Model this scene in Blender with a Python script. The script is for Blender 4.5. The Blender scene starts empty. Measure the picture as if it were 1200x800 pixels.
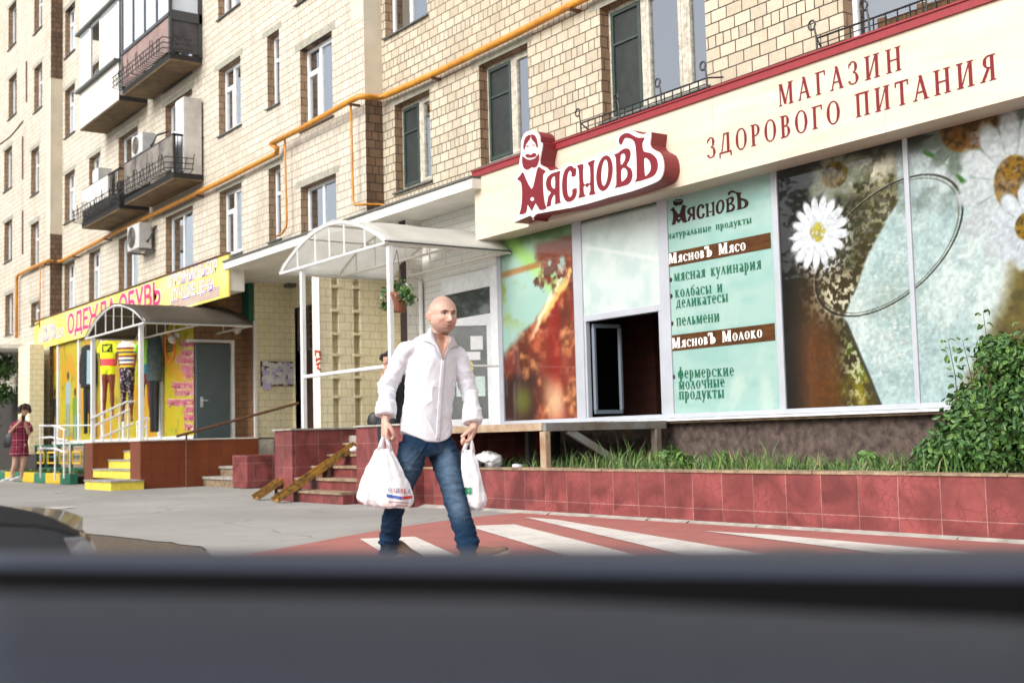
import bpy, bmesh, math, random
import numpy as np
from mathutils import Vector, Matrix, noise

random.seed(7)
rng = np.random.default_rng(7)
scn = bpy.context.scene
COL = scn.collection

# ------------------------------------------------------------------ camera
EYE = Vector((0.0, 0.0, 0.86))
FPX, W0, H0 = 1419.8, 1200.0, 800.0
YAW, PITCH, ROLL = math.radians(35.395), math.radians(4.457), math.radians(-1.481)
FW = Vector((-math.cos(YAW)*math.cos(PITCH), math.sin(YAW)*math.cos(PITCH), math.sin(PITCH)))
_r = FW.cross(Vector((0, 0, 1))).normalized()
_u = _r.cross(FW)
RT = _r*math.cos(ROLL) + _u*math.sin(ROLL)
UP = -_r*math.sin(ROLL) + _u*math.cos(ROLL)
cd = bpy.data.cameras.new('camera')
cam = bpy.data.objects.new('camera', cd)
COL.objects.link(cam)
M3 = Matrix((RT, UP, -FW)).transposed()
cam.matrix_world = Matrix.Translation(EYE) @ M3.to_4x4()
cd.sensor_width = 36.0
cd.lens = FPX*36.0/W0
cd.clip_start = 0.05
cd.clip_end = 400
cd.dof.use_dof = True
cd.dof.focus_distance = 9.5
cd.dof.aperture_fstop = 2.8
scn.camera = cam

# ------------------------------------------------------------------ light
world = bpy.data.worlds.new('World')
scn.world = world
world.use_nodes = True
nt = world.node_tree
sky = nt.nodes.new('ShaderNodeTexSky')
sky.sky_type = 'NISHITA'
sky.sun_disc = False
sun_dir = Vector((0.10, -0.85, 0.60)).normalized()
sky.sun_elevation = math.asin(sun_dir.z)
sky.sun_rotation = math.atan2(sun_dir.x, sun_dir.y)
sky.air_density = 1.0
sky.dust_density = 4.0
sky.ozone_density = 1.0
nt.nodes['Background'].inputs['Strength'].default_value = 0.15
hs = nt.nodes.new('ShaderNodeHueSaturation'); hs.inputs['Saturation'].default_value = 0.45
nt.links.new(sky.outputs[0], hs.inputs['Color'])
nt.links.new(hs.outputs[0], nt.nodes['Background'].inputs['Color'])
sl = bpy.data.lights.new('sun', 'SUN')
sl.energy = 1.0
sl.angle = math.radians(40)
sl.color = (1.0, 0.975, 0.94)
so = bpy.data.objects.new('sun', sl)
COL.objects.link(so)
so.rotation_euler = sun_dir.to_track_quat('Z', 'Y').to_euler()
scn.view_settings.view_transform = 'Standard'
scn.view_settings.look = 'None'
scn.view_settings.gamma = 1.0
scn.view_settings.use_curve_mapping = False
scn.view_settings.exposure = 0.85

# ------------------------------------------------------------------ helpers
def ray(px, py):
    return FW + RT*((px-600)/FPX) - UP*((py-400)/FPX)
def PY(px, py, Y):
    d = ray(px, py); return EYE + d*((Y-EYE.y)/d.y)
def PX(px, py, X):
    d = ray(px, py); return EYE + d*((X-EYE.x)/d.x)
def PG(px, py, z=0.0):
    d = ray(px, py); return EYE + d*((z-EYE.z)/d.z)

def s2l(c):
    return tuple((x/12.92 if x <= 0.04045 else ((x+0.055)/1.055)**2.4) for x in c)
def rgb(r, g, b):
    return s2l((r/255, g/255, b/255))

class MB:
    def __init__(s):
        s.v, s.f, s.m = [], [], []
    def add(s, verts, faces, m=0):
        b = len(s.v)
        s.v += [tuple(p) for p in verts]
        for f in faces:
            s.f.append(tuple(b+i for i in f)); s.m.append(m)
    def quad(s, a, b, c, d, m=0):
        s.add([a, b, c, d], [(0, 1, 2, 3)], m)
    def box(s, x0, x1, y0, y1, z0, z1, m=0):
        if x0 > x1: x0, x1 = x1, x0
        if y0 > y1: y0, y1 = y1, y0
        if z0 > z1: z0, z1 = z1, z0
        s.add([(x0,y0,z0),(x1,y0,z0),(x1,y1,z0),(x0,y1,z0),(x0,y0,z1),(x1,y0,z1),(x1,y1,z1),(x0,y1,z1)],
              [(0,3,2,1),(4,5,6,7),(0,1,5,4),(1,2,6,5),(2,3,7,6),(3,0,4,7)], m)
    def obox(s, c, ax, ay, az, m=0):
        c, ax, ay, az = map(Vector, (c, ax, ay, az))
        P = [c+ax*i+ay*j+az*k for k in (-1,1) for j in (-1,1) for i in (-1,1)]
        s.add(P, [(0,2,3,1),(4,5,7,6),(0,1,5,4),(1,3,7,5),(3,2,6,7),(2,0,4,6)], m)
    def bar(s, a, b, w, h, m=0, up=(0,0,1)):
        a, b = Vector(a), Vector(b)
        d = (b-a); L = d.length; d.normalize()
        u = Vector(up)
        if abs(d.dot(u)) > 0.98: u = Vector((0,1,0))
        sd = d.cross(u).normalized(); u = sd.cross(d)
        s.obox((a+b)/2, d*L/2, sd*w/2, u*h/2, m)
    def tube(s, pts, r, n=8, m=0, caps=True):
        pts = [Vector(p) for p in pts]
        k = len(pts)
        rs = r if isinstance(r, (list, tuple)) else [r]*k
        prev = None; base = len(s.v)
        for i, p in enumerate(pts):
            t = (pts[min(i+1,k-1)]-pts[max(i-1,0)])
            if t.length < 1e-9: t = Vector((0,0,1))
            t.normalize()
            if prev is None:
                a = Vector((0,0,1)) if abs(t.z) < 0.9 else Vector((1,0,0))
                sd = t.cross(a).normalized()
            else:
                sd = (prev - t*prev.dot(t))
                sd = sd.normalized() if sd.length > 1e-6 else t.orthogonal().normalized()
            prev = sd; u = t.cross(sd)
            for j in range(n):
                q = 2*math.pi*j/n
                s.v.append(tuple(p + (sd*math.cos(q)+u*math.sin(q))*rs[i]))
        for i in range(k-1):
            for j in range(n):
                a = base+i*n+j; b = base+i*n+(j+1)%n
                s.f.append((a, b, b+n, a+n)); s.m.append(m)
        if caps:
            s.f.append(tuple(base+j for j in reversed(range(n)))); s.m.append(m)
            s.f.append(tuple(base+(k-1)*n+j for j in range(n))); s.m.append(m)
    def rings(s, R, m=0, cap=True, closed=True):
        """R: list of rings, each a list of n points"""
        n = len(R[0]); base = len(s.v)
        for r in R: s.v += [tuple(p) for p in r]
        for i in range(len(R)-1):
            for j in range(n if closed else n-1):
                a = base+i*n+j; b = base+i*n+(j+1)%n
                s.f.append((a, b, b+n, a+n)); s.m.append(m)
        if cap:
            s.f.append(tuple(base+j for j in reversed(range(n)))); s.m.append(m)
            s.f.append(tuple(base+(len(R)-1)*n+j for j in range(n))); s.m.append(m)
    def prism(s, poly, d, m=0):
        """poly: 3-D points of a planar polygon, extruded by vector d"""
        poly = [Vector(p) for p in poly]; d = Vector(d); n = len(poly)
        s.add(poly+[p+d for p in poly],
              [tuple(range(n)), tuple(reversed(range(n, 2*n)))] + [((i+1)%n, i, i+n, (i+1)%n+n) for i in range(n)], m)
    def build(s, name, mats, parent=None, smooth=False, bevel=0, loc=None):
        me = bpy.data.meshes.new(name)
        me.from_pydata(s.v, [], s.f)
        if not isinstance(mats, (list, tuple)): mats = [mats]
        for mt in mats: me.materials.append(mt)
        me.polygons.foreach_set('material_index', s.m)
        if smooth: me.polygons.foreach_set('use_smooth', [True]*len(s.f))
        me.update()
        bm = bmesh.new(); bm.from_mesh(me)
        bmesh.ops.recalc_face_normals(bm, faces=bm.faces)
        bm.to_mesh(me); bm.free()
        o = link(name, me, parent)
        if bevel:
            b = o.modifiers.new('bevel', 'BEVEL'); b.width = bevel; b.segments = 2; b.limit_method = 'ANGLE'
        return o

def link(name, me, parent=None):
    o = bpy.data.objects.new(name, me)
    COL.objects.link(o)
    if parent is not None:
        o.parent = parent
        if parent.type == 'EMPTY':
            o.matrix_parent_inverse = Matrix.Translation(-parent.location)
    return o
def thing(name, loc, label, cat, group=None):
    o = bpy.data.objects.new(name, None)
    COL.objects.link(o)
    o.location = loc; o.empty_display_size = 0.2
    return tag(o, label, cat, group)
def tag(o, label, cat, group=None):
    o['label'] = label; o['category'] = cat
    if group: o['group'] = group
    return o
def struct(o): o['kind'] = 'structure'; return o

# ------------------------------------------------------------------ materials
def mat(name, color, rough=0.7, metal=0.0, spec=0.5, noise_amt=0.0, noise_scale=8.0, bump=0.0, bump_scale=60.0,
        coat=0.0, color2=None, detail=5.0, trans=0.0, alpha=1.0, stretch=None, sheen=0.0, sss=0.0):
    m = bpy.data.materials.new(name); m.use_nodes = True
    n, l = m.node_tree.nodes, m.node_tree.links
    b = n['Principled BSDF']
    b.inputs['Base Color'].default_value = (*color, 1)
    b.inputs['Roughness'].default_value = rough
    b.inputs['Metallic'].default_value = metal
    b.inputs['Specular IOR Level'].default_value = spec
    b.inputs['Coat Weight'].default_value = coat
    b.inputs['Coat Roughness'].default_value = 0.03
    b.inputs['Transmission Weight'].default_value = trans
    b.inputs['Alpha'].default_value = alpha
    b.inputs['Sheen Weight'].default_value = sheen
    geo = n.new('ShaderNodeNewGeometry')
    vec = geo.outputs['Position']
    if stretch:
        mp = n.new('ShaderNodeMapping'); mp.inputs['Scale'].default_value = stretch
        l.new(vec, mp.inputs['Vector']); vec = mp.outputs[0]
    if noise_amt > 0 or color2:
        t = n.new('ShaderNodeTexNoise'); t.inputs['Scale'].default_value = noise_scale
        t.inputs['Detail'].default_value = detail; t.inputs['Roughness'].default_value = 0.62
        l.new(vec, t.inputs['Vector'])
        cr = n.new('ShaderNodeValToRGB')
        c2 = color2 if color2 else tuple(max(0, c*(1-noise_amt)) for c in color)
        c1 = color if color2 else tuple(min(1, c*(1+noise_amt*0.5)) for c in color)
        cr.color_ramp.elements[0].position = 0.32; cr.color_ramp.elements[1].position = 0.68
        cr.color_ramp.elements[0].color = (*c2, 1); cr.color_ramp.elements[1].color = (*c1, 1)
        l.new(t.outputs['Fac'], cr.inputs[0]); l.new(cr.outputs[0], b.inputs['Base Color'])
    if bump > 0:
        t2 = n.new('ShaderNodeTexNoise'); t2.inputs['Scale'].default_value = bump_scale; t2.inputs['Detail'].default_value = 4
        l.new(vec, t2.inputs['Vector'])
        bp = n.new('ShaderNodeBump'); bp.inputs['Strength'].default_value = bump; bp.inputs['Distance'].default_value = 0.02
        l.new(t2.outputs['Fac'], bp.inputs['Height']); l.new(bp.outputs[0], b.inputs['Normal'])
    return m

def brick_mat(name, c1, c2, mortar, bw=0.25, rh=0.15, ms=0.007, squash=0.5, sqf=4, stain=0.35, stain_col=(0.10, 0.07, 0.05), offset=0.5, bump=0.5, rough=0.8, spec=0.3, veins=None, zoff=0.0):
    m = bpy.data.materials.new(name); m.use_nodes = True
    n, l = m.node_tree.nodes, m.node_tree.links
    b = n['Principled BSDF']; b.inputs['Roughness'].default_value = rough; b.inputs['Specular IOR Level'].default_value = spec
    geo = n.new('ShaderNodeNewGeometry'); sp = n.new('ShaderNodeSeparateXYZ'); l.new(geo.outputs['Position'], sp.inputs[0])
    ad = n.new('ShaderNodeMath'); ad.operation = 'ADD'; l.new(sp.outputs[0], ad.inputs[0]); l.new(sp.outputs[1], ad.inputs[1])
    cb = n.new('ShaderNodeCombineXYZ'); zo = n.new('ShaderNodeMath'); zo.operation = 'ADD'; zo.inputs[1].default_value = zoff; l.new(sp.outputs[2], zo.inputs[0])
    l.new(ad.outputs[0], cb.inputs[0]); l.new(zo.outputs[0], cb.inputs[1])
    # a little waviness of the joints
    wn = n.new('ShaderNodeTexNoise'); wn.inputs['Scale'].default_value = 2.5; l.new(geo.outputs['Position'], wn.inputs['Vector'])
    wv = n.new('ShaderNodeVectorMath'); wv.operation = 'SCALE'; wv.inputs['Scale'].default_value = 0.012; l.new(wn.outputs['Color'], wv.inputs[0])
    wa = n.new('ShaderNodeVectorMath'); l.new(cb.outputs[0], wa.inputs[0]); l.new(wv.outputs[0], wa.inputs[1])
    br = n.new('ShaderNodeTexBrick')
    l.new(wa.outputs[0], br.inputs['Vector'])
    br.inputs['Scale'].default_value = 1.0; br.inputs['Brick Width'].default_value = bw; br.inputs['Row Height'].default_value = rh
    br.inputs['Mortar Size'].default_value = ms; br.inputs['Mortar Smooth'].default_value = 0.15; br.inputs['Bias'].default_value = -0.1
    br.offset = offset; br.offset_frequency = 2; br.squash = squash; br.squash_frequency = sqf
    br.inputs['Color1'].default_value = (*c1, 1); br.inputs['Color2'].default_value = (*c2, 1); br.inputs['Mortar'].default_value = (*mortar, 1)
    st = n.new('ShaderNodeTexNoise'); st.inputs['Scale'].default_value = 0.55; st.inputs['Detail'].default_value = 6; st.inputs['Roughness'].default_value = 0.6
    l.new(geo.outputs['Position'], st.inputs['Vector'])
    mr = n.new('ShaderNodeMapRange'); mr.inputs['From Min'].default_value = 0.48; mr.inputs['From Max'].default_value = 0.75; mr.inputs['To Max'].default_value = stain
    l.new(st.outputs['Fac'], mr.inputs['Value'])
    mx = n.new('ShaderNodeMix'); mx.data_type = 'RGBA'; mx.blend_type = 'MIX'
    l.new(mr.outputs[0], mx.inputs['Factor']); l.new(br.outputs['Color'], mx.inputs[6]); mx.inputs[7].default_value = (*stain_col, 1)
    fine = n.new('ShaderNodeTexNoise'); fine.inputs['Scale'].default_value = 22; fine.inputs['Detail'].default_value = 5
    l.new(geo.outputs['Position'], fine.inputs['Vector'])
    mr2 = n.new('ShaderNodeMapRange'); mr2.inputs['To Min'].default_value = 0.78; mr2.inputs['To Max'].default_value = 1.18
    l.new(fine.outputs['Fac'], mr2.inputs['Value'])
    # run-off streaks: noise drawn out along the height
    mp2 = n.new('ShaderNodeMapping'); mp2.inputs['Scale'].default_value = (2.6, 2.6, .22); l.new(geo.outputs['Position'], mp2.inputs['Vector'])
    sk = n.new('ShaderNodeTexNoise'); sk.inputs['Scale'].default_value = 1.0; sk.inputs['Detail'].default_value = 7; sk.inputs['Roughness'].default_value = .65; l.new(mp2.outputs[0], sk.inputs['Vector'])
    mr3 = n.new('ShaderNodeMapRange'); mr3.inputs['From Min'].default_value = .5; mr3.inputs['From Max'].default_value = .78; mr3.inputs['To Max'].default_value = stain*.9; l.new(sk.outputs['Fac'], mr3.inputs['Value'])
    mx2 = n.new('ShaderNodeMix'); mx2.data_type = 'RGBA'; l.new(mr3.outputs[0], mx2.inputs['Factor']); l.new(mx.outputs[2], mx2.inputs[6]); mx2.inputs[7].default_value = (*[q*.55 for q in stain_col], 1)
    mm = n.new('ShaderNodeMix'); mm.data_type = 'RGBA'; mm.blend_type = 'MULTIPLY'; mm.inputs['Factor'].default_value = 1
    l.new(mx2.outputs[2], mm.inputs[6]); l.new(mr2.outputs[0], mm.inputs[7])
    out = mm.outputs[2]
    if veins:
        vn = n.new('ShaderNodeTexNoise'); vn.inputs['Scale'].default_value = 2.2; vn.inputs['Detail'].default_value = 3; vn.inputs['Distortion'].default_value = 1.2
        # every tile takes its own piece of stone: offset the lookup by the tile's index
        fl = n.new('ShaderNodeVectorMath'); fl.operation = 'SNAP'; fl.inputs[1].default_value = (bw, 10, 10); l.new(cb.outputs[0], fl.inputs[0])
        f2 = n.new('ShaderNodeVectorMath'); f2.operation = 'SCALE'; f2.inputs['Scale'].default_value = 7.31; l.new(fl.outputs[0], f2.inputs[0])
        f3 = n.new('ShaderNodeVectorMath'); l.new(cb.outputs[0], f3.inputs[0]); l.new(f2.outputs[0], f3.inputs[1])
        l.new(f3.outputs[0], vn.inputs['Vector'])
        # thin dark cracks: the edges of a distorted cell pattern, faded in and out
        dn = n.new('ShaderNodeTexNoise'); dn.inputs['Scale'].default_value = 3.0; dn.inputs['Detail'].default_value = 4; l.new(f3.outputs[0], dn.inputs['Vector'])
        ds = n.new('ShaderNodeVectorMath'); ds.operation = 'SCALE'; ds.inputs['Scale'].default_value = 0.28; l.new(dn.outputs['Color'], ds.inputs[0])
        dv = n.new('ShaderNodeVectorMath'); l.new(f3.outputs[0], dv.inputs[0]); l.new(ds.outputs[0], dv.inputs[1])
        vo = n.new('ShaderNodeTexVoronoi'); vo.feature = 'DISTANCE_TO_EDGE'; vo.inputs['Scale'].default_value = 7.5; l.new(dv.outputs[0], vo.inputs['Vector'])
        v0 = n.new('ShaderNodeMapRange'); v0.inputs['From Max'].default_value = 0.035; v0.inputs['To Min'].default_value = 0.55; v0.inputs['To Max'].default_value = 0.0; l.new(vo.outputs['Distance'], v0.inputs['Value'])
        v4 = n.new('ShaderNodeMapRange'); v4.inputs['From Min'].default_value = 0.42; v4.inputs['From Max'].default_value = 0.6; l.new(vn.outputs['Fac'], v4.inputs['Value'])
        v3 = n.new('ShaderNodeMath'); v3.operation = 'MULTIPLY'; l.new(v0.outputs[0], v3.inputs[0]); l.new(v4.outputs[0], v3.inputs[1])
        vn2 = n.new('ShaderNodeMapRange'); vn2.inputs['From Min'].default_value = 0.35; vn2.inputs['From Max'].default_value = 0.65; vn2.inputs['To Min'].default_value = 0.62; vn2.inputs['To Max'].default_value = 1.25
        l.new(vn.outputs['Fac'], vn2.inputs['Value'])
        m0 = n.new('ShaderNodeMix'); m0.data_type = 'RGBA'; m0.blend_type = 'MULTIPLY'; m0.inputs['Factor'].default_value = 1
        l.new(out, m0.inputs[6]); l.new(vn2.outputs[0], m0.inputs[7])
        m1 = n.new('ShaderNodeMix'); m1.data_type = 'RGBA'; l.new(v3.outputs[0], m1.inputs['Factor'])
        l.new(m0.outputs[2], m1.inputs[6]); m1.inputs[7].default_value = (*veins, 1)
        out = m1.outputs[2]
    l.new(out, b.inputs['Base Color'])
    bp = n.new('ShaderNodeBump'); bp.inputs['Strength'].default_value = bump; bp.inputs['Distance'].default_value = 0.012; bp.invert = True
    l.new(br.outputs['Fac'], bp.inputs['Height'])
    bp2 = n.new('ShaderNodeBump'); bp2.inputs['Strength'].default_value = 0.15; bp2.inputs['Distance'].default_value = 0.01
    l.new(fine.outputs['Fac'], bp2.inputs['Height']); l.new(bp.outputs[0], bp2.inputs['Normal']); l.new(bp2.outputs[0], b.inputs['Normal'])
    return m

def glass_mat(name, refl=1.0, tint=(0.75, 0.8, 0.82)):
    m = bpy.data.materials.new(name); m.use_nodes = True
    n, l = m.node_tree.nodes, m.node_tree.links
    n.remove(n['Principled BSDF'])
    o = n['Material Output']
    tr = n.new('ShaderNodeBsdfTransparent'); tr.inputs[0].default_value = (*tint, 1)
    gl = n.new('ShaderNodeBsdfGlossy'); gl.inputs['Roughness'].default_value = 0.015; gl.inputs['Color'].default_value = (.86, .89, .92, 1)
    geo = n.new('ShaderNodeNewGeometry')
    nz = n.new('ShaderNodeTexNoise'); nz.inputs['Scale'].default_value = 1.3; l.new(geo.outputs['Position'], nz.inputs['Vector'])
    bp = n.new('ShaderNodeBump'); bp.inputs['Strength'].default_value = 0.06; bp.inputs['Distance'].default_value = 0.05
    l.new(nz.outputs['Fac'], bp.inputs['Height']); l.new(bp.outputs[0], gl.inputs['Normal'])
    fr = n.new('ShaderNodeFresnel'); fr.inputs['IOR'].default_value = 1.55
    mu = n.new('ShaderNodeMath'); mu.operation = 'MULTIPLY_ADD'; mu.inputs[1].default_value = 3.6*refl; mu.inputs[2].default_value = 0.14; mu.use_clamp = True
    l.new(fr.outputs[0], mu.inputs[0])
    mx = n.new('ShaderNodeMixShader'); l.new(mu.outputs[0], mx.inputs[0]); l.new(tr.outputs[0], mx.inputs[1]); l.new(gl.outputs[0], mx.inputs[2])
    l.new(mx.outputs[0], o.inputs['Surface'])
    return m

def attr_mat(name, rough=0.5, coat=0.0, spec=0.4, bump=0.0, bump_scale=100, sss=0.0):
    m = bpy.data.materials.new(name); m.use_nodes = True
    n, l = m.node_tree.nodes, m.node_tree.links
    b = n['Principled BSDF']
    a = n.new('ShaderNodeAttribute'); a.attribute_name = 'Col'
    l.new(a.outputs['Color'], b.inputs['Base Color'])
    b.inputs['Roughness'].default_value = rough; b.inputs['Specular IOR Level'].default_value = spec
    b.inputs['Coat Weight'].default_value = coat; b.inputs['Coat Roughness'].default_value = 0.02; b.inputs['Coat IOR'].default_value = 1.5
    if sss > 0:
        b.inputs['Subsurface Weight'].default_value = sss
        b.inputs['Subsurface Radius'].default_value = (0.012, 0.005, 0.003)
    if bump > 0:
        geo = n.new('ShaderNodeNewGeometry')
        t2 = n.new('ShaderNodeTexNoise'); t2.inputs['Scale'].default_value = bump_scale
        l.new(geo.outputs['Position'], t2.inputs['Vector'])
        bp = n.new('ShaderNodeBump'); bp.inputs['Strength'].default_value = bump; bp.inputs['Distance'].default_value = 0.01
        l.new(t2.outputs['Fac'], bp.inputs['Height']); l.new(bp.outputs[0], b.inputs['Normal'])
    return m

MT = {}
MT['brick'] = brick_mat('cream_block_brick', (0.60, 0.555, 0.47), (0.50, 0.455, 0.375), (0.18, 0.14, 0.105), stain=0.40, stain_col=(0.40, 0.31, 0.22), ms=0.0065)
MT['brick_r'] = brick_mat('cream_block_brick_open_joints', (0.54, 0.48, 0.37), (0.41, 0.355, 0.265), (0.035, 0.026, 0.02), ms=0.008, stain=0.3, stain_col=(0.35, 0.27, 0.18))
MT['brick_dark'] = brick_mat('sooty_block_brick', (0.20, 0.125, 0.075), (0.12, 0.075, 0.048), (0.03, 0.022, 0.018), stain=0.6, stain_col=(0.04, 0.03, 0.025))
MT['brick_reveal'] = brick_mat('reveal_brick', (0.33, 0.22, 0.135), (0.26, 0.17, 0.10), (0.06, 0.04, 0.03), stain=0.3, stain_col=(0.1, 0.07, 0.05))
MT['brick_yellow'] = brick_mat('yellow_painted_brick', (0.84, 0.77, 0.55), (0.80, 0.73, 0.50), (0.50, 0.41, 0.24), ms=0.005, squash=1.0, sqf=2, stain=0.25, stain_col=(0.42, 0.34, 0.17), bump=0.35, rough=0.55)
MT['brick_brown'] = brick_mat('brown_painted_brick', (0.27, 0.155, 0.085), (0.23, 0.13, 0.07), (0.09, 0.05, 0.03), ms=0.006, squash=1.0, sqf=2, stain=0.3, bump=0.5, rough=0.6)
MT['brick_white'] = brick_mat('white_painted_brick', (0.72, 0.70, 0.64), (0.68, 0.66, 0.60), (0.42, 0.40, 0.36), ms=0.005, squash=1.0, sqf=2, stain=0.2, stain_col=(0.45, 0.42, 0.36), bump=0.4)
MT['siding'] = brick_mat('white_siding', (0.72, 0.72, 0.68), (0.69, 0.69, 0.65), (0.36, 0.36, 0.34), bw=3.0, rh=0.10, ms=0.004, squash=1, stain=0.1, stain_col=(0.5, 0.48, 0.42), bump=0.3)
MT['stone_plinth'] = brick_mat('pinkish_stone_plinth', (0.50, 0.36, 0.26), (0.38, 0.27, 0.19), (0.22, 0.16, 0.12), bw=0.3, rh=0.14, ms=0.012, squash=0.6, sqf=3, stain=0.3, bump=0.8)
MT['granite'] = brick_mat('red_marble_tile', (0.235, 0.062, 0.060), (0.185, 0.048, 0.047), (0.33, 0.20, 0.18), bw=0.385, rh=0.335, ms=0.003, squash=1, sqf=2, offset=0.0, stain=0.35, stain_col=(0.17, 0.035, 0.032), bump=0.25, rough=0.42, spec=0.4, veins=(0.045, 0.010, 0.012), zoff=.185)
MT['granite_brown'] = brick_mat('brown_red_tile', (0.20, 0.050, 0.018), (0.17, 0.040, 0.015), (0.10, 0.03, 0.015), bw=0.3, rh=0.3, ms=0.004, squash=1, sqf=2, offset=0.0, stain=0.4, stain_col=(0.10, 0.022, 0.01), bump=0.2, rough=0.35, spec=0.4)
MT['plaster'] = mat('beige_plaster', (0.62, 0.55, 0.43), 0.85, noise_amt=0.12, noise_scale=2.0, bump=0.15)
MT['concrete'] = mat('grey_concrete', (0.36, 0.34, 0.30), 0.85, noise_amt=0.35, noise_scale=5, bump=0.3)
MT['concrete_warm'] = mat('worn_concrete', (0.30, 0.22, 0.14), 0.9, noise_amt=0.5, noise_scale=9, bump=0.5)
MT['soffit'] = mat('balcony_concrete', (0.21, 0.145, 0.08), 0.9, noise_amt=0.35, noise_scale=4, bump=0.2)
MT['soot'] = mat('sooty_metal', (0.022, 0.02, 0.02), 0.7, noise_amt=0.4, noise_scale=20)
MT['lintel'] = mat('lintel_concrete', (0.33, 0.32, 0.26), 0.85, noise_amt=0.3, noise_scale=7)
MT['frame_white'] = mat('white_window_paint', (0.74, 0.76, 0.78), 0.45, noise_amt=0.12, noise_scale=9)
MT['frame_old'] = mat('flaking_window_paint', (0.60, 0.58, 0.50), 0.7, color2=(0.30, 0.27, 0.21), noise_scale=16)
MT['frame_green'] = mat('dark_green_frame', (0.035, 0.055, 0.048), 0.55, noise_amt=0.3)
MT['white'] = mat('white_plastic', (0.76, 0.76, 0.76), 0.45, noise_amt=0.06, noise_scale=4)
MT['white_slab'] = mat('whitewashed_slab', (0.74, 0.72, 0.67), 0.8, noise_amt=0.12, noise_scale=2.5, bump=0.1)
MT['alu'] = mat('grey_white_aluminium', (0.40, 0.425, 0.47), 0.4, noise_amt=0.08, noise_scale=3)
MT['sill'] = mat('tin_sill', (0.10, 0.105, 0.10), 0.5, noise_amt=0.4, noise_scale=14)
MT['glass'] = glass_mat('window_glass', 1.0)
MT['net'] = mat('dark_insect_net', (0.018, 0.024, 0.022), 0.6, noise_amt=0.4, noise_scale=6)
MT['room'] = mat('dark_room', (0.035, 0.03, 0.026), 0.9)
MT['curtain'] = mat('pale_curtain', (0.42, 0.44, 0.47), 0.9, noise_amt=0.25, noise_scale=5, stretch=(3, 3, 0.3))
MT['pipe'] = mat('yellow_gas_pipe_paint', (0.62, 0.27, 0.022), 0.45, color2=(0.42, 0.17, 0.02), noise_scale=7)
MT['rust'] = mat('rusty_steel', (0.13, 0.055, 0.028), 0.85, noise_amt=0.5, noise_scale=25, bump=0.2)
MT['iron'] = mat('black_wrought_iron', (0.012, 0.012, 0.013), 0.5)
MT['asphalt'] = None
MT['soil'] = mat('soil', (0.05, 0.035, 0.024), 0.95, noise_amt=0.5, noise_scale=20, bump=0.8)
MT['rough_stone'] = mat('rough_cast_plinth', (0.13, 0.095, 0.078), 0.95, color2=(0.030, 0.020, 0.018), noise_scale=11, detail=9, bump=1.0, bump_scale=9)
MT['red_trim'] = mat('crimson_trim', (0.25, 0.022, 0.028), 0.5, noise_amt=0.1)
MT['crimson'] = mat('crimson_lettering', (0.17, 0.014, 0.022), 0.6, spec=.25)
MT['dark_crimson'] = mat('dark_crimson_sides', (0.20, 0.018, 0.022), 0.5)
MT['sign_wood'] = mat('pale_wood_print', (0.66, 0.58, 0.47), 0.5, color2=(0.57, 0.47, 0.35), noise_scale=2.6, stretch=(0.35, 1, 3.2), detail=8)
MT['sign_white'] = mat('white_sign_face', (0.82, 0.80, 0.79), 0.45)
MT['green_text'] = mat('green_vinyl', (0.012, 0.12, 0.062), 0.6, spec=.25)
MT['brown_text'] = mat('dark_brown_vinyl', (0.03, 0.009, 0.008), 0.6, spec=.25, noise_amt=0.4, noise_scale=9)
MT['white_text'] = mat('white_vinyl', (0.85, 0.84, 0.80), 0.5)
MT['magenta'] = mat('magenta_vinyl', (0.58, 0.025, 0.14), 0.5)
MT['purple'] = mat('purple_vinyl', (0.24, 0.10, 0.48), 0.5)
MT['yellow_board'] = mat('yellow_board_print', (0.78, 0.60, 0.045), 0.5, color2=(0.86, 0.77, 0.30), noise_scale=1.1, detail=2)
MT['door_blue'] = mat('blue_grey_steel_door', (0.055, 0.085, 0.105), 0.42, noise_amt=0.12, noise_scale=3)
MT['green_paint'] = mat('dark_green_paint', (0.010, 0.10, 0.062), 0.6, noise_amt=0.2)
MT['kerb_green'] = mat('green_kerb_paint', (0.025, 0.18, 0.10), 0.7, noise_amt=0.3, noise_scale=14)
MT['kerb_yellow'] = mat('yellow_kerb_paint', (0.74, 0.48, 0.02), 0.7, noise_amt=0.25, noise_scale=14)
MT['step_yellow'] = mat('yellow_step_paint', (0.78, 0.64, 0.08), 0.7, noise_amt=0.2, noise_scale=14)
MT['steel_grey'] = mat('weathered_grey_steel', (0.20, 0.205, 0.20), 0.6, color2=(0.15, 0.105, 0.07), noise_scale=5)
MT['steel_tan'] = mat('tan_weathered_steel', (0.46, 0.38, 0.27), 0.7, color2=(0.27, 0.16, 0.09), noise_scale=6)
MT['steel_black'] = mat('black_steel', (0.014, 0.014, 0.016), 0.6)
MT['channel'] = mat('worn_yellow_channel', (0.44, 0.23, 0.025), 0.7, color2=(0.06, 0.04, 0.03), noise_scale=11)
MT['skin'] = mat('skin', (0.52, 0.28, 0.19), 0.5)
MT['grass'] = mat('grass_blades', (0.075, 0.16, 0.03), 0.6, color2=(0.045, 0.10, 0.02), noise_scale=6)
MT['leaf'] = mat('bush_leaves', (0.055, 0.145, 0.030), 0.5, color2=(0.020, 0.065, 0.016), noise_scale=3.5, spec=0.5)
MT['leaf_light'] = mat('young_leaves', (0.12, 0.23, 0.045), 0.45, color2=(0.06, 0.14, 0.03), noise_scale=5)
MT['tree_leaf'] = mat('tree_leaves', (0.10, 0.17, 0.035), 0.5, color2=(0.045, 0.09, 0.02), noise_scale=1.2)
MT['bark'] = mat('bark', (0.10, 0.07, 0.05), 0.9, noise_amt=0.5, noise_scale=10, bump=0.6, bump_scale=20)
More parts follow.
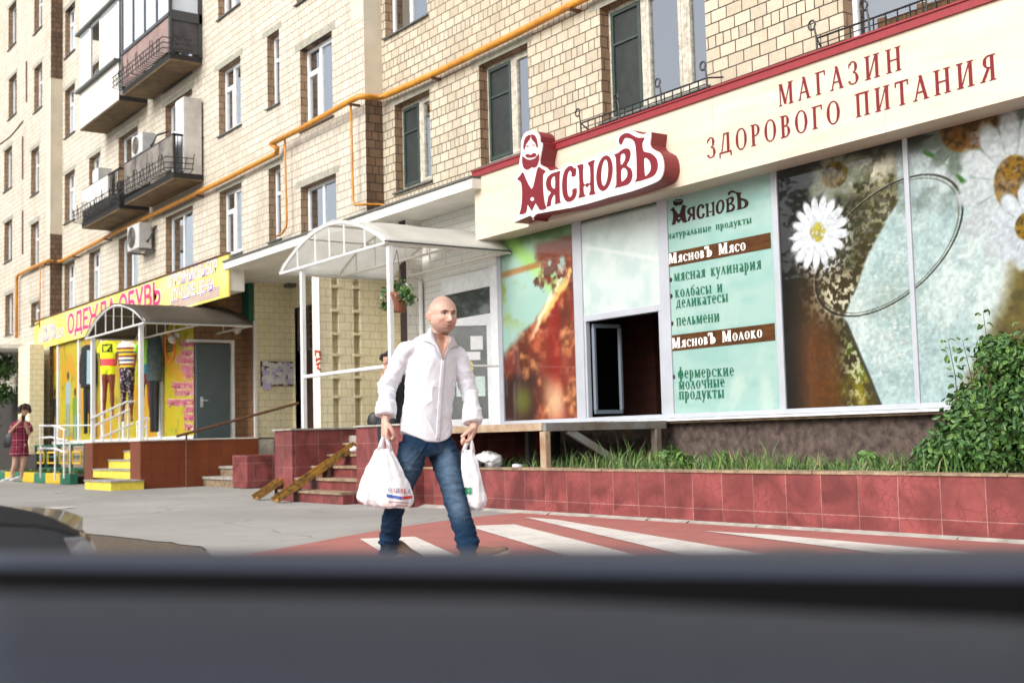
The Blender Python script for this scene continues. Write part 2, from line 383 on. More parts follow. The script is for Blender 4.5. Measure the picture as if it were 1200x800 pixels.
MT['terracotta'] = mat('terracotta', (0.24, 0.085, 0.045), 0.75, noise_amt=0.2)
MT['ac_white'] = mat('ac_casing', (0.52, 0.52, 0.50), 0.5, noise_amt=0.15, noise_scale=6)
MT['black_plastic'] = mat('black_plastic', (0.012, 0.012, 0.014), 0.45)
MT['paper'] = mat('paper_notices', (0.66, 0.65, 0.70), 0.8, noise_amt=0.2, noise_scale=30)

def canopy_sheet(name, col, alpha, rough):
    m = mat(name, col, rough, noise_amt=0.18, noise_scale=3.0)
    n, l = m.node_tree.nodes, m.node_tree.links
    b = n['Principled BSDF']; out = n['Material Output']
    tl = n.new('ShaderNodeBsdfTranslucent'); tl.inputs[0].default_value = (*col, 1)
    tp = n.new('ShaderNodeBsdfTransparent'); tp.inputs[0].default_value = (*[min(1, c*1.25) for c in col], 1)
    a = n.new('ShaderNodeMixShader'); a.inputs[0].default_value = 0.5
    l.new(b.outputs[0], a.inputs[1]); l.new(tl.outputs[0], a.inputs[2])
    c = n.new('ShaderNodeMixShader'); c.inputs[0].default_value = alpha
    l.new(a.outputs[0], c.inputs[1]); l.new(tp.outputs[0], c.inputs[2]); l.new(c.outputs[0], out.inputs['Surface'])
    return m
MT['sheet_white'] = canopy_sheet('milky_polycarbonate', (0.84, 0.84, 0.80), 0.30, 0.4)
MT['sheet_grey'] = canopy_sheet('dusty_grey_polycarbonate', (0.15, 0.125, 0.10), 0.10, 0.5)

# ------------------------------------------------------------------ ground
def asphalt():
    m = bpy.data.materials.new('asphalt'); m.use_nodes = True
    n, l = m.node_tree.nodes, m.node_tree.links; b = n['Principled BSDF']
    b.inputs['Roughness'].default_value = 0.85
    geo = n.new('ShaderNodeNewGeometry')
    a = n.new('ShaderNodeTexNoise'); a.inputs['Scale'].default_value = 0.6; a.inputs['Detail'].default_value = 8; a.inputs['Roughness'].default_value = 0.65
    l.new(geo.outputs['Position'], a.inputs['Vector'])
    cr = n.new('ShaderNodeValToRGB'); cr.color_ramp.elements[0].position = 0.3; cr.color_ramp.elements[1].position = 0.7
    cr.color_ramp.elements[0].color = (0.235, 0.23, 0.215, 1); cr.color_ramp.elements[1].color = (0.32, 0.315, 0.295, 1)
    l.new(a.outputs['Fac'], cr.inputs[0])
    v = n.new('ShaderNodeTexVoronoi'); v.inputs['Scale'].default_value = 160; l.new(geo.outputs['Position'], v.inputs['Vector'])
    mr = n.new('ShaderNodeMapRange'); mr.inputs['From Max'].default_value = 0.6; mr.inputs['To Min'].default_value = 0.75; mr.inputs['To Max'].default_value = 1.2; l.new(v.outputs['Distance'], mr.inputs['Value'])
    mm = n.new('ShaderNodeMix'); mm.data_type = 'RGBA'; mm.blend_type = 'MULTIPLY'; mm.inputs['Factor'].default_value = 1
    l.new(cr.outputs[0], mm.inputs[6]); l.new(mr.outputs[0], mm.inputs[7])
    dn = n.new('ShaderNodeTexNoise'); dn.inputs['Scale'].default_value = 1.4; dn.inputs['Detail'].default_value = 6; l.new(geo.outputs['Position'], dn.inputs['Vector'])
    dv = n.new('ShaderNodeVectorMath'); dv.operation = 'MULTIPLY_ADD'; dv.inputs[1].default_value = (1.1, 1.1, 1.1); l.new(dn.outputs['Color'], dv.inputs[0]); l.new(geo.outputs['Position'], dv.inputs[2])
    ck = n.new('ShaderNodeTexVoronoi'); ck.feature = 'DISTANCE_TO_EDGE'; ck.inputs['Scale'].default_value = .42; l.new(dv.outputs[0], ck.inputs['Vector'])
    c1 = n.new('ShaderNodeMapRange'); c1.inputs['From Max'].default_value = .012; c1.inputs['To Min'].default_value = .75; c1.inputs['To Max'].default_value = 0; l.new(ck.outputs['Distance'], c1.inputs['Value'])
    c2 = n.new('ShaderNodeMapRange'); c2.inputs['From Min'].default_value = .45; c2.inputs['From Max'].default_value = .6; l.new(a.outputs['Fac'], c2.inputs['Value'])
    c3 = n.new('ShaderNodeMath'); c3.operation = 'MULTIPLY'; l.new(c1.outputs[0], c3.inputs[0]); l.new(c2.outputs[0], c3.inputs[1])
    m5 = n.new('ShaderNodeMix'); m5.data_type = 'RGBA'; l.new(c3.outputs[0], m5.inputs['Factor']); l.new(mm.outputs[2], m5.inputs[6]); m5.inputs[7].default_value = (.05, .048, .045, 1)
    st_n = n.new('ShaderNodeTexNoise'); st_n.inputs['Scale'].default_value = .23; st_n.inputs['Detail'].default_value = 5; l.new(geo.outputs['Position'], st_n.inputs['Vector'])
    c4 = n.new('ShaderNodeMapRange'); c4.inputs['From Min'].default_value = .5; c4.inputs['From Max'].default_value = .62; c4.inputs['To Max'].default_value = .45; l.new(st_n.outputs['Fac'], c4.inputs['Value'])
    m6 = n.new('ShaderNodeMix'); m6.data_type = 'RGBA'; l.new(c4.outputs[0], m6.inputs['Factor']); l.new(m5.outputs[2], m6.inputs[6]); m6.inputs[7].default_value = (.21, .20, .185, 1)
    l.new(m6.outputs[2], b.inputs['Base Color'])
    bp = n.new('ShaderNodeBump'); bp.inputs['Strength'].default_value = 0.4; bp.inputs['Distance'].default_value = 0.006; l.new(v.outputs['Distance'], bp.inputs['Height']); l.new(bp.outputs[0], b.inputs['Normal'])
    return m
MT['asphalt'] = asphalt()
def paint_mat(name, col, col2):
    m = mat(name, col, 0.7, color2=col2, noise_scale=3.5, detail=9, bump=0.25, bump_scale=120)
    n, l = m.node_tree.nodes, m.node_tree.links; b = n['Principled BSDF']
    src = b.inputs['Base Color'].links[0].from_socket
    geo = n.new('ShaderNodeNewGeometry')
    t = n.new('ShaderNodeTexNoise'); t.inputs['Scale'].default_value = 9; t.inputs['Detail'].default_value = 10; t.inputs['Roughness'].default_value = .75; l.new(geo.outputs['Position'], t.inputs['Vector'])
    r = n.new('ShaderNodeMapRange'); r.inputs['From Min'].default_value = .57; r.inputs['From Max'].default_value = .66; r.inputs['To Max'].default_value = .55; l.new(t.outputs['Fac'], r.inputs['Value'])
    x = n.new('ShaderNodeMix'); x.data_type = 'RGBA'; l.new(r.outputs[0], x.inputs['Factor']); l.new(src, x.inputs[6]); x.inputs[7].default_value = (.15, .125, .115, 1)
    l.new(x.outputs[2], b.inputs['Base Color'])
    return m
MT['paint_red'] = paint_mat('red_road_paint', (0.40, 0.135, 0.118), (0.29, 0.105, 0.092))
MT['paint_white'] = paint_mat('white_road_paint', (0.66, 0.64, 0.60), (0.52, 0.48, 0.45))
MT['dirt'] = mat('gritty_old_asphalt', (0.15, 0.115, 0.08), 0.95, color2=(0.07, 0.05, 0.035), noise_scale=16, detail=8, bump=0.8, bump_scale=50)

g = MB(); S = 160
g.quad((-S, -S, 0), (S, -S, 0), (S, S, 0), (-S, S, 0))
struct(g.build('road', MT['asphalt']))

def flat(poly, z, name, m, n=1):
    b = MB(); b.add([(p[0], p[1], z) for p in poly], [tuple(range(len(poly)))]); return b.build(name, m)
red = [(-6.5, -2.0), (-7.6, 1.6), (-8.6, 3.3), (-9.15, 4.15), (-9.75, 5.0), (-10.3, 5.8), (-10.75, 6.7), (-11.0, 7.4), (-11.1, 7.93), (-9.0, 7.94), (6, 7.94), (6, -2)]
cw = struct(flat(red, 0.006, 'crossing', MT['paint_red']))
b = MB()
def stripe(pts): b.add([(p[0], p[1], 0.011) for p in pts], [tuple(range(len(pts)))])
sw = [((-9.42, 5.04), (-9.58, 5.50), 2.2), ((-9.85, 6.42), (-9.62, 6.82), 1), ((-10.42, 7.44), (-9.85, 7.50), 1)]
def stripe_line(x, y, ex, w0, sl=-0.385, w=0.46):
    pts = []
    y1 = y + sl*(ex-x)
    pts = [(x, y), (x+0.22, y+w*0.92), (ex, y1+w), (ex, y1)]
    stripe(pts)
stripe_line(-9.42, 5.02, 3.0, 0)
stripe_line(-9.86, 6.42, 3.0, 0, sl=-0.375, w=0.44)
stripe([(-10.42, 7.50), (-9.80, 7.46), (-6.0, 6.28), (2.0, 3.4), (2.0, 2.9), (-6.22, 5.84)])
stripe([(-7.6, 7.36), (-6.9, 7.43), (-5.0, 7.20), (2.0, 5.0), (2.0, 4.5), (-5.4, 6.80)])
struct(b.build('crossing_stripes', MT['paint_white']))
# gritty worn-out patch at the gutter by the parked car, with a broken edge
pt = [PG(px, py) for px, py in ((100, 626), (130, 629), (165, 633), (200, 637), (232, 642), (243, 647))]
pt = [(p.x, p.y) for p in pt] + [(-5.2, 2.4), (-5.0, 0.4), (-9.5, 0.6)]
struct(flat(pt, 0.007, 'road_patch', MT['dirt']))
b = MB(); rr = [PG(px, py) + Vector((random.uniform(-.03, .03), random.uniform(-.03, .03), 0.006)) for px, py in ((92, 625), (112, 627), (130, 629), (150, 631.5), (165, 633), (185, 635.5), (200, 637), (215, 639.5), (232, 642), (241, 645))]
b.tube(rr, 0.011, 5); struct(b.build('patch_edge', mat('dark_joint', (0.035, 0.032, 0.03), 0.95)))
# worn scrap of old white marking
b = MB()
for i in range(26):
    t = i/25; p = PG(40+46*t+random.uniform(-1, 1), 596.5-2*t+random.uniform(-.7, .7)); w = random.uniform(.06, .16)
    a = random.uniform(0, 3)
    b.add([(p.x+math.cos(a+q)*w*random.uniform(.6, 1.2), p.y+math.sin(a+q)*w*random.uniform(.5, 1), 0.004+i*0.0002) for q in (0, 1.2, 2.3, 3.3, 4.6)], [(0, 1, 2, 3, 4)])
struct(b.build('worn_marking', MT['paint_white']))

# ================================================================== APARTMENT BUILDING
YL, YM, YR = 9.51, 9.86, 10.20
XLM, XMR = -36.93, -18.05
ZTOP = 19.0
bld = thing('apartment_building', (-20, 12, 0), 'long cream brick apartment building with stepped facade, balconies and old windows above the shops', 'apartment building')
wall = MB()   # 0 brick, 1 reveal, 2 lintel, 3 dark brick, 4 plaster, 5 room, 6 brick_r
def wall_front(Y, x0, x1, z0, z1, holes, m, depth=0.20):
    xs = sorted({x0, x1, *[h[0] for h in holes], *[h[1] for h in holes]})
    zs = sorted({z0, z1, *[h[2] for h in holes], *[h[3] for h in holes]})
    xs = [x for x in xs if x0 <= x <= x1]; zs = [z for z in zs if z0 <= z <= z1]
    for i in range(len(xs)-1):
        # merge cells vertically between holes
        run = None
        for j in range(len(zs)-1):
            cx, cz = (xs[i]+xs[i+1])/2, (zs[j]+zs[j+1])/2
            hole = any(h[0] < cx < h[1] and h[2] < cz < h[3] for h in holes)
            if not hole and run is None: run = zs[j]
            if hole and run is not None:
                wall.quad((xs[i], Y, run), (xs[i+1], Y, run), (xs[i+1], Y, zs[j]), (xs[i], Y, zs[j]), m); run = None
        if run is not None: wall.quad((xs[i], Y, run), (xs[i+1], Y, run), (xs[i+1], Y, z1), (xs[i], Y, z1), m)
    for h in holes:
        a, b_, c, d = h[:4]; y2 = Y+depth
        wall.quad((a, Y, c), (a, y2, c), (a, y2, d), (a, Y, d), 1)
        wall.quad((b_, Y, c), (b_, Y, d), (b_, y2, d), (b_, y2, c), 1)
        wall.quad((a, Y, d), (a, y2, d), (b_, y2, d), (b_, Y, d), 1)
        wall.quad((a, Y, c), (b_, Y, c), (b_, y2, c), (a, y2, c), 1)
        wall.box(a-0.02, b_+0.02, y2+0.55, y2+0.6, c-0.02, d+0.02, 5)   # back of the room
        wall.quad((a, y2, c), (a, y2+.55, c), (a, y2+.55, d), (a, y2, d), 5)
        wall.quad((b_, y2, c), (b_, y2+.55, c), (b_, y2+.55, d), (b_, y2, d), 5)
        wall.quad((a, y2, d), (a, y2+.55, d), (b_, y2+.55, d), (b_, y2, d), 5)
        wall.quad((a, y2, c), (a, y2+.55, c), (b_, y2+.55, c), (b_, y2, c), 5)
        if len(h) > 4 and h[4]:
            wall.box(a-0.22, b_+0.12, Y-0.003, Y+0.03, d, d+0.13, 2)

def window(Y, h, kind='std', curtain=0.7):
    x0, x1, z0, z1 = h[:4]
    y = Y+0.15; fw = 0.055
    old = kind in ('old', 'old3')
    fm = [MT['frame_old'] if old else MT['frame_white'], MT['frame_green'], MT['sill']]
    F = MB()
    def rect(a, b_, c, d, m=0, w=fw, yy=y, dp=0.06):
        F.box(a, b_, yy, yy+dp, c, c+w, m); F.box(a, b_, yy, yy+dp, d-w, d, m)
        F.box(a, a+w, yy+.001, yy+dp-.001, c+w, d-w, m); F.box(b_-w, b_, yy+.001, yy+dp-.001, c+w, d-w, m)
    rect(x0+.004, x1-.004, z0+.02, z1-.004)
    W = x1-x0
    nets = []
    if kind == 'std':
        xm = x0+W*0.42
        F.box(xm-.04, xm+.04, y+.002, y+.058, z0+.075, z1-.06, 0)
        zt = z0+(z1-z0)*0.70
        F.box(x0+.06, xm-.04, y+.002, y+.058, zt-.03, zt+.03, 0)
        rect(xm+.045, x1-.065, z0+.08, z1-.065, w=.035, yy=y-.012, dp=.05)
        rect(x0+.065, xm-.045, z0+.08, zt-.035, w=.035, yy=y-.012, dp=.05)
    elif kind == 'narrow':
        zt = z0+(z1-z0)*0.66
        F.box(x0+.06, x1-.06, y+.002, y+.058, zt-.03, zt+.03, 0)
    elif kind == 'two':
        xm = x0+W*0.45
        F.box(xm-.04, xm+.04, y+.002, y+.058, z0+.075, z1-.06, 0)
    elif kind == 'old':
        xm = x0+W*0.55
        F.box(xm-.05, xm+.05, y-.01, y+.058, z0+.075, z1-.06, 0)
        rect(x0+.06, xm-.055, z0+.08, z1-.065, m=1, w=.05, yy=y-.02, dp=.05)
        F.box(x0+.1, xm-.1, y-.015, y+.02, z0+(z1-z0)*.66, z0+(z1-z0)*.66+.03, 1)
        rect(xm+.055, x1-.065, z0+.08, z1-.065, w=.04, yy=y-.012, dp=.05)
        nets.append((x0+.10, xm-.10, z0+.12, z1-.1))
    elif kind == 'old3':
        xa, xb_ = x0+W*0.36, x0+W*0.74
        for q in (xa, xb_): F.box(q-.05, q+.05, y-.01, y+.058, z0+.075, z1-.06, 0)
        rect(x0+.06, xa-.055, z0+.08, z1-.065, m=1, w=.05, yy=y-.02, dp=.05)
        F.box(x0+.1, xa-.1, y-.015, y+.02, z0+(z1-z0)*.66, z0+(z1-z0)*.66+.03, 1)
        rect(xa+.055, xb_-.055, z0+.08, z1-.065, w=.05, yy=y-.012, dp=.05)
        rect(xb_+.055, x1-.06, z0+.08, z1-.065, w=.05, yy=y-.012, dp=.05)
        nets.append((x0+.10, xa-.10, z0+.12, z1-.1))
    # tin sill, sloping outwards
    F.add([(x0-.05, Y-.05, z0-.02), (x1+.05, Y-.05, z0-.02), (x1+.05, Y+.16, z0+.03), (x0-.05, Y+.16, z0+.03),
           (x0-.05, Y-.05, z0-.045), (x1+.05, Y-.05, z0-.045), (x1+.05, Y+.0, z0-.03), (x0-.05, Y+.0, z0-.03)],
          [(0, 1, 2, 3), (0, 4, 5, 1), (4, 7, 6, 5), (1, 5, 6, 2), (0, 3, 7, 4)], 2)
    wo = F.build('window', fm, bld)
    p = MB(); p.box(x0+.03, x1-.03, y+.025, y+.033, z0+.04, z1-.03); p.build('pane', MT['glass'], wo)
    if nets:
        nb = MB()
        for a, b_, c, d in nets: nb.box(a, b_, y+.008, y+.012, c, d)
        nb.build('insect_net', MT['net'], wo)
    if curtain > 0:
        cb = MB(); n = 40
        spans = [(x0+.05, x0+.05+W*0.5*curtain), (x1-.05-W*0.5*curtain, x1-.05)]
        for a, b_ in spans:
            R = []
            ph = random.uniform(0, 6)
            for i in range(n+1):
                x = a+(b_-a)*i/n; yy = y+.16+.025*math.sin(ph+i*1.1)+.012*math.sin(i*2.7)
                R.append([(x, yy, z0+.02), (x, yy, z1-.05)])
            cb.rings(R, cap=False, closed=False)
        cb.build('curtain', MT['curtain'], wo, smooth=True)
    return wo

M_rows = [(4.81, 6.25), (7.48, 8.94), (10.06, 11.5), (12.5, 13.95), (15.1, 16.5)]
HM, HL, HR = [], [], []
KM = {}
def addM(x0, x1, z0, z1, k, c=0.7):
    h = (x0, x1, z0, z1, True); HM.append(h); KM[h] = (k, c)
for r, (a, b_) in enumerate(M_rows):
    addM(-36.68, -35.62, a, b_, 'std', .8)
    addM(-34.2, -33.15, a, b_, 'std', .6)
    addM(-31.55, -30.0, a if r in (0,) else a-.75, b_, 'two', .6)
    addM(-27.98, -26.2, a if r in (0,) else a-.75, b_, 'std' if r else 'two', .8)
    addM(-24.62, -23.42, a, b_, 'std', .7)
    addM(-22.07, -21.51, a, b_, 'narrow', .9)
addM(-20.62, -19.17, 4.74, 5.62, 'two', .9)
addM(-20.58, -19.26, 6.70, 8.25, 'std', .8)
addM(-20.7, -19.3, 9.18, 10.7, 'std', .8)
for x, t, b_ in ((-42.3, 15.7, 14.25), (-42.2, 13.22, 11.85), (-42.78, 10.9, 9.5), (-42.7, 8.42, 7.08), (-42.5, 5.95, 4.62)):
    HL.append((x, x+1.1, b_, t, True))
for x, t, b_ in ((-38.9, 15.2, 13.82), (-38.87, 12.7, 11.3), (-39.2, 10.15, 8.72), (-39.18, 7.81, 6.4), (-39.1, 5.33, 4.66)):
    HL.append((x, x+.97, b_, t, True))
RK = {}
for h, k in (((-17.64, -16.49, 5.03, 6.52, True), 'old'), ((-15.05, -13.78, 4.96, 6.52, True), 'old'), ((-12.14, -10.18, 4.98, 6.52, True), 'old3'),
             ((-8.14, -6.2, 4.9, 6.5, True), 'two'), ((-17.9, -16.52, 7.78, 9.25, True), 'two'), ((-15.0, -13.7, 7.78, 9.25, True), 'two'),
             ((-12.1, -10.2, 7.78, 9.25, True), 'two'), ((-4.0, -2.4, 4.9, 6.5, True), 'two')):
    HR.append(h); RK[h] = k
wall_front(YM, XLM, XMR, 4.5, ZTOP, HM, 0)
wall_front(YL, -52, XLM, 0, ZTOP, HL, 0)
wall_front(YR, XMR, 6, 4.5, ZTOP, HR, 6)
# stepped corner returns
def ret(X, y0, y1, z0, z1, m): wall.quad((X, y0, z0), (X, y1, z0), (X, y1, z1), (X, y0, z1), m)
zc = PX(428.5, 116, XMR).z
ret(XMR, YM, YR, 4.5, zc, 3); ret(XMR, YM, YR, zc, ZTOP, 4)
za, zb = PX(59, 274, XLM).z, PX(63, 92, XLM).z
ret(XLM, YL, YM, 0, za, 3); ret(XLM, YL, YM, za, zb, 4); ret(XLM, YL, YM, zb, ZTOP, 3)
# plastered strip runs a little round the corner
wall.box(XLM-.42, XLM+.004, YL-.004, YL+.05, za, zb, 4)
wall.box(XMR-.0, XMR+.004, YM-.004, YR, zc, ZTOP, 4)
wall.box(XMR-.45, XMR-.0, YM-.006, YM+.05, 8.15, ZTOP, 4)
# roof, rear and ends close the block
wall.quad((-52, YL, ZTOP), (6, YL, ZTOP), (6, 24, ZTOP), (-52, 24, ZTOP), 4)
wall.quad((-52, 24, 0), (6, 24, 0), (6, 24, ZTOP), (-52, 24, ZTOP), 0)
wall.quad((6, YR, 0), (6, 24, 0), (6, 24, ZTOP), (6, YR, ZTOP), 0)
wall.quad((-52, YL, 0), (-52, 24, 0), (-52, 24, ZTOP), (-52, YL, ZTOP), 0)
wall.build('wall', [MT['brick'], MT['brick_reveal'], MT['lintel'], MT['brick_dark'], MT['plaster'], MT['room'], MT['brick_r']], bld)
for h in HM:
    k, c = KM[h]; window(YM, h, k, c)
for h in HL: window(YL, h, 'narrow' if h[0] > -40 else 'two', .8)
for h in HR: window(YR, h, RK[h], .75)

# ---------------- ground floor recess under the ledge
b = MB()
b.box(-23.43, -14.2, 9.46, 12.2, 4.40, 4.54, 0)
b.box(-23.45, -14.2, 9.43, 9.86, 4.545, 4.575, 1)
b.box(-18.1, -14.2, 9.861, 10.2, 4.545, 4.575, 1)
b.box(-27.5, -23.435, 9.87, 12.6, 4.40, 4.5, 0)
b.build('ledge', [MT['white_slab'], MT['sill']], bld)
xs1 = PY(228, 430, 9.62).x
ys1 = PX(289.5, 430, xs1).y
xs2 = PY(299, 430, ys1).x
ys2 = PX(343, 430, xs2).y
X3 = -19.6
y3 = PX(376, 430, X3).y
x3l = PY(368, 430, y3).x
xd0, xd1 = PY(346, 430, ys2).x, PY(372, 430, ys2).x
w = MB()
ret_ = lambda X, y0, y1, z0, z1, m: w.quad((X, y0, z0), (X, y1, z0), (X, y1, z1), (X, y0, z1), m)
zt = PX(293, 376, xs2).z
ret_(xs1, 9.6, ys1, 0.5, 4.4, 1)                                     # brown side of the clothing shop recess
w.quad((xs1, ys1, .5), (xs2, ys1, .5), (xs2, ys1, zt), (xs1, ys1, zt), 1)
w.quad((xs1, ys1, zt), (xs2, ys1, zt), (xs2, ys1, 4.4), (xs1, ys1, 4.4), 0)
ret_(xs2, ys1, ys2, 0.97, 4.4, 0)
ret_(xs2, ys1, ys2, 0.0, 0.97, 3)
w.box(xs2-.03, xs2+.03, ys1-.03, ys1+.03, .97, zt, 2)               # white corner trim
w.quad((xs2, ys2, .97), (xd0, ys2, .97), (xd0, ys2, 4.4), (xs2, ys2, 4.4), 0)
w.quad((xd0, ys2, 3.85), (xd1, ys2, 3.85), (xd1, ys2, 4.4), (xd0, ys2, 4.4), 0)
w.quad((xd1, ys2, .97), (-16.5, ys2, .97), (-16.5, ys2, 4.4), (xd1, ys2, 4.4), 0)
w.quad((xd0, ys2+.4, .9), (xd1, ys2+.4, .9), (xd1, ys2+.4, 4.2), (xd0, ys2+.4, 4.2), 3)
w.quad((xs2-1, ys1+.1, .96), (-14.3, ys1+.1, .96), (-14.3, 12.2, .96), (xs2-1, 12.2, .96), 3)
w.quad((xs2-1, ys1+.1, 0), (-14.3, ys1+.1, 0), (-14.3, ys1+.1, .96), (xs2-1, ys1+.1, .96), 3)
w.build('entrance_wall', [MT['brick_yellow'], MT['brick_brown'], MT['white'], MT['room']], bld)
# open-work screen wall beside the house entrance: openings with little ledges
w = MB()
openings = []
for px0, px1 in ((390, 398), (415.5, 423)):
    ya, yb_ = PX(px0, 430, X3).y, PX(px1, 430, X3).y
    openings.append((ya, yb_))
zlev = [PX(395, q, X3).z for q in (334, 362, 389, 414, 440, 463)]
y4 = ys2
cuts = sorted([y3, y4] + [q for o in openings for q in o])
for i in range(len(cuts)-1):
    a, c = cuts[i], cuts[i+1]
    if any(abs(a-o[0]) < 1e-6 for o in openings):
        w.box(X3-.25, X3-.12, a, c, .95, 4.4, 0)                    # niche back
        for z in zlev: w.box(X3-.12, X3+.01, a-.02, c+.03, z-.05, z, 0)
    else:
        w.box(x3l, X3, a, c, .95, 4.4, 0)
w.box(x3l-.005, X3+.005, y3-.02, y3-.002, .95, 4.4, 1)  # pier's street face in a paler tone than its sides
w.build('screen_wall', [MT['brick_yellow'], mat('pale_pier_front', (0.74, 0.70, 0.58), 0.7, noise_amt=.1)], bld)
def strokes_tube(pts, r, m, name, par):
    bb = MB()
    for s_ in pts: bb.tube(s_, r, 6)
    return bb.build(name, m, par)
graff = []
for gx0, gy0, segs in ((369.5, 411, [((0, 0), (0.5, 6)), ((0, 0), (5, 1)), ((5, 1), (5.3, 6))]), (370, 419, [((1, 0), (1, 5)), ((1, 2), (5, 1))]), (371, 425, [((0, 2), (4, 0)), ((2, 0), (2.4, 6))]), (372, 431, [((0, 0), (3, 2))])):
    for s_ in segs: graff.append([PY(gx0+q[0], gy0+q[1], y3-.025) for q in s_])
strokes_tube(graff, .02, mat('red_spray_paint', (0.45, 0.03, 0.02), .6), 'graffiti', bld)
# dark steel house door with a grille in its upper part
b = MB()
b.box(xd0+.02, xd1-.02, ys2+.1, ys2+.16, .96, 3.82, 0)
za_, zb_ = PY(360, 409, ys2).z, PY(360, 335, ys2).z
for i in range(5): b.box(xd0+.05+i*(xd1-xd0-.1)/4-.012, xd0+.05+i*(xd1-xd0-.1)/4+.012, ys2+.05, ys2+.098, za_, zb_, 1)
for i in range(6):
    z = za_+(zb_-za_)*i/5; b.box(xd0+.03, xd1-.03, ys2+.06, ys2+.09, z-.012, z+.012, 1)
b.build('door', [mat('dark_brown_steel', (0.05, 0.022, 0.018), .5, noise_amt=.3), MT['steel_grey']], bld)
# little lamp bracket beside the door
b = MB(); p = PX(340, 334, xs2+.02); b.box(p.x, p.x+.22, p.y-.16, p.y+.2, p.z-.07, p.z+.06); b.build('wall_lamp', MT['sill'], bld, bevel=.015)
# white painted pier and sided wall by the shop entrance
w = MB()
XP = PY(497, 420, 10.2).x
yp = PX(478, 420, XP).y; xpl = PY(470, 420, yp).x
w.quad((XP, yp, .9), (XP, 10.2, .9), (XP, 10.2, 4.4), (XP, yp, 4.4), 0)
w.quad((xpl, yp, .9), (XP, yp, .9), (XP, yp, 4.4), (xpl, yp, 4.4), 2)
w.quad((xpl, yp, .9), (xpl, 12.2, .9), (xpl, 12.2, 4.4), (xpl, yp, 4.4), 2)
w.box(XP, -14.32, 10.2, 10.3, 3.35, 4.4, 1)
w.box(XP, PY(519, 420, 10.2).x, 10.2, 10.3, .9, 3.35, 1)
w.tube([(XP+.03, 10.14, .95), (XP+.03, 10.14, 3.4)], .035, 8, 3)
w.build('painted_wall', [MT['brick_white'], MT['siding'], mat('dark_brown_board', (0.035, 0.015, 0.01), .7), MT['white']], bld)
# ground floor of the far section: deep entrance with a thin roof slab and a pier
b = MB()
zs0 = PY(0, 400, 8.6).z
b.box(-46, PY(43, 395, 9.5).x, 8.4, 9.5, PY(20, 402, 8.5).z, PY(20, 402, 8.5).z+.12, 0)
xp0, xp1 = PY(21.5, 450, 8.9).x, PY(34.5, 450, 8.9).x
b.box(xp0, xp1, 8.9, 9.3, 0.7, PY(20, 402, 8.5).z, 1)
b.box(xp0-.05, xp1+.6, 8.95, 9.5, 0, .7, 2)
b.build('side_entrance', [MT['white_slab'], MT['brick_yellow'], MT['room']], bld)
b = MB(); b.box(-43.5, xp0-.3, 9.44, 9.5, 0.2, 2.6); b.build('door', MT['room'], bld)

# ---------------- balconies
def balcony(fl, fr, br, ytop, body):
    B = PY(*br, YM); F_ = PX(*fr, B.x); L_ = PY(*fl, F_.y)
    zb = (F_.z+B.z+L_.z)/3
    x0, x1, yf = L_.x, B.x, F_.y
    s = MB(); s.box(x0, x1, yf, YM+.0, zb, zb+.03, 0)
    s.box(x0-.01, x1+.01, yf-.012, YM, zb+.03, zb+.15, 1)
    o = s.build('balcony', [MT['soffit'], MT['soot']], bld)
    zt = PY(*ytop, yf).z
    body(o, x0, x1, yf, zb+.15, zt)
    return x0, x1, yf, zb+.15, zt
def rail_wires(o, x0, x1, yf, z0, z1):
    k = MB()
    for z in (z0+.05, z0+.17, z0+.29):
        k.tube([(x0-.15, yf-.22, z), (x1+.12, yf-.22, z), (x1+.22, YM-.3, z)], .012, 5)
    x = x0
    while x < x1:
        h = random.uniform(.22, .42); k.tube([(x, yf-.02, z0-.02), (x+random.uniform(-.05, .05), yf-.22, z0), (x+random.uniform(-.1, .1), yf-.24, z0+h)], .010, 5); x += .16
    y = yf
    while y < YM-.3:
        k.tube([(x1+.02, y, z0-.02), (x1+.2, y, z0+.02), (x1+.21, y+.05, z0+random.uniform(.25, .4))], .010, 5); y += .17
    k.build('flower_rack', MT['soot'], o)
sheet_grey = mat('grey_balcony_sheet', (0.27, 0.245, 0.21), .75, color2=(0.09, 0.08, 0.075), noise_scale=2.2, detail=7)
sheet_dark = mat('dark_balcony_sheet', (0.085, 0.082, 0.085), .7, color2=(0.03, 0.028, 0.03), noise_scale=3)
sheet_white = mat('white_balcony_sheet', (0.66, 0.65, 0.62), .65, color2=(0.55, 0.53, 0.49), noise_scale=1.5, stretch=(2, 2, .4))
sheet_rose = mat('faded_rose_sheet', (0.30, 0.20, 0.18), .75, color2=(0.20, 0.15, 0.14), noise_scale=2.5)
def body_lr(o, x0, x1, yf, z0, z1):
    p = MB(); n = 4
    for i in range(n): p.box(x0+(x1-x0)*i/n+.02, x0+(x1-x0)*(i+1)/n-.02, yf-.02, yf+.0, z0+.05+random.uniform(0, .03), z1-.05)
    p.build('front_panel', sheet_grey, o)
    p = MB(); p.box(x1-.02, x1, yf+.55, YM-.03, z0+.03, z1-.05); p.build('side_panel', sheet_dark, o)
    p = MB()
    for a in (x0, (x0+x1)/2, x1-.04): p.box(a, a+.04, yf+.005, yf+.045, z0, z1)
    p.box(x0, x1, yf-.01, yf+.03, z1-.05, z1); p.box(x1-.04, x1, yf, YM, z1-.05, z1)
    for i in range(5): p.box(x1-.015, x1-.002, yf+.08+i*.1, yf+.095+i*.1, z0, z1)
    p.build('railing', MT['soot'], o); rail_wires(o, x0, x1, yf, z0, z1)
LRB = balcony((146.3, 238.6), (203.7, 208.8), (238.7, 215.2), (203.7, 155.7), body_lr)
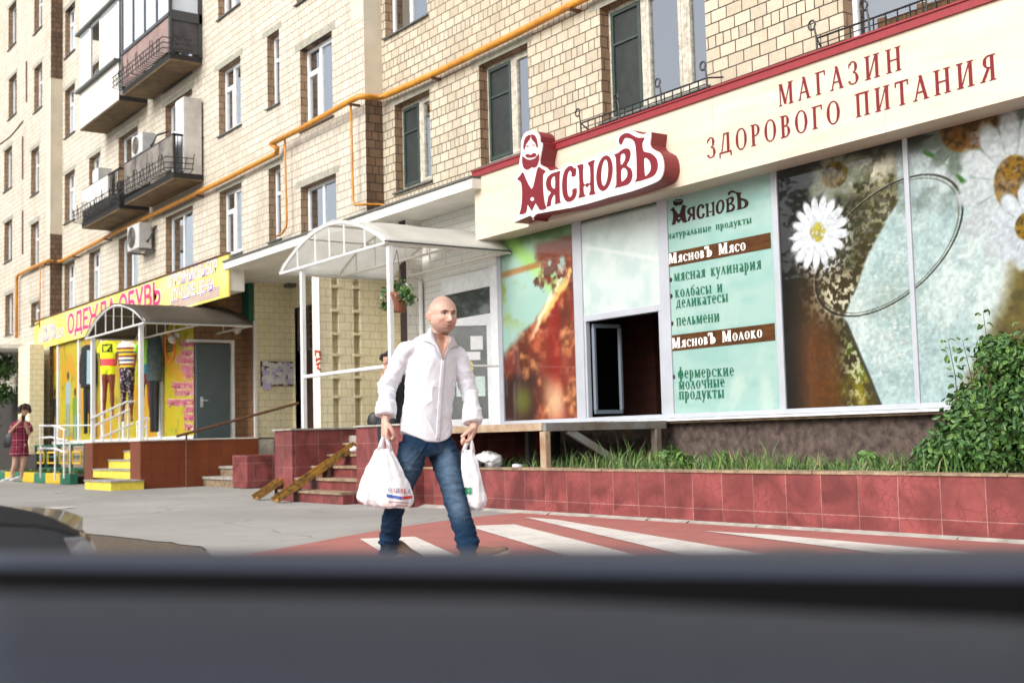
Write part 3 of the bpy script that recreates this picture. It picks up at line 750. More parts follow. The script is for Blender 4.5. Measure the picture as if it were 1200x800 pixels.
def body_ll(o, x0, x1, yf, z0, z1):
    xm = PY(127, 230, yf).x
    p = MB(); p.box(x0+.02, xm, yf-.02, yf, z0+.3, z1-.03); p.build('front_panel', sheet_white, o)
    p = MB()
    x = xm+.1
    while x < x1: p.box(x, x+.02, yf, yf+.02, z0, z1); x += .13
    p.box(x0, x1, yf-.01, yf+.03, z1-.04, z1); p.box(x1-.04, x1, yf, YM, z1-.04, z1); p.box(x1-.02, x1, yf, YM-.02, z0, z0+.55)
    p.box(x0, x1, yf+.01, yf+.02, z0, z0+.3)
    p.build('railing', MT['soot'], o); rail_wires(o, x0, x1, yf, z0, z1)
LLB = balcony((96.4, 268.3), (140, 245), (175, 248), (127, 204), body_ll)
def body_ul(o, x0, x1, yf, z0, z1):
    zr = PY(135, 3, yf).z
    p = MB(); p.box(x0, x1, yf-.02, yf+.02, z0-.12, z1); p.build('front_panel', sheet_white, o)
    p = MB(); p.box(x1-.03, x1, yf, YM-.01, z0-.1, zr); p.build('side_panel', sheet_white, o)
    p = MB(); p.box(x0-.05, x1+.05, yf-.14, yf+.02, z1-.01, z1+.04); p.build('ledge', MT['sill'], o)
    p = MB(); p.box(x0, x0+.06, yf-.02, yf+.03, z1, zr); p.box(x1-.1, x1, yf-.02, yf+.03, z1, zr)
    xa, xb_ = PY(106.5, 60, yf).x, PY(118, 60, yf).x
    for q in (xa, xb_): p.box(q-.05, q+.05, yf-.02, yf+.03, z1, zr)
    p.box(x0, x1, yf-.02, yf+.03, zr-.06, zr)
    p.build('frame', MT['frame_white'], o)
    gm = mat('pale_blinded_glazing', (0.64, 0.68, 0.74), .12, spec=.7, noise_amt=.06, noise_scale=2)
    for q0, q1 in ((x0+.06, xa-.05), (xb_+.05, x1-.1)): p = MB(); p.box(q0, q1, yf, yf+.01, z1+.04, zr-.06); p.build('pane', gm, o)
    p = MB(); p.box(x0, x1, YM-.1, YM-.06, z0, zr); p.build('rear_panel', mat('brown_wood_boards', (0.12, 0.06, 0.03), .8, noise_amt=.4), o)
    p = MB(); p.box(x0-.1, x1+.08, yf-.12, YM, zr, zr+.06); p.build('roof', MT['sill'], o)
    p = MB(); p.box(x0, x1, yf-.015, yf+.02, zr+.065, zr+1.3); p.build('upper_panel', mat('pale_green_sheet', (0.60, 0.62, 0.56), .7, noise_amt=.15, noise_scale=2), o)
    # pot plant in the open sash
    p = MB(); xm = (xa+xb_)/2
    for i in range(26):
        a = random.uniform(0, 6.28); r = random.uniform(.1, .28)
        p.add([(xm+.02*math.cos(a+1.5), yf+.1, z1+.05), (xm-.02*math.cos(a+1.5), yf+.12, z1+.05), (xm+r*math.cos(a), yf+.1+.2*math.sin(a)*r, z1+.15+random.uniform(.1, .4))], [(0, 1, 2)])
    p.build('pot_plant', MT['leaf_light'], o)
balcony((93.8, 153.6), (140, 118.5), (173, 122.7), (138, 73), body_ul)
def body_ur(o, x0, x1, yf, z0, z1):
    zr = z1+1.5; n = 3
    p = MB()
    n = 9
    for i in range(n): p.box(x0+(x1-x0)*i/n+.004, x0+(x1-x0)*(i+1)/n-.004, yf-.02+.004*(i % 2), yf+.0, z0+.05, z1-.03)
    p.build('front_panel', sheet_rose, o)
    p = MB(); p.box(x1-.02, x1-.0, yf+.05, YM-.03, z0+.05, z1-.1); p.build('side_panel', sheet_dark, o)
    p = MB()
    for i in range(5): q = x0+(x1-x0)*i/4; p.box(q-.04, q+.04, yf-.03, yf+.03, z0 if i in (0, 4) else z1, zr)
    p.box(x0-.03, x1+.03, yf-.05, yf+.03, z1-.03, z1+.05); p.box(x1-.03, x1+.03, yf, YM, z1-.1, z1+.12); p.box(x1-.04, x1+.03, YM-.08, YM, z0, zr)
    p.build('frame', mat('dark_grey_frame', (0.05, 0.052, 0.058), .5), o)
    gm = mat('sky_blinded_glazing', (0.60, 0.66, 0.74), .10, spec=.8, noise_amt=.05, noise_scale=2)
    for i in range(4): p = MB(); p.box(x0+(x1-x0)*i/4+.04, x0+(x1-x0)*(i+1)/4-.04, yf, yf+.01, z1+.05, zr); p.build('pane', gm, o)
    p = MB(); p.box(x1-.008, x1, yf+.05, YM-.1, z1+.12, zr); p.build('pane', gm, o)
    rail_wires(o, x0, x1, yf, z0, z1)
balcony((144.3, 112), (199.5, 70), (237, 76), (201, 16), body_ur)

# things standing on the balconies
def cabinet(pxl, pxr, pxb, pyt, zbase, Y1, label):
    X1 = PY(pxb, pyt, Y1).x; Y0 = PX(pxr, pyt, X1).y; X0 = PY(pxl, pyt, Y0).x; zt = PY(pxr, pyt, Y0).z
    t = thing('cabinet', ((X0+X1)/2, (Y0+Y1)/2, zbase), label, 'cabinet', 'cabinets on the balconies')
    b = MB(); b.box(X0, X1, Y0, Y1, zbase, zt); b.build('body', mat('worn_white_cabinet', (0.62, 0.60, 0.56), .7, color2=(0.38, 0.35, 0.32), noise_scale=2.2, detail=7), t)
    b = MB(); b.box(X0+.02, (X0+X1)/2-.005, Y0-.015, Y0-.001, zbase+.05, zt-.03); b.build('door', MT['frame_white'], t)
    b = MB(); b.box((X0+X1)/2+.005, X1-.02, Y0-.015, Y0-.001, zbase+.05, zt-.03); b.build('door', MT['frame_white'], t)
cabinet(206, 215.5, 236, 113, LRB[3], YM-.05, 'tall worn white cabinet standing on the lower right balcony')
cabinet(109, 115.5, 131, 196, LLB[3], YM-.1, 'pale cabinet on the lowest balcony beside its white panel')
def aircon(px0, px1, py_t, py_b, Y0, label):
    a, c = PY(px0, (py_t+py_b)/2, Y0), PY(px1, (py_t+py_b)/2, Y0)
    zt, zb = PY(px1, py_t, Y0).z, PY(px1, py_b, Y0).z
    t = thing('air_conditioner', ((a.x+c.x)/2, Y0+.15, zb), label, 'air conditioner', 'air conditioners on the facade')
    b = MB(); b.box(a.x, c.x, Y0, Y0+.32, zb, zt); b.build('casing', MT['ac_white'], t, bevel=.02)
    b = MB(); cx, cz, r = a.x+(c.x-a.x)*.42, (zb+zt)/2, (zt-zb)*.40
    for q in range(4): b.tube([(cx+r*(1-q*.24)*math.cos(i*math.pi/12), Y0-.012, cz+r*(1-q*.24)*math.sin(i*math.pi/12)) for i in range(25)], .012, 5)
    b.tube([(cx, Y0-.008, cz), (cx, Y0-.001, cz)], r*.97, 24, 1)
    b.build('fan_grille', [MT['steel_grey'], MT['black_plastic']], t)
    b = MB(); b.bar((a.x+.05, Y0+.02, zb-.03), (a.x+.05, YM, zb-.03), .04, .04); b.bar((c.x-.05, Y0+.02, zb-.03), (c.x-.05, YM, zb-.03), .04, .04)
    b.build('bracket', MT['sill'], t)
    b = MB(); b.tube([(c.x+.01, Y0+.2, zb+.15), (c.x+.1, Y0+.22, zb+.2), (c.x+.12, Y0+.3, zb+.4), (c.x+.04, YM+.0, zb+.55)], .025, 7); b.build('hose', MT['black_plastic'], t)
aircon(154, 166.5, 154, 178, YM-.62, 'white air conditioner hanging between the two lower balconies')
aircon(149, 162.5, 260, 290, YM-.42, 'white air conditioner on the brick under the lowest balcony, above the yellow sign')

# ---------------- gas pipe
gp = thing('gas_pipe', (-18.3, 9.7, 4.2), 'long yellow gas pipe running along the brick facade above the shops', 'gas pipe')
b = MB()
yl, ym, yr = YL-.1, YM-.12, YR-.12
path = [PY(19.4, 396, yl), PY(19.5, 335, yl), PY(19.7, 325, yl), PY(22, 321.5, yl), PY(30, 317.5, yl), PY(50, 308, yl), PY(57, 305.5, yl), PY(66, 307, ym), PY(72, 306, ym), PY(128, 276, ym), PY(200, 241.5, ym), PY(262, 211.5, ym), PY(324, 179.5, ym)]
b.tube(path, .052, 10)
b.tube([PY(324, 179.5, ym), PY(325, 174, ym-.05), PY(318, 168.5, ym-.1)], .052, 10)
b.tube([PY(318, 168.5, ym-.1), PY(360, 147, ym-.1), PY(403, 122.5, ym-.1), PY(412, 117.5, ym-.1), PY(421, 113.5, ym-.1), PY(432, 113.3, ym+.05), PY(444, 114.5, yr), PY(455, 111, yr), PY(505, 88.5, yr), PY(560, 61.5, yr), PY(610, 37, yr), PY(663, 9.5, yr), PY(720, -19, yr)], .052, 10)
b.build('main_pipe', MT['pipe'], gp, smooth=True)
for pts in ([(334, 163), (334.5, 200), (336, 255), (335.5, 266), (331, 273), (324, 277)], ):
    b = MB(); b.tube([PY(x, y, ym-.02) for x, y in pts], .022, 8); b.build('drop_pipe', MT['pipe'], gp, smooth=True)
b = MB(); b.tube([PY(411, 122, ym-.04), PY(412.5, 180, ym-.04), PY(413.5, 234, ym-.04), PY(416, 240, ym-.04), PY(428, 239.5, ym), PY(443, 239.5, yr), PY(452, 241, yr)], .022, 8); b.build('drop_pipe', MT['pipe'], gp, smooth=True)
b = MB(); b.tube([PY(47.3, 309, yl), PY(46.8, 345, yl), PY(46.5, 384, yl)], .022, 8); b.build('drop_pipe', MT['pipe'], gp, smooth=True)
for px, py, yy in ((125, 277.5, ym), (232, 226, ym), (412, 118, ym-.1), (508, 87, yr), (670, 6, yr), (88, 298, ym), (54, 307, yl)):
    p = PY(px, py, yy); b = MB(); b.bar((p.x+.02, yy-.07, p.z-.075), (p.x+.02, yy+.15, p.z-.075), .045, .035); b.build('bracket', MT['rust'], gp)
# thin cables on the far section
b = MB(); b.tube([PY(31, 72, YL-.02), PY(31, 120, YL-.02)], .025, 5); b.tube([PY(26.5, 160, YL-.02), PY(26.5, 210, YL-.02)], .025, 5); b.tube([PY(26.5, 247, YL-.02), PY(26.5, 298, YL-.02)], .025, 5)
b.tube([PY(0, 169, YL-.02), PY(12, 160, YL-.02), PY(27, 142, YL-.02)], .02, 5)
b.build('cable', MT['rust'], bld)

# ================================================================== LETTERING
def curve_mesh(loops, offset=0.0):
    """closed 2-D loops (holes by even-odd) -> flat mesh data (verts, faces)"""
    cu = bpy.data.curves.new('tmp', 'CURVE'); cu.dimensions = '2D'; cu.fill_mode = 'BOTH' if False else 'FRONT'
    cu.offset = offset
    for lp in loops:
        sp = cu.splines.new('POLY'); sp.points.add(len(lp)-1); sp.use_cyclic_u = True
        for i, p in enumerate(lp): sp.points[i].co = (p[0], p[1], 0, 1)
    return eval_curve(cu)
def eval_curve(cu):
    ob = bpy.data.objects.new('tmp', cu); COL.objects.link(ob)
    dg = bpy.context.evaluated_depsgraph_get(); dg.update()
    me = bpy.data.meshes.new_from_object(ob.evaluated_get(dg))
    V = [tuple(v.co) for v in me.vertices]; F = [tuple(p.vertices) for p in me.polygons]
    bpy.data.meshes.remove(me); bpy.data.objects.remove(ob); bpy.data.curves.remove(cu)
    return V, F
def sans(text, offset=0.0):
    cu = bpy.data.curves.new('tmp', 'FONT'); cu.body = text; cu.offset = offset; cu.resolution_u = 3
    return eval_curve(cu)
def place(name, V, F, m, par, o, ux, uz, n, thick=0.0, fit=None, align='l'):
    """2-D mesh to 3-D: o origin, ux / uz world vectors per unit, n outward normal; fit=(width,height) scales the outline"""
    xs = [v[0] for v in V]; ys = [v[1] for v in V]
    sx = sy = 1.0; ox = min(xs); oy = 0.0
    if fit:
        sx = fit[0]/(max(xs)-min(xs)); sy = (fit[1]/(max(ys)-min(ys))) if fit[1] else sx
        if fit[1]: oy = min(ys)
    ux, uz, n, o = Vector(ux), Vector(uz), Vector(n), Vector(o)
    P = [o + ux*((v[0]-ox)*sx) + uz*((v[1]-oy)*sy) + n*v[2] for v in V]
    b = MB(); b.add(P, F)
    if thick:
        k = len(P); b.add([p - n*thick for p in P], [tuple(reversed(f)) for f in F])
        ec = {}
        for f in F:
            for i in range(len(f)):
                e = (f[i], f[(i+1) % len(f)]); ec[e] = ec.get(e, 0)+1
        for (i, j), c in ec.items():
            if (j, i) not in ec: b.f.append((j, i, i+k, j+k)); b.m.append(0)
    return b.build(name, m, par)
# a small serif alphabet drawn from stems, bowls and slabs
class Serif:
    def __init__(s, T=.17, t=.06, sl=.085, sh=.045, cond=1.0):
        s.T, s.t, s.sl, s.sh, s.cond = T, t, sl, sh, cond
    def glyph(s, ch):
        T, t, sl, sh = s.T, s.t, s.sl, s.sh
        out = []
        def quad(a, b_, c, d): out.append([a, b_, c, d])
        def V(x, y0=0, y1=1, w=T): quad((x-w/2, y0), (x+w/2, y0), (x+w/2, y1), (x-w/2, y1))
        def Hz(x0, x1, y, w=t): quad((x0, y-w/2), (x1, y-w/2), (x1, y+w/2), (x0, y+w/2))
        def S(x, y, l=None, w=T):
            l = l or sl; y0 = y if y < .5 else y-sh
            quad((x-w/2-l, y0), (x+w/2+l, y0), (x+w/2+l, y0+sh), (x-w/2-l, y0+sh))
        def D(x0, y0, x1, y1, w): quad((x0-w/2, y0), (x0+w/2, y0), (x1+w/2, y1), (x1-w/2, y1))
        def A(cx, cy, rx, ry, a0, a1, wm=T, wn=t):
            n = max(6, int(abs(a1-a0)/12)); P = []
            for i in range(n+1):
                a = math.radians(a0+(a1-a0)*i/n); c, q = math.cos(a), math.sin(a)
                w = wn+(wm-wn)*abs(c)**1.2
                P.append(((cx+(rx)*c, cy+ry*q), (cx+max(rx-w, .01)*c, cy+max(ry-wn, .01)*q)))
            for i in range(n): quad(P[i][0], P[i+1][0], P[i+1][1], P[i][1])
        st = lambda x, a=True, b_=True, w=T: (V(x, 0, 1, w), S(x, 0, w=w) if a else 0, S(x, 1, w=w) if b_ else 0)
        adv = .8; c = ch
        low = c.islower() and c not in 'аеруфбс'
        k = .70 if c.islower() else 1.0
        u = c.upper() if low or c in 'ос' else c
        if u == 'А': D(.1, 0, .42, 1, t*1.2); D(.68, 0, .40, 1, T); Hz(.2, .6, .32); S(.1, 0, w=t); S(.68, 0, l=sl*.7); adv = .88
        elif u == 'В': st(.2); A(.32, .745, .28, .255, -90, 90); A(.32, .27, .33, .27, -90, 90); Hz(.2, .34, .97); Hz(.2, .34, .51); Hz(.2, .34, .03); adv = .76
        elif u == 'Г': st(.2); Hz(.2, .62, 1-t/2); V(.62, .78, 1, t*1.2); adv = .72
        elif u == 'Д': D(.16, .1, .36, 1, t*1.3); V(.62, .06, 1); Hz(.0, .84, .09, t*1.3); V(.03, -.14, .1, t*1.3); V(.81, -.14, .1, t*1.3); Hz(.30, .72, 1-t/2); adv = .95
        elif u == 'З': A(.28, .75, .27, .25, -90, 155); A(.28, .26, .32, .27, -160, 90); D(.06, .72, .06, .9, t); adv = .72
        elif u == 'И': st(.2); st(.72); D(.26, .06, .66, .94, t*1.2); adv = .98
        elif u == 'М': V(.14, 0, 1, t*1.2); S(.14, 0, w=t); D(.47, .05, .2, 1, T); D(.45, .05, .80, 1, t*1.3); st(.84); S(.14, 1, l=.05, w=t); adv = 1.08
        elif u == 'Н': st(.2); st(.72); Hz(.2, .72, .5); adv = .98
        elif u == 'О' or c == 'о': A(.42, .5, .38, .515, 0, 360); adv = .88
        elif u == 'П': st(.2); st(.70); Hz(.2, .7, 1-t/2, t*1.2); adv = .95
        elif u == 'Р': st(.2); A(.32, .72, .32, .28, -90, 90); Hz(.2, .34, .97); Hz(.2, .34, .47); adv = .74
        elif u == 'Т': st(.38, True, False); Hz(.03, .73, 1-t/2, t*1.2); V(.05, .78, 1, t*1.2); V(.71, .78, 1, t*1.2); adv = .80
        elif u == 'Я': st(.60); A(.48, .74, .32, .26, 90, 270); Hz(.46, .6, .97); Hz(.46, .6, .51); D(.13, .0, .42, .5, T*.85); S(.12, 0, l=.06, w=T*.8); adv = .84
        elif u == 'С' or c == 'с': A(.42, .5, .38, .515, 38, 322); V(.73, .68, .9, t*1.4); adv = .82
        elif u == 'К': st(.2); D(.3, .48, .62, 1, t*1.4); D(.66, 0, .34, .56, T); S(.66, 0, l=.05); S(.62, 1, l=.05, w=t); adv = .85
        elif u == 'Л': D(.12, 0, .40, 1, t*1.2); D(.68, 0, .40, 1, T); S(.1, 0, w=t); S(.68, 0, l=sl*.7); adv = .86
        elif u == 'Ы': st(.2); A(.28, .28, .28, .28, -90, 90); Hz(.2, .3, .53); Hz(.2, .3, .03); st(.82); adv = 1.08
        elif u == 'Ь': st(.2); A(.32, .29, .32, .29, -90, 90); Hz(.2, .34, .55); Hz(.2, .34, .03); adv = .74
        elif u == 'Ъ': st(.34, True, False); Hz(.0, .36, 1-t/2, t*1.6); V(.03, .76, 1, t*1.6); A(.46, .31, .32, .31, -90, 90); Hz(.34, .48, .59); Hz(.34, .48, .03); adv = .88
        elif u == 'Ч': st(.66); A(.46, .82, .36, .42, 180, 270); Hz(.44, .66, .43); S(.16, 1, l=.06); V(.18, .78, 1); adv = .92
        elif u == 'Й': st(.2); st(.72); D(.26, .06, .66, .94, t*1.2); A(.46, 1.28, .18, .16, 180, 360, t, t); adv = .98
        elif c == 'а': V(.56, .0, .72); A(.32, .27, .28, .27, 0, 360); A(.34, .72, .28, .28, -0, 150, T, t*1.3); S(.60, 0, l=.05); adv = .76
        elif c == 'е': A(.38, .5, .34, .515, 0, 318); Hz(.1, .70, .52); adv = .78
        elif c == 'р': V(.2, -.45, 1); S(.2, -.45); S(.16, 1, l=.04); A(.36, .5, .36, .515, -140, 140); adv = .82
        elif c == 'у': D(.36, .05, .12, 1, T); D(.22, -.42, .66, 1, t*1.4); S(.12, 1, l=.06); S(.66, 1, l=.06, w=t); A(.16, -.36, .1, .1, 0, 360, .1, .08); adv = .76
        elif c == 'ф': V(.5, -.45, 1.45); S(.5, -.45); S(.5, 1.45); A(.36, .5, .32, .515, 0, 360); A(.64, .5, .32, .515, 0, 360); adv = 1.05
        elif c == 'б': A(.40, .46, .36, .48, 0, 360); A(.52, .72, .48, .55, 95, 180, T*.8, t); Hz(.50, .74, 1.28, .1); adv = .82
        elif c == ' ': adv = .5
        return [[(x*k*s.cond, y*k) for x, y in q] for q in out], (adv+.06)*k*s.cond
    def text(s, txt, track=0.0):
        V_, F_ = [], []; x = 0; lv = 0
        for ch in txt:
            G, a = s.glyph(ch)
            for q in G:
                b_ = len(V_); lv = (lv+1) % 12
                # stroke polygons of one letter overlap: each lies a hair in front of the last
                ar = sum(q[i][0]*q[(i+1) % 4][1]-q[(i+1) % 4][0]*q[i][1] for i in range(4))
                if ar < 0: q = q[::-1]
                V_ += [(p[0]+x, p[1], lv*0.00025) for p in q]; F_.append((b_, b_+1, b_+2, b_+3))
            x += a+track
        return V_, F_
SF = Serif(); SFB = Serif(T=.25, t=.10, sl=.06, sh=.06, cond=.86)
def serif_at(name, txt, m, par, p0, p1, Y, cap, font=None, track=0.0, n=0.004):
    """text with its baseline from pixel p0 to p1 on the plane Y, cap height in metres"""
    V_, F_ = (font or SF).text(txt, track)
    a, c = PY(*p0, Y), PY(*p1, Y)
    w = max(v[0] for v in V_)-min(v[0] for v in V_)
    ux = (c-a)/w
    return place(name, V_, F_, m, par, a+Vector((0, -n, 0)), ux, (0, 0, cap), (0, -1, 0))

# ================================================================== FOOD SHOP
YG = 10.0
ZB, ZTW = 1.02, 3.95
sf = thing('shop_facade', (-9.5, YG, 0.42), 'glazed food shop facade with printed window films on a rough plinth under the cream sign', 'shop facade')
b = MB()
b.box(-14.36, 4, YG+.02, YG+.2, 0, .96, 0)
b.build('plinth', MT['rough_stone'], sf)
b = MB(); b.box(-14.36, 4, YG-.09, YG+.1, .962, ZB-.03, 0); b.box(-14.36, 4, YG-.14, YG+.05, ZB-.03, ZB-.005, 1)
b.build('window_sill', [MT['concrete_warm'], MT['frame_white']], sf)
gx = [PY(584.5, 400, YG).x, PY(590.5, 400, YG).x, PY(671.5, 300, YG).x, PY(683, 300, YG).x, PY(774, 350, YG).x, PY(787, 350, YG).x, PY(908, 330, YG).x, PY(917, 330, YG).x, PY(1064, 300, YG).x, PY(1072, 300, YG).x, -4.6, -4.5, -2.2]
b = MB()
for i in (0, 2, 4, 6, 8, 10): b.box(gx[i]+.012, gx[i+1]-.012, YG-.022, YG+.08, ZB, ZTW)
b.box(gx[0]+.014, 3, YG-.018, YG+.075, ZB, ZB+.055); b.box(gx[0]+.014, 3, YG-.018, YG+.075, ZTW-.06, ZTW)
zt1, zt2 = PY(683, 370, YG).z, PY(683, 382, YG).z
zt1 = (PY(690, 369, YG).z); zt2 = zt1-.085
b.box(gx[3]-.013, gx[4]+.013, YG-.014, YG+.07, zt2, zt1)
b.box(gx[3]-.011, gx[3]+.03, YG-.010, YG+.06, ZB+.056, zt2-.001); b.box(gx[4]-.04, gx[4]+.011, YG-.010, YG+.06, ZB+.056, zt2-.001)
b.build('frame', MT['alu'], sf, bevel=.006)
b = MB(); b.box(-14.3, gx[2]+.04, YG+.12, YG+.16, ZB, 4.0); b.box(gx[5]-.04, 3, YG+.12, YG+.16, ZB, 4.0)
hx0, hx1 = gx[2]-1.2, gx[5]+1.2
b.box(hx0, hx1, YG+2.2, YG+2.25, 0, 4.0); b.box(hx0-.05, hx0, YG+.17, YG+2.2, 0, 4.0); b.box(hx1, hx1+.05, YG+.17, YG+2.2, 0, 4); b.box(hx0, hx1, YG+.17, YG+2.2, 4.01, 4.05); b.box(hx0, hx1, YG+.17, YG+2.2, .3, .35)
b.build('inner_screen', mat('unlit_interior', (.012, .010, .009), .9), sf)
b = MB(); q = PY(727, 430, YG+1.4).x; b.box(q, q+.75, YG+1.4, YG+1.8, .36, zt2+.4); b.build('stacked_crates', brick_mat('dark_red_crates', (.10, .025, .015), (.07, .018, .012), (.02, .01, .008), bw=.4, rh=.22, squash=1), sf)
# the sash that stands open inside the dark hatch
b = MB(); a0 = Vector((gx[3]+.08, YG+.06, 0)); d0 = Vector((.06, .42, 0))
for z0, z1 in ((ZB+.1, ZB+.15), (zt2-.08, zt2-.03)): b.bar(a0+Vector((0, 0, (z0+z1)/2)), a0+d0+Vector((0, 0, (z0+z1)/2)), .03, z1-z0)
for q in (.03, .97): b.box((a0+d0*q).x-.025, (a0+d0*q).x+.025, (a0+d0*q).y-.01, (a0+d0*q).y+.02, ZB+.15, zt2-.08)
b.build('open_sash', mat('shaded_sash', (.16, .19, .23), .5), sf)

def sm(a, b_, x): t = np.clip((x-a)/(b_-a), 0, 1); return t*t*(3-2*t)
def vnoise(x, y, seed=0):
    r = np.random.default_rng(seed); G = r.random((64, 64))
    xi, yi = np.floor(x).astype(int), np.floor(y).astype(int); fx_, fy_ = x-xi, y-yi
    fx_ = fx_*fx_*(3-2*fx_); fy_ = fy_*fy_*(3-2*fy_)
    g = lambda i, j: G[i % 64, j % 64]
    return (g(xi, yi)*(1-fx_)+g(xi+1, yi)*fx_)*(1-fy_)+(g(xi, yi+1)*(1-fx_)+g(xi+1, yi+1)*fx_)*fy_
def fbm(x, y, seed=0, o=4):
    v = 0; a = .5
    for i in range(o): v = v+a*vnoise(x*2**i, y*2**i, seed+i); a *= .5
    return v/(1-.5**o)
def print_sheet(name, x0, x1, z0, z1, Y, fn, m, par, res=130, gain=.72):
    nx = int(res*min(1, (x1-x0)/(z1-z0)*1.2))+2; nz = res
    X, Z = np.meshgrid(np.linspace(x0, x1, nx), np.linspace(z0, z1, nz))
    U, V_ = (X-x0)/(x1-x0), (Z-z0)/(z1-z0)
    C = np.clip(fn(U, V_, X, Z), 0, 1)
    me = bpy.data.meshes.new(name)
    v = np.stack([X, np.full_like(X, Y), Z], -1).reshape(-1, 3)
    idx = np.arange(nx*nz).reshape(nz, nx)
    q = np.stack([idx[:-1, :-1], idx[:-1, 1:], idx[1:, 1:], idx[1:, :-1]], -1).reshape(-1, 4)
    me.from_pydata(v.tolist(), [], q.tolist())
    lin = np.where(C <= .04045, C/12.92, ((C+.055)/1.055)**2.4).reshape(-1, 3)*gain
    at = me.color_attributes.new('Col', 'FLOAT_COLOR', 'POINT')
    at.data.foreach_set('color', np.concatenate([lin, np.ones((len(lin), 1))], 1).astype(np.float32).ravel())
    me.materials.append(m); me.update()
    return link(name, me, par)
MT['print'] = attr_mat('picture_behind_glass', rough=.55, coat=1.0, spec=.2)
MT['print_matt'] = attr_mat('printed_board', rough=.6, coat=.15)
def mixc(a, b_, t): return a*(1-t[..., None])+np.array(b_)*t[..., None]
def f_meat(U, V, X, Z):
    n = fbm(U*5+3, V*9, 3); n2 = fbm(U*12, V*22+5, 9)
    c = np.ones(U.shape+(3,))*np.array([.60, .74, .70])
    c = mixc(c, (.20, .36, .12), sm(.84, .98, V+.1*n)*sm(0, .3, U+.2))
    c = mixc(c, (.60, .80, .40), sm(.10, .0, abs((V-.86)+.45*(U-.25)))*.8)
    c = mixc(c, (.62, .46, .26), sm(.022, .008, abs(V-.745-.03*U))*sm(.62, .5, U))
    c = mixc(c, (.55, .60, .25), sm(.45, .62, n)*sm(.2, .05, abs(V-.62))*sm(.5, .2, U)*.8)
    # the roast: a diagonal mass on the right and below
    edge = .34+.40*U**1.4+.10*(n-.5)
    me_ = sm(edge+.03, edge-.03, V)
    meat = mixc(np.ones(U.shape+(3,))*np.array([.36, .17, .11]), (.80, .55, .36), sm(.40, .85, n2)); meat = mixc(meat, (.58, .20, .15), sm(.3, .8, fbm(U*7+9, V*8, 23))*.55)
    meat = mixc(meat, (.55, .12, .10), sm(.12, .04, abs(U-.72))*.6)
    c = c*(1-me_[..., None])+meat*me_[..., None]
    c = mixc(c, (.94, .72, .42), sm(.05, .01, abs(V-(edge-.02)))*sm(.5, .7, U+.1*n))
    c = mixc(c, (.97, .90, .76), sm(.035, .0, abs(V-(.16+.62*U)+.05*(n2-.5)))*sm(.3, .55, U)*.85)
    dk = sm(.28, .22, V+.06*n2)*sm(.55, .35, U)
    c = mixc(c, (.20, .08, .05), dk)
    c = mixc(c, (.38, .42, .14), sm(.20, .02, np.hypot((U-.26), (V-.10)*1.6))*.8)
    c = mixc(c, (.86, .74, .58), sm(.20, .02, np.hypot((U-.68)+.3*(V-.1)+.1*(n-.5), (V-.08)*1.2))*.8)
    # dark branch and roof-like shape of the upper right
    c = mixc(c, (.46, .30, .26), sm(.06, .03, abs(V-.83+.02*n))*sm(.45, .55, U))
    c = mixc(c, (.33, .18, .10), sm(.52, .62, n2)*sm(.13, .04, abs(V-.70))*sm(.35, .5, U))
    c = mixc(c, (.50, .20, .12), sm(.30, .62, fbm(U*20, V*40, 4))*sm(.10, .04, abs(V-.735))*sm(.5, .6, U)*.8)
    return c
PA0 = PY(690, 300, YG)
print_sheet('pane_picture', gx[1]-.012, gx[2]+.012, ZB+.055, ZTW-.05, YG, f_meat, MT['print'], sf, 150, .9)
def f_transom_reflection(U, V, X, Z):  # reflected sky, tree patch and the sign's dark band painted as colour
    n = fbm(U*6, V*6, 8)
    c = np.ones(U.shape+(3,))*np.array([.76, .84, .83])
    c = mixc(c, (.84, .89, .88), sm(.3, .7, n)); c = mixc(c, (.90, .93, .93), sm(.03, .0, abs(V-.62+.25*U))*.8)
    c = mixc(c, (.10, .12, .10), sm(.80, .86, V)); c = mixc(c, (.34, .42, .16), sm(.45, .7, fbm(U*9, V*14, 3))*sm(.70, .85, V)*sm(.5, .7, U))
    return c
print_sheet('pane_picture', gx[3]-.012, gx[4]+.012, zt1, ZTW-.05, YG, f_transom_reflection, MT['print'], sf, 110, .72)
xi0, xi1 = gx[5], gx[6]
def f_info(U, V, X, Z):
    n = fbm(U*4, V*30, 2); n2 = fbm(U*8, V*10, 6)
    c = np.ones(U.shape+(3,))*np.array([.66, .80, .77])
    c = mixc(c, (.60, .77, .74), sm(.4, .7, n)); c = mixc(c, (.74, .84, .80), sm(.5, .75, n2)*sm(.6, .2, V))
    return c
print_sheet('pane_picture', xi0-.012, xi1+.012, ZB+.055, ZTW-.05, YG, f_info, MT['print'], sf, 60)

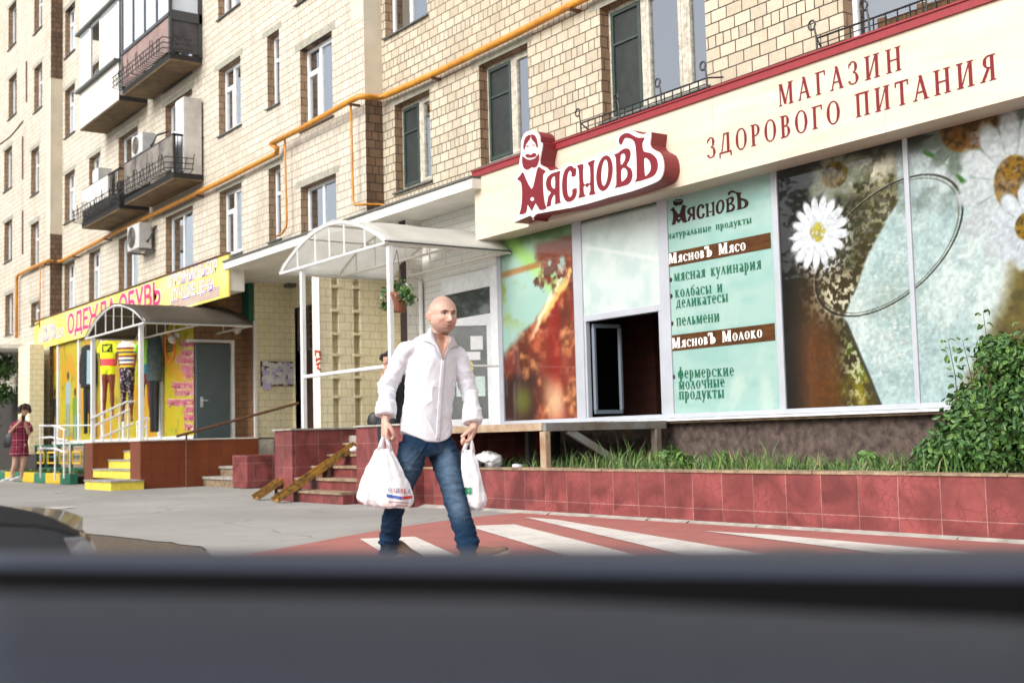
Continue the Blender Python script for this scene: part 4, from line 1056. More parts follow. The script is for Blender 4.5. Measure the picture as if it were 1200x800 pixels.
# jug of milk and daisies printed across the two right-hand panes, reflections and sign shade painted in; drawn in picture-of-the-pane units
jx0, jx1 = gx[7], gx[10]
def uvpx(px, py): p = PY(px, py, YG); return p.x, p.z
def f_jug(U, V, X, Z):
    n = fbm(X*2.5+9, Z*2.5, 5); n2 = fbm(X*9+3, Z*9, 7); n3 = fbm(X*26, Z*26, 12); n4 = fbm(X*15+2, Z*40, 14)
    def near(p, rx, rz):
        ax, az = uvpx(*p); return np.exp(-((X-ax)/rx)**2-((Z-az)/rz)**2)
    def curve(pts):
        q = sorted([uvpx(*p) for p in pts], key=lambda t: t[1]); return np.interp(Z, [t[1] for t in q], [t[0] for t in q])
    c = np.ones(U.shape+(3,))*np.array([.03, .035, .02])
    c = mixc(c, (.42, .24, .09), np.clip(near((962, 440), .30, .95)*1.3, 0, 1)*(.75+.25*n2))
    c = mixc(c, (.24, .20, .08), near((985, 330), .5, .6)*.8)
    c = mixc(c, (.60, .52, .10), np.clip(near((1015, 462), .26, .42)*1.2, 0, 1)*(.4+.6*sm(.3, .7, n2)))
    c = mixc(c, (.30, .40, .07), near((1010, 420), .22, .3)*sm(.35, .7, n2)*.9)
    c = mixc(c, (.34, .30, .14), np.clip(near((1035, 265), .45, .65)*1.2, 0, 1)*(.4+.6*n2)); c = mixc(c, (.16, .22, .07), near((1000, 250), .5, .5)*sm(.35, .65, n2)*.7)  # reflected street foliage painted into the print
    c = mixc(c, (.30, .30, .10), near((1020, 200), .5, .35)*sm(.4, .65, n3)*.8)
    # reflected sky and leaf gaps painted into the print: pale, ragged
    c = mixc(c, (.90, .89, .80), np.clip(near((1012, 190), .50, .26)*1.5-.9*sm(.40, .62, n2), 0, 1))
    c = mixc(c, (.88, .86, .76), np.clip(near((985, 345), .32, .24)*1.2, 0, 1)*sm(.46, .62, n3)*.9)
    c = mixc(c, (.84, .84, .70), np.clip(near((1045, 290), .35, .6), 0, 1)*sm(.52, .64, n3)*.8)
    c = mixc(c, (.86, .88, .74), np.clip(near((1003, 430), .16, .5), 0, 1)*sm(.52, .64, n3)*.8)
    # the glass of milk: pale blue field right of a curved then slanting edge
    xe = curve([(1075, 175), (1062, 222), (1040, 255), (1016, 300), (1004, 335), (988, 372), (1002, 405), (1019, 445), (1036, 487)])
    inm = sm(-.02, .03, X-xe)
    milk = mixc(np.ones(U.shape+(3,))*np.array([.69, .79, .79]), (.80, .87, .86), sm(.35, .65, n)); milk = mixc(milk, (.60, .71, .72), sm(.40, .75, n2)*.5)
    milk = mixc(milk, (.90, .92, .90), sm(.60, .70, n4)*near((1050, 370), .4, .7)*.8)
    milk = mixc(milk, (.56, .62, .56), np.clip(near((1045, 350), .3, .25), 0, 1)*.35)
    c = c*(1-inm[..., None])+milk*inm[..., None]
    # right border of the glass and the olive cloth beyond it
    xr = curve([(1150, 180), (1172, 222), (1186, 262), (1190, 305), (1181, 350), (1162, 400), (1136, 450), (1110, 490)])
    out = sm(-.16, .10, X-xr)
    c = mixc(c, (.86, .90, .92), sm(.10, .0, abs(X-xr+.06))*sm(3.2, 2.9, Z)*.5)
    c = mixc(c, (.42, .37, .17), out*sm(3.05, 2.75, Z)); c = mixc(c, (.30, .27, .12), out*sm(.4, .7, n2)*sm(2.9, 2.6, Z)*.7)
    up = sm(jx0+1.50, jx0+1.58, X)*sm(2.75, 3.05, Z)
    c = mixc(c, (.58, .66, .66), up*.85); c = mixc(c, (.78, .83, .84), up*sm(.45, .7, n)*.8); c = mixc(c, (.40, .46, .40), up*sm(.5, .75, n2)*.5)
    c = mixc(c, (.07, .09, .06), sm(3.45, 3.72, Z+.06*n)*.93)  # dark top strip: the sign's shade painted over the print
    # rim of the glass: two fine dark lines
    cx, cz = uvpx(1037, 290); a1 = .96; b1 = .55; th = .45
    dx, dz = X-cx, Z-cz
    e = np.sqrt(((dx*math.cos(th)+dz*math.sin(th))/a1)**2+((-dx*math.sin(th)+dz*math.cos(th))/b1)**2)
    c = mixc(c, (.13, .11, .07), sm(.020, .007, abs(e-1.0))*.95); c = mixc(c, (.30, .28, .20), sm(.014, .005, abs(e-.955))*.7)
    c = mixc(c, (.82, .84, .80), sm(.012, .004, abs(e-1.03))*.35)
    c = mixc(c, (.16, .15, .12), sm(.030, .010, abs(X-xe-.01))*sm(2.02, 1.9, Z)*.8)
    # stems
    def stem(c, p, q, w, col):
        (ax, az), (bx, bz) = uvpx(*p), uvpx(*q); L = math.hypot(bx-ax, bz-az); t = np.clip(((X-ax)*(bx-ax)+(Z-az)*(bz-az))/L**2, 0, 1)
        d = np.hypot(X-ax-t*(bx-ax), Z-az-t*(bz-az)-.04*np.sin(t*3.1)); return mixc(c, col, sm(w, w*.5, d))
    c = stem(c, (1084, 178), (1132, 217), .035, (.20, .40, .10)); c = stem(c, (1182, 162), (1200, 215), .03, (.16, .36, .10)); c = stem(c, (1132, 217), (1152, 262), .02, (.5, .55, .42))
    def daisy(c, p, R, rc, npet, ph, pet, centre, sq=1.0, soft=.05):
        ax, az = uvpx(*p); dx, dz = X-ax, (Z-az)/sq; r = np.hypot(dx, dz); th_ = np.arctan2(dz, dx)+ph
        pr_ = R*(.62+.38*abs(np.cos(th_*npet/2))**.6)*(.85+.3*vnoise(th_*1.5+40, th_*0+ph*3, 3))
        c2 = mixc(c, pet, sm(pr_+soft*R, pr_-soft*R, r))
        shade = sm(.25, .0, abs(np.cos(th_*npet/2)))*sm(rc*.9, rc*1.4, r)*sm(pr_, pr_*.8, r)
        c2 = mixc(c2, tuple(np.array(pet)*.72), shade*.7)
        cc = mixc(np.ones(U.shape+(3,))*np.array(centre), tuple(np.array(centre)*.55), sm(.4, .65, n3))
        return c2*(1-sm(rc*1.08, rc*.92, r)[..., None])+cc*sm(rc*1.08, rc*.92, r)[..., None]
    c = daisy(c, (978, 205), .36, .17, 8, .3, (.50, .52, .44), (.46, .38, .08), .8, .25)
    c = daisy(c, (958, 272), .40, .105, 17, .2, (.86, .89, .92), (.72, .68, .12), 1.0, .09)
    c = mixc(c, (.88, .90, .92), sm(.50, .60, n3)*sm(.50, .30, np.hypot(X-uvpx(962, 280)[0], Z-uvpx(962, 280)[1]))*.75)
    c = daisy(c, (1135, 148), .62, .30, 13, .0, (.42, .47, .43), (.46, .30, .03), .8, .12)  # greyed petals: the sign's shade painted into the upper daisy
    c = daisy(c, (1188, 214), .60, .20, 12, .5, (.74, .78, .79), (.52, .38, .04), 1.25, .09)
    c = daisy(c, (1205, 265), .40, .13, 11, .1, (.76, .80, .83), (.58, .45, .07), 1.0, .1)
    c = c*(.86+.28*(fbm(X*30, Z*30, 51)-.5))[..., None]
    return c
print_sheet('pane_picture', gx[7]-.012, gx[8]+.012, ZB+.055, ZTW-.05, YG, f_jug, MT['print'], sf, 300, .9)
print_sheet('pane_picture', gx[9]-.012, gx[10]+.012, ZB+.055, ZTW-.05, YG, f_jug, MT['print'], sf, 260, .9)
b = MB(); b.box(gx[11], 3, YG, YG+.01, ZB+.07, ZTW); b.build('pane', mat('pale_blank_film', (.5, .58, .56), .5, coat=1.0), sf)

# info pane lettering
g1 = MT['green_text']
def band(p_l, p_r, name='label_band'):
    a, c = PY(*p_l[0], YG), PY(*p_r[0], YG); z0 = (PY(*p_l[1], YG).z+PY(*p_r[1], YG).z)/2; z1 = (a.z+c.z)/2
    q = MB(); q.box(a.x, c.x, YG-.006, YG-.002, z0, z1)
    return q.build(name, mat('brown_wood_vinyl', (.105, .042, .010), .6, spec=.2, color2=(.045, .016, .004), noise_scale=3, stretch=(1.5, 1, 7)), sf)
band(((783, 296), (784, 312)), ((903, 273), (903, 292)))
band(((786.5, 392), (787, 411)), ((908, 379.5), (908.5, 399)))
cp = lambda a, b_: abs(PY(*a, YG).z-PY(*b_, YG).z)
serif_at('lettering', 'МясновЪ Мясо', MT['white_text'], sf, (784.5, 309.5), (874.5, 293), YG, .125, SFB, n=.009)
serif_at('lettering', 'МясновЪ Молоко', MT['white_text'], sf, (788.5, 408.5), (894, 395), YG, .125, SFB, n=.009)
serif_at('lettering', 'натуральные продукты', g1, sf, (782.5, 280.5), (881, 261.5), YG, .085, SFB)
serif_at('lettering', 'мясная кулинария', g1, sf, (790.5, 330), (892.5, 315), YG, .135, SFB)
serif_at('lettering', 'колбасы и', g1, sf, (791.5, 349), (847, 342), YG, .135, SFB)
serif_at('lettering', 'деликатесы', g1, sf, (792.5, 361), (853.5, 353.5), YG, .135, SFB)
serif_at('lettering', 'пельмени', g1, sf, (793, 382), (843.5, 376.5), YG, .135, SFB)
serif_at('lettering', 'фермерские', g1, sf, (795, 443.5), (860.5, 440), YG, .135, SFB)
serif_at('lettering', 'молочные', g1, sf, (796, 456.5), (849.5, 453), YG, .135, SFB)
serif_at('lettering', 'продукты', g1, sf, (796, 468), (849, 466), YG, .135, SFB)
for px, py in ((786, 328), (786.5, 347), (787.5, 379), (789.5, 441.5)):
    p = PY(px, py, YG); q = MB(); q.tube([(p.x, YG-.006, p.z), (p.x, YG-.001, p.z)], .028, 12); q.build('bullet', MT['brown_text'], sf)

# logo outlines, traced in the plane of the sign (units: sixths of a photo pixel)
LOGO = {
 'm': [[(92, 402), (110, 380), (132, 352), (148, 390), (190, 468), (212, 400), (232, 320), (258, 330), (285, 347), (272, 362), (266, 385), (268, 480), (278, 560), (288, 596), (243, 606), (216, 560), (191, 615), (163, 568), (154, 624), (108, 636), (118, 600), (126, 520), (124, 450), (114, 415)], [(194+13*math.cos(i*.5236), 533+13*math.sin(i*.5236)) for i in range(12)]],
 'ya': [[(383, 346), (345, 354), (312, 370), (291, 398), (286, 440), (297, 474), (320, 490), (302, 515), (296, 548), (290, 584), (318, 577), (321, 548), (333, 515), (346, 507), (348, 560), (342, 569), (387, 557), (379, 540), (377, 400), (378, 362)], [(346, 384), (327, 393), (319, 422), (326, 452), (346, 463)]],
 's': [[(458, 384), (484, 376), (487, 335), (484, 322), (478, 330), (462, 313), (440, 313), (412, 340), (397, 395), (394, 465), (404, 522), (428, 552), (462, 545), (486, 515), (493, 462), (462, 470), (463, 498), (449, 520), (433, 505), (427, 450), (428, 390), (438, 350), (450, 345), (458, 360)]],
 'n': [[(492, 312), (536, 299), (534, 340), (537, 425), (552, 434), (562, 424), (572, 430), (583, 414), (580, 320), (564, 292), (615, 270), (606, 300), (610, 478), (621, 498), (574, 507), (583, 480), (582, 440), (570, 445), (561, 458), (552, 446), (538, 450), (541, 500), (553, 513), (500, 527), (510, 500), (506, 340)]],
 'o': [[(678+54*math.cos(a)+8*math.sin(a), 360-119*math.sin(a)-10*math.cos(a)) for a in [i*math.pi/14 for i in range(28)]], [(679+23*math.cos(a)+5*math.sin(a), 357-88*math.sin(a)-4*math.cos(a)) for a in [i*math.pi/10 for i in range(20)]]],
 'v': [[(738, 236), (765, 228), (790, 207), (820, 193), (845, 202), (853, 236), (842, 278), (826, 308), (853, 328), (866, 368), (856, 412), (828, 440), (745, 458), (757, 438), (754, 260)], [(786, 242), (806, 229), (818, 245), (812, 278), (788, 306)], [(790, 338), (814, 326), (831, 350), (828, 384), (809, 407), (791, 412)]],
 'hs': [[(790, 172), (775, 158), (775, 128), (800, 99), (838, 91), (872, 110), (910, 124), (948, 122), (932, 158), (940, 214), (985, 224), (1025, 260), (1036, 310), (1022, 360), (985, 390), (880, 421), (893, 395), (890, 220), (876, 148), (846, 128), (814, 126), (802, 148)], [(944, 262), (967, 266), (984, 290), (988, 330), (975, 360), (952, 380), (946, 350)]],
 'hair_l': [[(134, 195), (138, 150), (152, 117), (182, 101), (177, 135), (152, 168), (142, 205)]],
 'hair_r': [[(187, 100), (214, 110), (229, 150), (231, 192), (221, 182), (214, 160), (190, 134)]],
 'beard': [[(126, 262), (131, 246), (152, 264), (182, 270), (216, 258), (239, 228), (239, 270), (228, 310), (206, 325), (190, 321), (166, 338), (141, 331), (128, 300)]],
 'tache': [[(146, 240), (166, 230), (183, 238), (200, 226), (222, 230), (216, 250), (186, 258), (158, 256)]],
 'brow_l': [[(150, 182), (158, 175), (172, 178), (170, 185), (158, 183)]],
 'brow_r': [[(190, 176), (200, 168), (212, 172), (212, 178), (200, 176)]],
}
BACK = [(64, 691), (92, 645), (112, 570), (121, 490), (112, 432), (76, 404), (100, 372), (121, 350), (106, 292), (120, 215), (117, 160), (134, 104), (170, 78), (214, 80), (240, 112), (242, 152), (257, 157), (255, 196), (246, 242), (241, 300), (284, 322), (310, 346), (352, 336), (388, 332), (402, 314), (440, 298), (480, 302), (530, 285), (590, 262), (624, 255), (650, 228), (698, 221), (742, 214), (776, 190), (758, 152), (766, 110), (800, 79), (848, 70), (902, 94), (945, 100), (985, 84), (977, 170), (1002, 202), (1045, 226), (1067, 280), (1068, 345), (1046, 400), (990, 432), (845, 484), (704, 520), (640, 541), (455, 590), (218, 632), (196, 674), (180, 641)]
logo_px = lambda p: (590+p[0]/5.714, 140+p[1]/5.714)

# ---------------- sign band
YS = 9.62
sg = thing('shop_sign', (-9.5, YS, 3.7), 'long cream wood-print sign band with crimson edge, raised bearded-man logo and crimson Cyrillic lettering', 'shop sign')
a0 = PY(556.5, 235, YS).x
z_b = np.mean([PY(*p, YS).z for p in ((574, 277), (900, 192), (1200, 113))])
z_t = np.mean([PY(*p, YS).z for p in ((556, 207.5), (900, 93), (1172.5, 0))])
b = MB(); b.box(a0, 3, YS, YR-.003, z_b, z_t); b.build('board', MT['sign_wood'], sg)
z_r = np.mean([PY(*p, YS-.03).z for p in ((554.3, 200.8), (900, 82.5), (1138.8, 0))])
b = MB(); b.box(a0-.02, 3.01, YS-.03, YR-.004, z_t+.001, z_r); b.box(a0-.025, 3.02, YS-.045, YS+.06, z_r+.001, z_r+.02); b.build('red_edge', MT['red_trim'], sg)
b = MB()
for q in (628, 838, 1040): x = PY(q, 200, YS).x; b.box(x-.002, x+.002, YS-.0015, YS+.01, z_b+.002, z_t-.002)
b.build('panel_joint', mat('joint_shadow_gap', (.35, .27, .2), .7), sg)
YLF = YS-.26
def logo_loops(key): 
    out = []
    for lp in LOGO[key]:
        out.append([(lambda v: (v.x, v.z))(PY(*logo_px(p), YLF)) for p in lp])
    return out
def dense(lp, n=3):
    """Catmull-Rom smoothing of a closed loop"""
    o = []; k = len(lp)
    for i in range(k):
        p0, p1, p2, p3 = [Vector(lp[(i+j-1) % k]) for j in range(4)]
        for s_ in range(n):
            t = s_/n; o.append(tuple(0.5*((2*p1)+(p2-p0)*t+(2*p0-5*p1+4*p2-p3)*t*t+(3*p1-p0-3*p2+p3)*t**3)))
    return o
bk = dense([(lambda v: (v.x, v.z))(PY(*logo_px(p), YLF)) for p in BACK], 2)
Vb, Fb = curve_mesh([bk])
minx = min(v[0] for v in Vb)
place('logo_backing', Vb, Fb, MT['sign_white'], sg, (minx, YLF, 0), (1, 0, 0), (0, 0, 1), (0, -1, 0), thick=.02)
bk2 = [(p[0], p[1]) for p in bk]
b = MB(); n_ = len(bk2)
b.rings([[(p[0], YLF+.0205, p[1]) for p in bk2], [(p[0], YS-.001, p[1]) for p in bk2]], cap=False)
b.build('logo_side', MT['dark_crimson'], sg)
names = {'m': 'letter', 'ya': 'letter', 's': 'letter', 'n': 'letter', 'o': 'letter', 'v': 'letter', 'hs': 'letter'}
def put_logo(par, tf, Y, m, thick, keys=None):
    for key in LOGO:
        lps = [[tf(p) for p in dense(lp, 2)] for lp in logo_loops(key)]
        Vl, Fl = curve_mesh(lps)
        place(names.get(key, 'emblem'), Vl, Fl, m, par, (min(v[0] for v in Vl), Y, 0), (1, 0, 0), (0, 0, 1), (0, -1, 0), thick=thick)
put_logo(sg, lambda p: p, YLF-.006, MT['crimson'], .005)
# the same mark, dark brown, on the info pane
lx0, lx1 = min(v[0] for v in Vb), max(v[0] for v in Vb); lz0, lz1 = min(v[1] for v in Vb), max(v[1] for v in Vb)
tx0, tx1 = PY(782.5, 270, YG).x, PY(880.5, 240, YG).x
zz0, zz1 = PY(786, 268.5, YG).z, PY(788, 221, YG).z
put_logo(sf, lambda p: (tx0+(p[0]-lx0)/(lx1-lx0)*(tx1-tx0), zz0+(p[1]-lz0)/(lz1-lz0)*(zz1-zz0)*.94), YG-.004, MT['brown_text'], 0)
capz = lambda a, c: abs(PY(*a, YS).z-PY(*c, YS).z)
serif_at('lettering', 'МАГАЗИН', MT['crimson'], sg, (913, 125.5), (1057, 82), YS, .235, SF, track=.16)
serif_at('lettering', 'ЗДОРОВОГО', MT['crimson'], sg, (829, 186.5), (985, 143.5), YS, .235, SF, track=.10)
serif_at('lettering', 'ПИТАНИЯ', MT['crimson'], sg, (1003, 138.5), (1168, 93), YS, .235, SF, track=.12)

# wrought-iron flower rails that stand on the sign's top edge
def flower_rail(x0, x1, z, Y, n_posts, label):
    t = thing('flower_rail', ((x0+x1)/2, Y, z), label, 'window rail', 'wrought iron rails above the shop sign')
    b = MB(); zt_ = z+.20
    b.tube([(x0-.12, Y+.2, zt_-.02), (x0, Y, zt_), (x1, Y, zt_), (x1+.14, Y+.12, zt_-.01)], .011, 6)
    b.tube([(x0, Y, z+.05), (x1, Y, z+.05)], .010, 6)
    b.tube([(x0, Y, z+.13), (x1, Y, z+.13)], .006, 5)
    k = int((x1-x0)/.14)
    for i in range(k+1): x = x0+(x1-x0)*i/k; b.tube([(x, Y, z+.04), (x, Y, zt_)], .008, 5)
    b.build('rail', MT['iron'], t)
    for i in range(n_posts):
        x = x0+(x1-x0)*i/(n_posts-1); q = MB()
        pts = [(x, Y, z-.03), (x, Y-.01, zt_+.02), (x-.02, Y-.01, zt_+.12)] + [(x-.05+.045*math.cos(a), Y-.01, zt_+.15+.05*math.sin(a)) for a in [j*.55 for j in range(11)]]
        q.tube(pts, .011, 6); q.tube([(x, Y, z+.05), (x, Y+.45, z+.05)], .01, 5)
        q.build('scroll', MT['iron'], t)
flower_rail(PY(681, 150, 9.72).x, PY(829, 100, 9.72).x, z_r+.0, 9.72, 4, 'black wrought iron flower rail below the three-part window, over the crimson logo')
flower_rail(PY(958, 60, 9.72).x, PY(1160, -20, 9.72).x, z_r+.0, 9.72, 4, 'black wrought iron flower rail at the upper right with wooden slats behind it')
b = MB()
for i in range(9):
    x0_ = PY(1032, 30, 9.85).x+i*.115; b.box(x0_, x0_+.10, 9.80, 9.822, z_r-.02, z_r+.20+random.uniform(-.03, .02))
tag(b.build('slat_box', mat('weathered_brown_slats', (.17, .09, .035), .85, color2=(.08, .045, .02), noise_scale=6, stretch=(6, 1, .6))), 'weathered brown wooden slat box behind the right flower rail', 'flower box')

# ---------------- shop door unit
XD0, XD1 = PY(519, 400, YG+.1).x, -14.36
b = MB()
zt_d = 3.3
b.box(XD0, XD0+.09, YG+.08, YG+.16, .95, 3.35); b.box(XD1-.22, XD1-.02, YG-.02, YG+.16, .95, 3.35)
b.box(XD0+.09, XD1-.22, YG+.081, YG+.159, 3.08, 3.35); b.box(XD0+.09, XD1-.22, YG+.081, YG+.159, 2.58, 2.68)
b.build('door_frame', MT['frame_white'], sf, bevel=.005)
b = MB(); b.box(XD0+.09, XD1-.22, YG+.11, YG+.12, 2.68, 3.08); b.build('transom_pane', mat('dark_transom_glass', (.06, .065, .065), .04, spec=1.0, coat=1), sf)
b = MB(); b.box(XD0+.09, XD1-.22, YG+1.0, YG+1.05, .95, 2.6); b.build('lobby_wall', MT['room'], sf)
hx = XD1-.20
# leaf stands open towards the street
fx_ = PX(517, 380, hx-.38)
dv = Vector((-.45, -.72, 0)).normalized()
hy = YG+.04; LW = .86
def LF(u, v, z): return Vector((hx, hy, 0))+dv*u+Vector((dv.y, -dv.x, 0))*v+Vector((0, 0, z))
def lbox(q, u0, u1, z0, z1, v0=-.025, v1=.025, m=0):
    q.obox(LF((u0+u1)/2, (v0+v1)/2, (z0+z1)/2), dv*(u1-u0)/2, Vector((dv.y, -dv.x, 0))*(v1-v0)/2, (0, 0, (z1-z0)/2), m)
b = MB(); z0d, z1d = 1.0, 2.58
lbox(b, .02, .12, z0d, z1d); lbox(b, LW-.1, LW, z0d, z1d); lbox(b, .12, LW-.1, z1d-.1, z1d, -.024, .024); lbox(b, .12, LW-.1, z0d, z0d+.12, -.024, .024)
dl = b.build('door', MT['frame_white'], sf, bevel=.004)
b = MB(); lbox(b, .12, LW-.1, z0d+.12, z1d-.1, -.006, .006); b.build('pane', mat('grey_door_glass', (.16, .17, .17), .06, spec=.9, noise_amt=.3, noise_scale=3), dl)
def notice(u0, u1, z0, z1, m):
    q = MB()
    for sgn in (-.0075, .0075): lbox(q, u0, u1, z0, z1, min(sgn, sgn*1.3), max(sgn, sgn*1.3))
    q.build('notice', m, dl)
pw = mat('white_notice', (.72, .73, .74), .6, noise_amt=.15, noise_scale=40)
notice(.18, .36, 2.13, 2.33, pw); notice(.22, .62, 1.98, 2.10, pw); notice(.16, .58, 1.45, 1.74, mat('mint_notice', (.55, .68, .64), .6, noise_amt=.2, noise_scale=30))
q = MB(); c0 = LF(.40, 0, 1.88)
for s_ in (-.009, .009):
    P = [c0+dv*(.075*math.cos(a))+Vector((dv.y, -dv.x, 0))*s_+Vector((0, 0, .10*math.sin(a))) for a in [i*math.pi/10 for i in range(20)]]
    q.add(P, [tuple(range(20))])
q.build('sticker', mat('yellow_sticker', (.75, .68, .04), .5), dl)
b = MB()
for z in (1.2, 1.95, 2.25): lbox(b, -.03, .05, z, z+.07, -.04, .04)
b.build('hinge', MT['alu'], dl)
b = MB(); lbox(b, LW-.07, LW-.03, 1.7, 1.95, .03, .07); lbox(b, LW-.07, LW-.03, 1.7, 1.95, -.07, -.03); b.build('handle', MT['alu'], dl)

# ================================================================== PORCHES, PLANTER, PLATFORM
YPF = 7.80
por = thing('entrance_porch', (-15.5, 8.8, 0), 'raised porch of red marble tiles with worn steps before the food shop door', 'porch')
xl0, xl1 = PY(322, 540, YPF).x, PY(342.5, 540, YPF).x
xr0 = PY(418.5, 540, YPF).x; xr1 = -13.25
b = MB(); b.box(xl0, xl1, YPF, 9.7, 0, 1.03); b.build('side_wall', MT['granite'], por)
b = MB(); b.box(xr0, xr1, YPF-.01, 8.1, 0, 1.03); b.box(xr1-.25, xr1, 8.1, 9.98, 0, 1.0); b.build('front_wall', MT['granite'], por)
b = MB(); b.box(xl0-.03, xl1+.03, YPF-.03, 9.72, 1.031, 1.055); b.box(xr0-.03, xr1+.03, YPF-.04, 8.13, 1.031, 1.055); b.build('coping', MT['concrete'], por)
b = MB(); b.box(xl1, xr1-.25, 8.75, 12.2, 0, .93); b.box(xr0, xr1-.25, 8.1, 8.75, 0, .93); b.build('landing', MT['concrete'], por)
b = MB(); ns = 5
for i in range(ns):
    y0_ = 7.58+i*.27; b.box(xl1+.02, xr0-.002, y0_, 8.78, .165*i, .165*(i+1)-.035, 0)
    b.box(xl1+.02, xr0-.002, y0_-.03, y0_+.3, .165*(i+1)-.035, .165*(i+1), 1)
b.build('steps', [MT['granite'], MT['concrete_warm']], por)
# yellow pram channels laid over the steps
for k, (pa, pb) in enumerate((((319, 585), (399, 527)), ((343, 588), (420, 531)))):
    A = PG(*pa); 
    Bv = PX(pb[0], pb[1], A.x+.05)
    t = thing('pram_channel', (A.x, A.y, 0), ('worn yellow steel pram channel over the shop steps, the one nearer the tiled side wall', 'worn yellow steel pram channel over the shop steps, the one nearer the walking man')[k], 'ramp', 'pram channels on the porch steps')
    A = A+Vector((0, 0, .03)); d = (Bv-A).normalized(); A = A+Vector((0, 0, .14)); Bv = Bv+Vector((0, 0, .12)); A = A-d*(.15/d.z); up = Vector((1, 0, 0)).cross(d); up = up if up.z > 0 else -up
    b = MB(); b.bar(A, Bv, .20, .012, 0, up)
    b.build('channel_bed', MT['channel'], t)
    for sx in (-.1, .1): q = MB(); q.bar(A+Vector((sx, 0, 0))+up*.03, Bv+Vector((sx, 0, 0))+up*.03, .012, .075, 0, up); q.build('flange', MT['channel'], t)
    q = MB()
    for f_ in (.25, .6): P = A+(Bv-A)*f_; q.box(P.x-.09, P.x+.09, P.y-.02, P.y+.02, max(0, P.z-.22), P.z-.01)
    q.build('support', MT['rust'], t)

pl = thing('planter_wall', (-6, 8.1, 0), 'low retaining wall of dark-veined red marble tiles holding a grassy bed below the shop windows', 'planter')
YP = 7.99
b = MB(); b.box(xr1+.0, 5, YP, YP+.22, 0, .475); b.build('tile_wall', MT['granite'], pl)
b = MB()
x = xr1
while x < 5:
    L = random.uniform(.5, 1.1); b.box(x+.004, min(x+L, 5)-.004, YP-.012+random.uniform(-.006, .004), YP+.24, .476, .497+random.uniform(-.008, .006)); x += L
b.build('coping', MT['concrete_warm'], pl)
b = MB()
x = xr1
while x < 5:
    L = random.uniform(.3, .9); w_ = random.uniform(.04, .10); b.add([(x, YP-w_, .0), (x+L, YP-random.uniform(.04, .10), .0), (x+L, YP+.01, .035), (x, YP+.01, .035)], [(0, 1, 2, 3)]); x += L
b.build('mortar_fillet', MT['concrete'], pl)
def ball(b, c, r, sq=(1, 1, 1), n=8, m=0, jit=0):
    R = []
    for i in range(n+1):
        a = -math.pi/2+math.pi*i/n
        R.append([(c[0]+sq[0]*r*math.cos(a)*math.cos(q)*(1+random.uniform(-jit, jit)), c[1]+sq[1]*r*math.cos(a)*math.sin(q)*(1+random.uniform(-jit, jit)), c[2]+sq[2]*r*math.sin(a)) for q in [2*math.pi*j/(n*2) for j in range(n*2)]])
    b.rings(R, m)
b = MB(); b.quad((xr1, YP+.2, .455), (5, YP+.2, .455), (5, YG+.05, .47), (xr1, YG+.05, .47)); struct(b.build('planter_soil', MT['soil']))

# steel loading platform in front of the hatch
XPR = PX(785, 490, 0.0) if False else PY(785, 490, YG-.06).x
pf = thing('steel_platform', (-12, 9, .47), 'weathered steel angle-iron platform standing in the planter below the open shop hatch', 'platform')
c_ = PX(640, 497, XPR); yfp = max(c_.y, 8.0); xlf = -14.2; zt_p = 1.0
b = MB(); b.bar((xlf, yfp, zt_p-.045), (XPR-.05, yfp, zt_p-.045), .06, .09); b.build('front_beam', MT['steel_tan'], pf, bevel=.004)
b = MB(); b.bar((XPR, yfp-.03, zt_p-.05), (XPR, YG-.15, zt_p-.05), .07, .095); b.build('side_beam', MT['steel_grey'], pf, bevel=.004)
b = MB(); b.box(XPR-.06, XPR+.045, yfp-.05, yfp+.02, .45, zt_p-.1, 0); b.build('post', MT['steel_tan'], pf, bevel=.004)
b = MB(); b.box(XPR-.05, XPR+.05, YG-.33, YG-.25, .45, zt_p-.1); b.build('post', MT['steel_grey'], pf, bevel=.004)
b = MB(); b.bar((XPR+.0, yfp+.3, zt_p-.09), (XPR+.0, yfp+1.15, .46), .05, .085); b.build('brace', MT['steel_grey'], pf, bevel=.004)
b = MB(); b.bar((xlf+.6, yfp+.1, zt_p-.12), (xlf+2.0, yfp+.1, .5), .06, .09); b.build('brace', MT['steel_black'], pf)
b = MB(); b.box(XPR-1.9, XPR-1.82, YG-.4, YG-.32, .45, zt_p-.1); b.box(XPR-1.1, XPR-1.03, yfp+.5, yfp+.57, .45, zt_p-.1); b.build('post', MT['steel_black'], pf)
b = MB(); b.box(xlf, XPR-.04, yfp+.04, YG-.16, zt_p-.02, zt_p-.008); b.build('deck', MT['steel_grey'], pf)

# ---------------- clothing shop platform
YQ = 7.95
pc = thing('shop_terrace', (-25.8, 9, 0), 'raised terrace with brown-red tile sides and yellow-fronted steps before the clothing shop', 'porch')
XQ = PY(164.5, 545, YQ).x; xq0 = PY(152.5, 545, YQ).x; xq2 = PY(99, 545, YQ).x; xq3 = PY(108.5, 545, YQ).x
yq_end = PX(303, 540, XQ).y
b = MB(); b.box(xq0, XQ, YQ, yq_end, 0, .95); b.build('side_wall', MT['granite_brown'], pc)
b = MB(); b.box(xq2, xq3, YQ, 9.58, 0, .95); b.build('pier', MT['granite_brown'], pc)
b = MB(); b.box(xq3, xq0, 9.0, 9.58, 0, .93); b.box(xs1+.01, XQ-.02, 9.585, ys1-.01, .0, .93); b.build('floor', MT['concrete'], pc)
b = MB(); b.box(xq0-.03, XQ+.02, YQ-.02, yq_end, .951, .975); b.box(xq2-.02, xq3+.02, YQ-.02, 9.58, .951, .975); b.build('coping', MT['white_slab'], pc)
b = MB()
x0_, x1_ = PG(94, 573).x, PG(145, 574).x
b.box(x0_, x1_+.1, 7.3, YQ-.003, 0, .16, 0); b.box(x0_-.02, x1_+.12, 7.28, YQ-.002, .16, .19, 1)
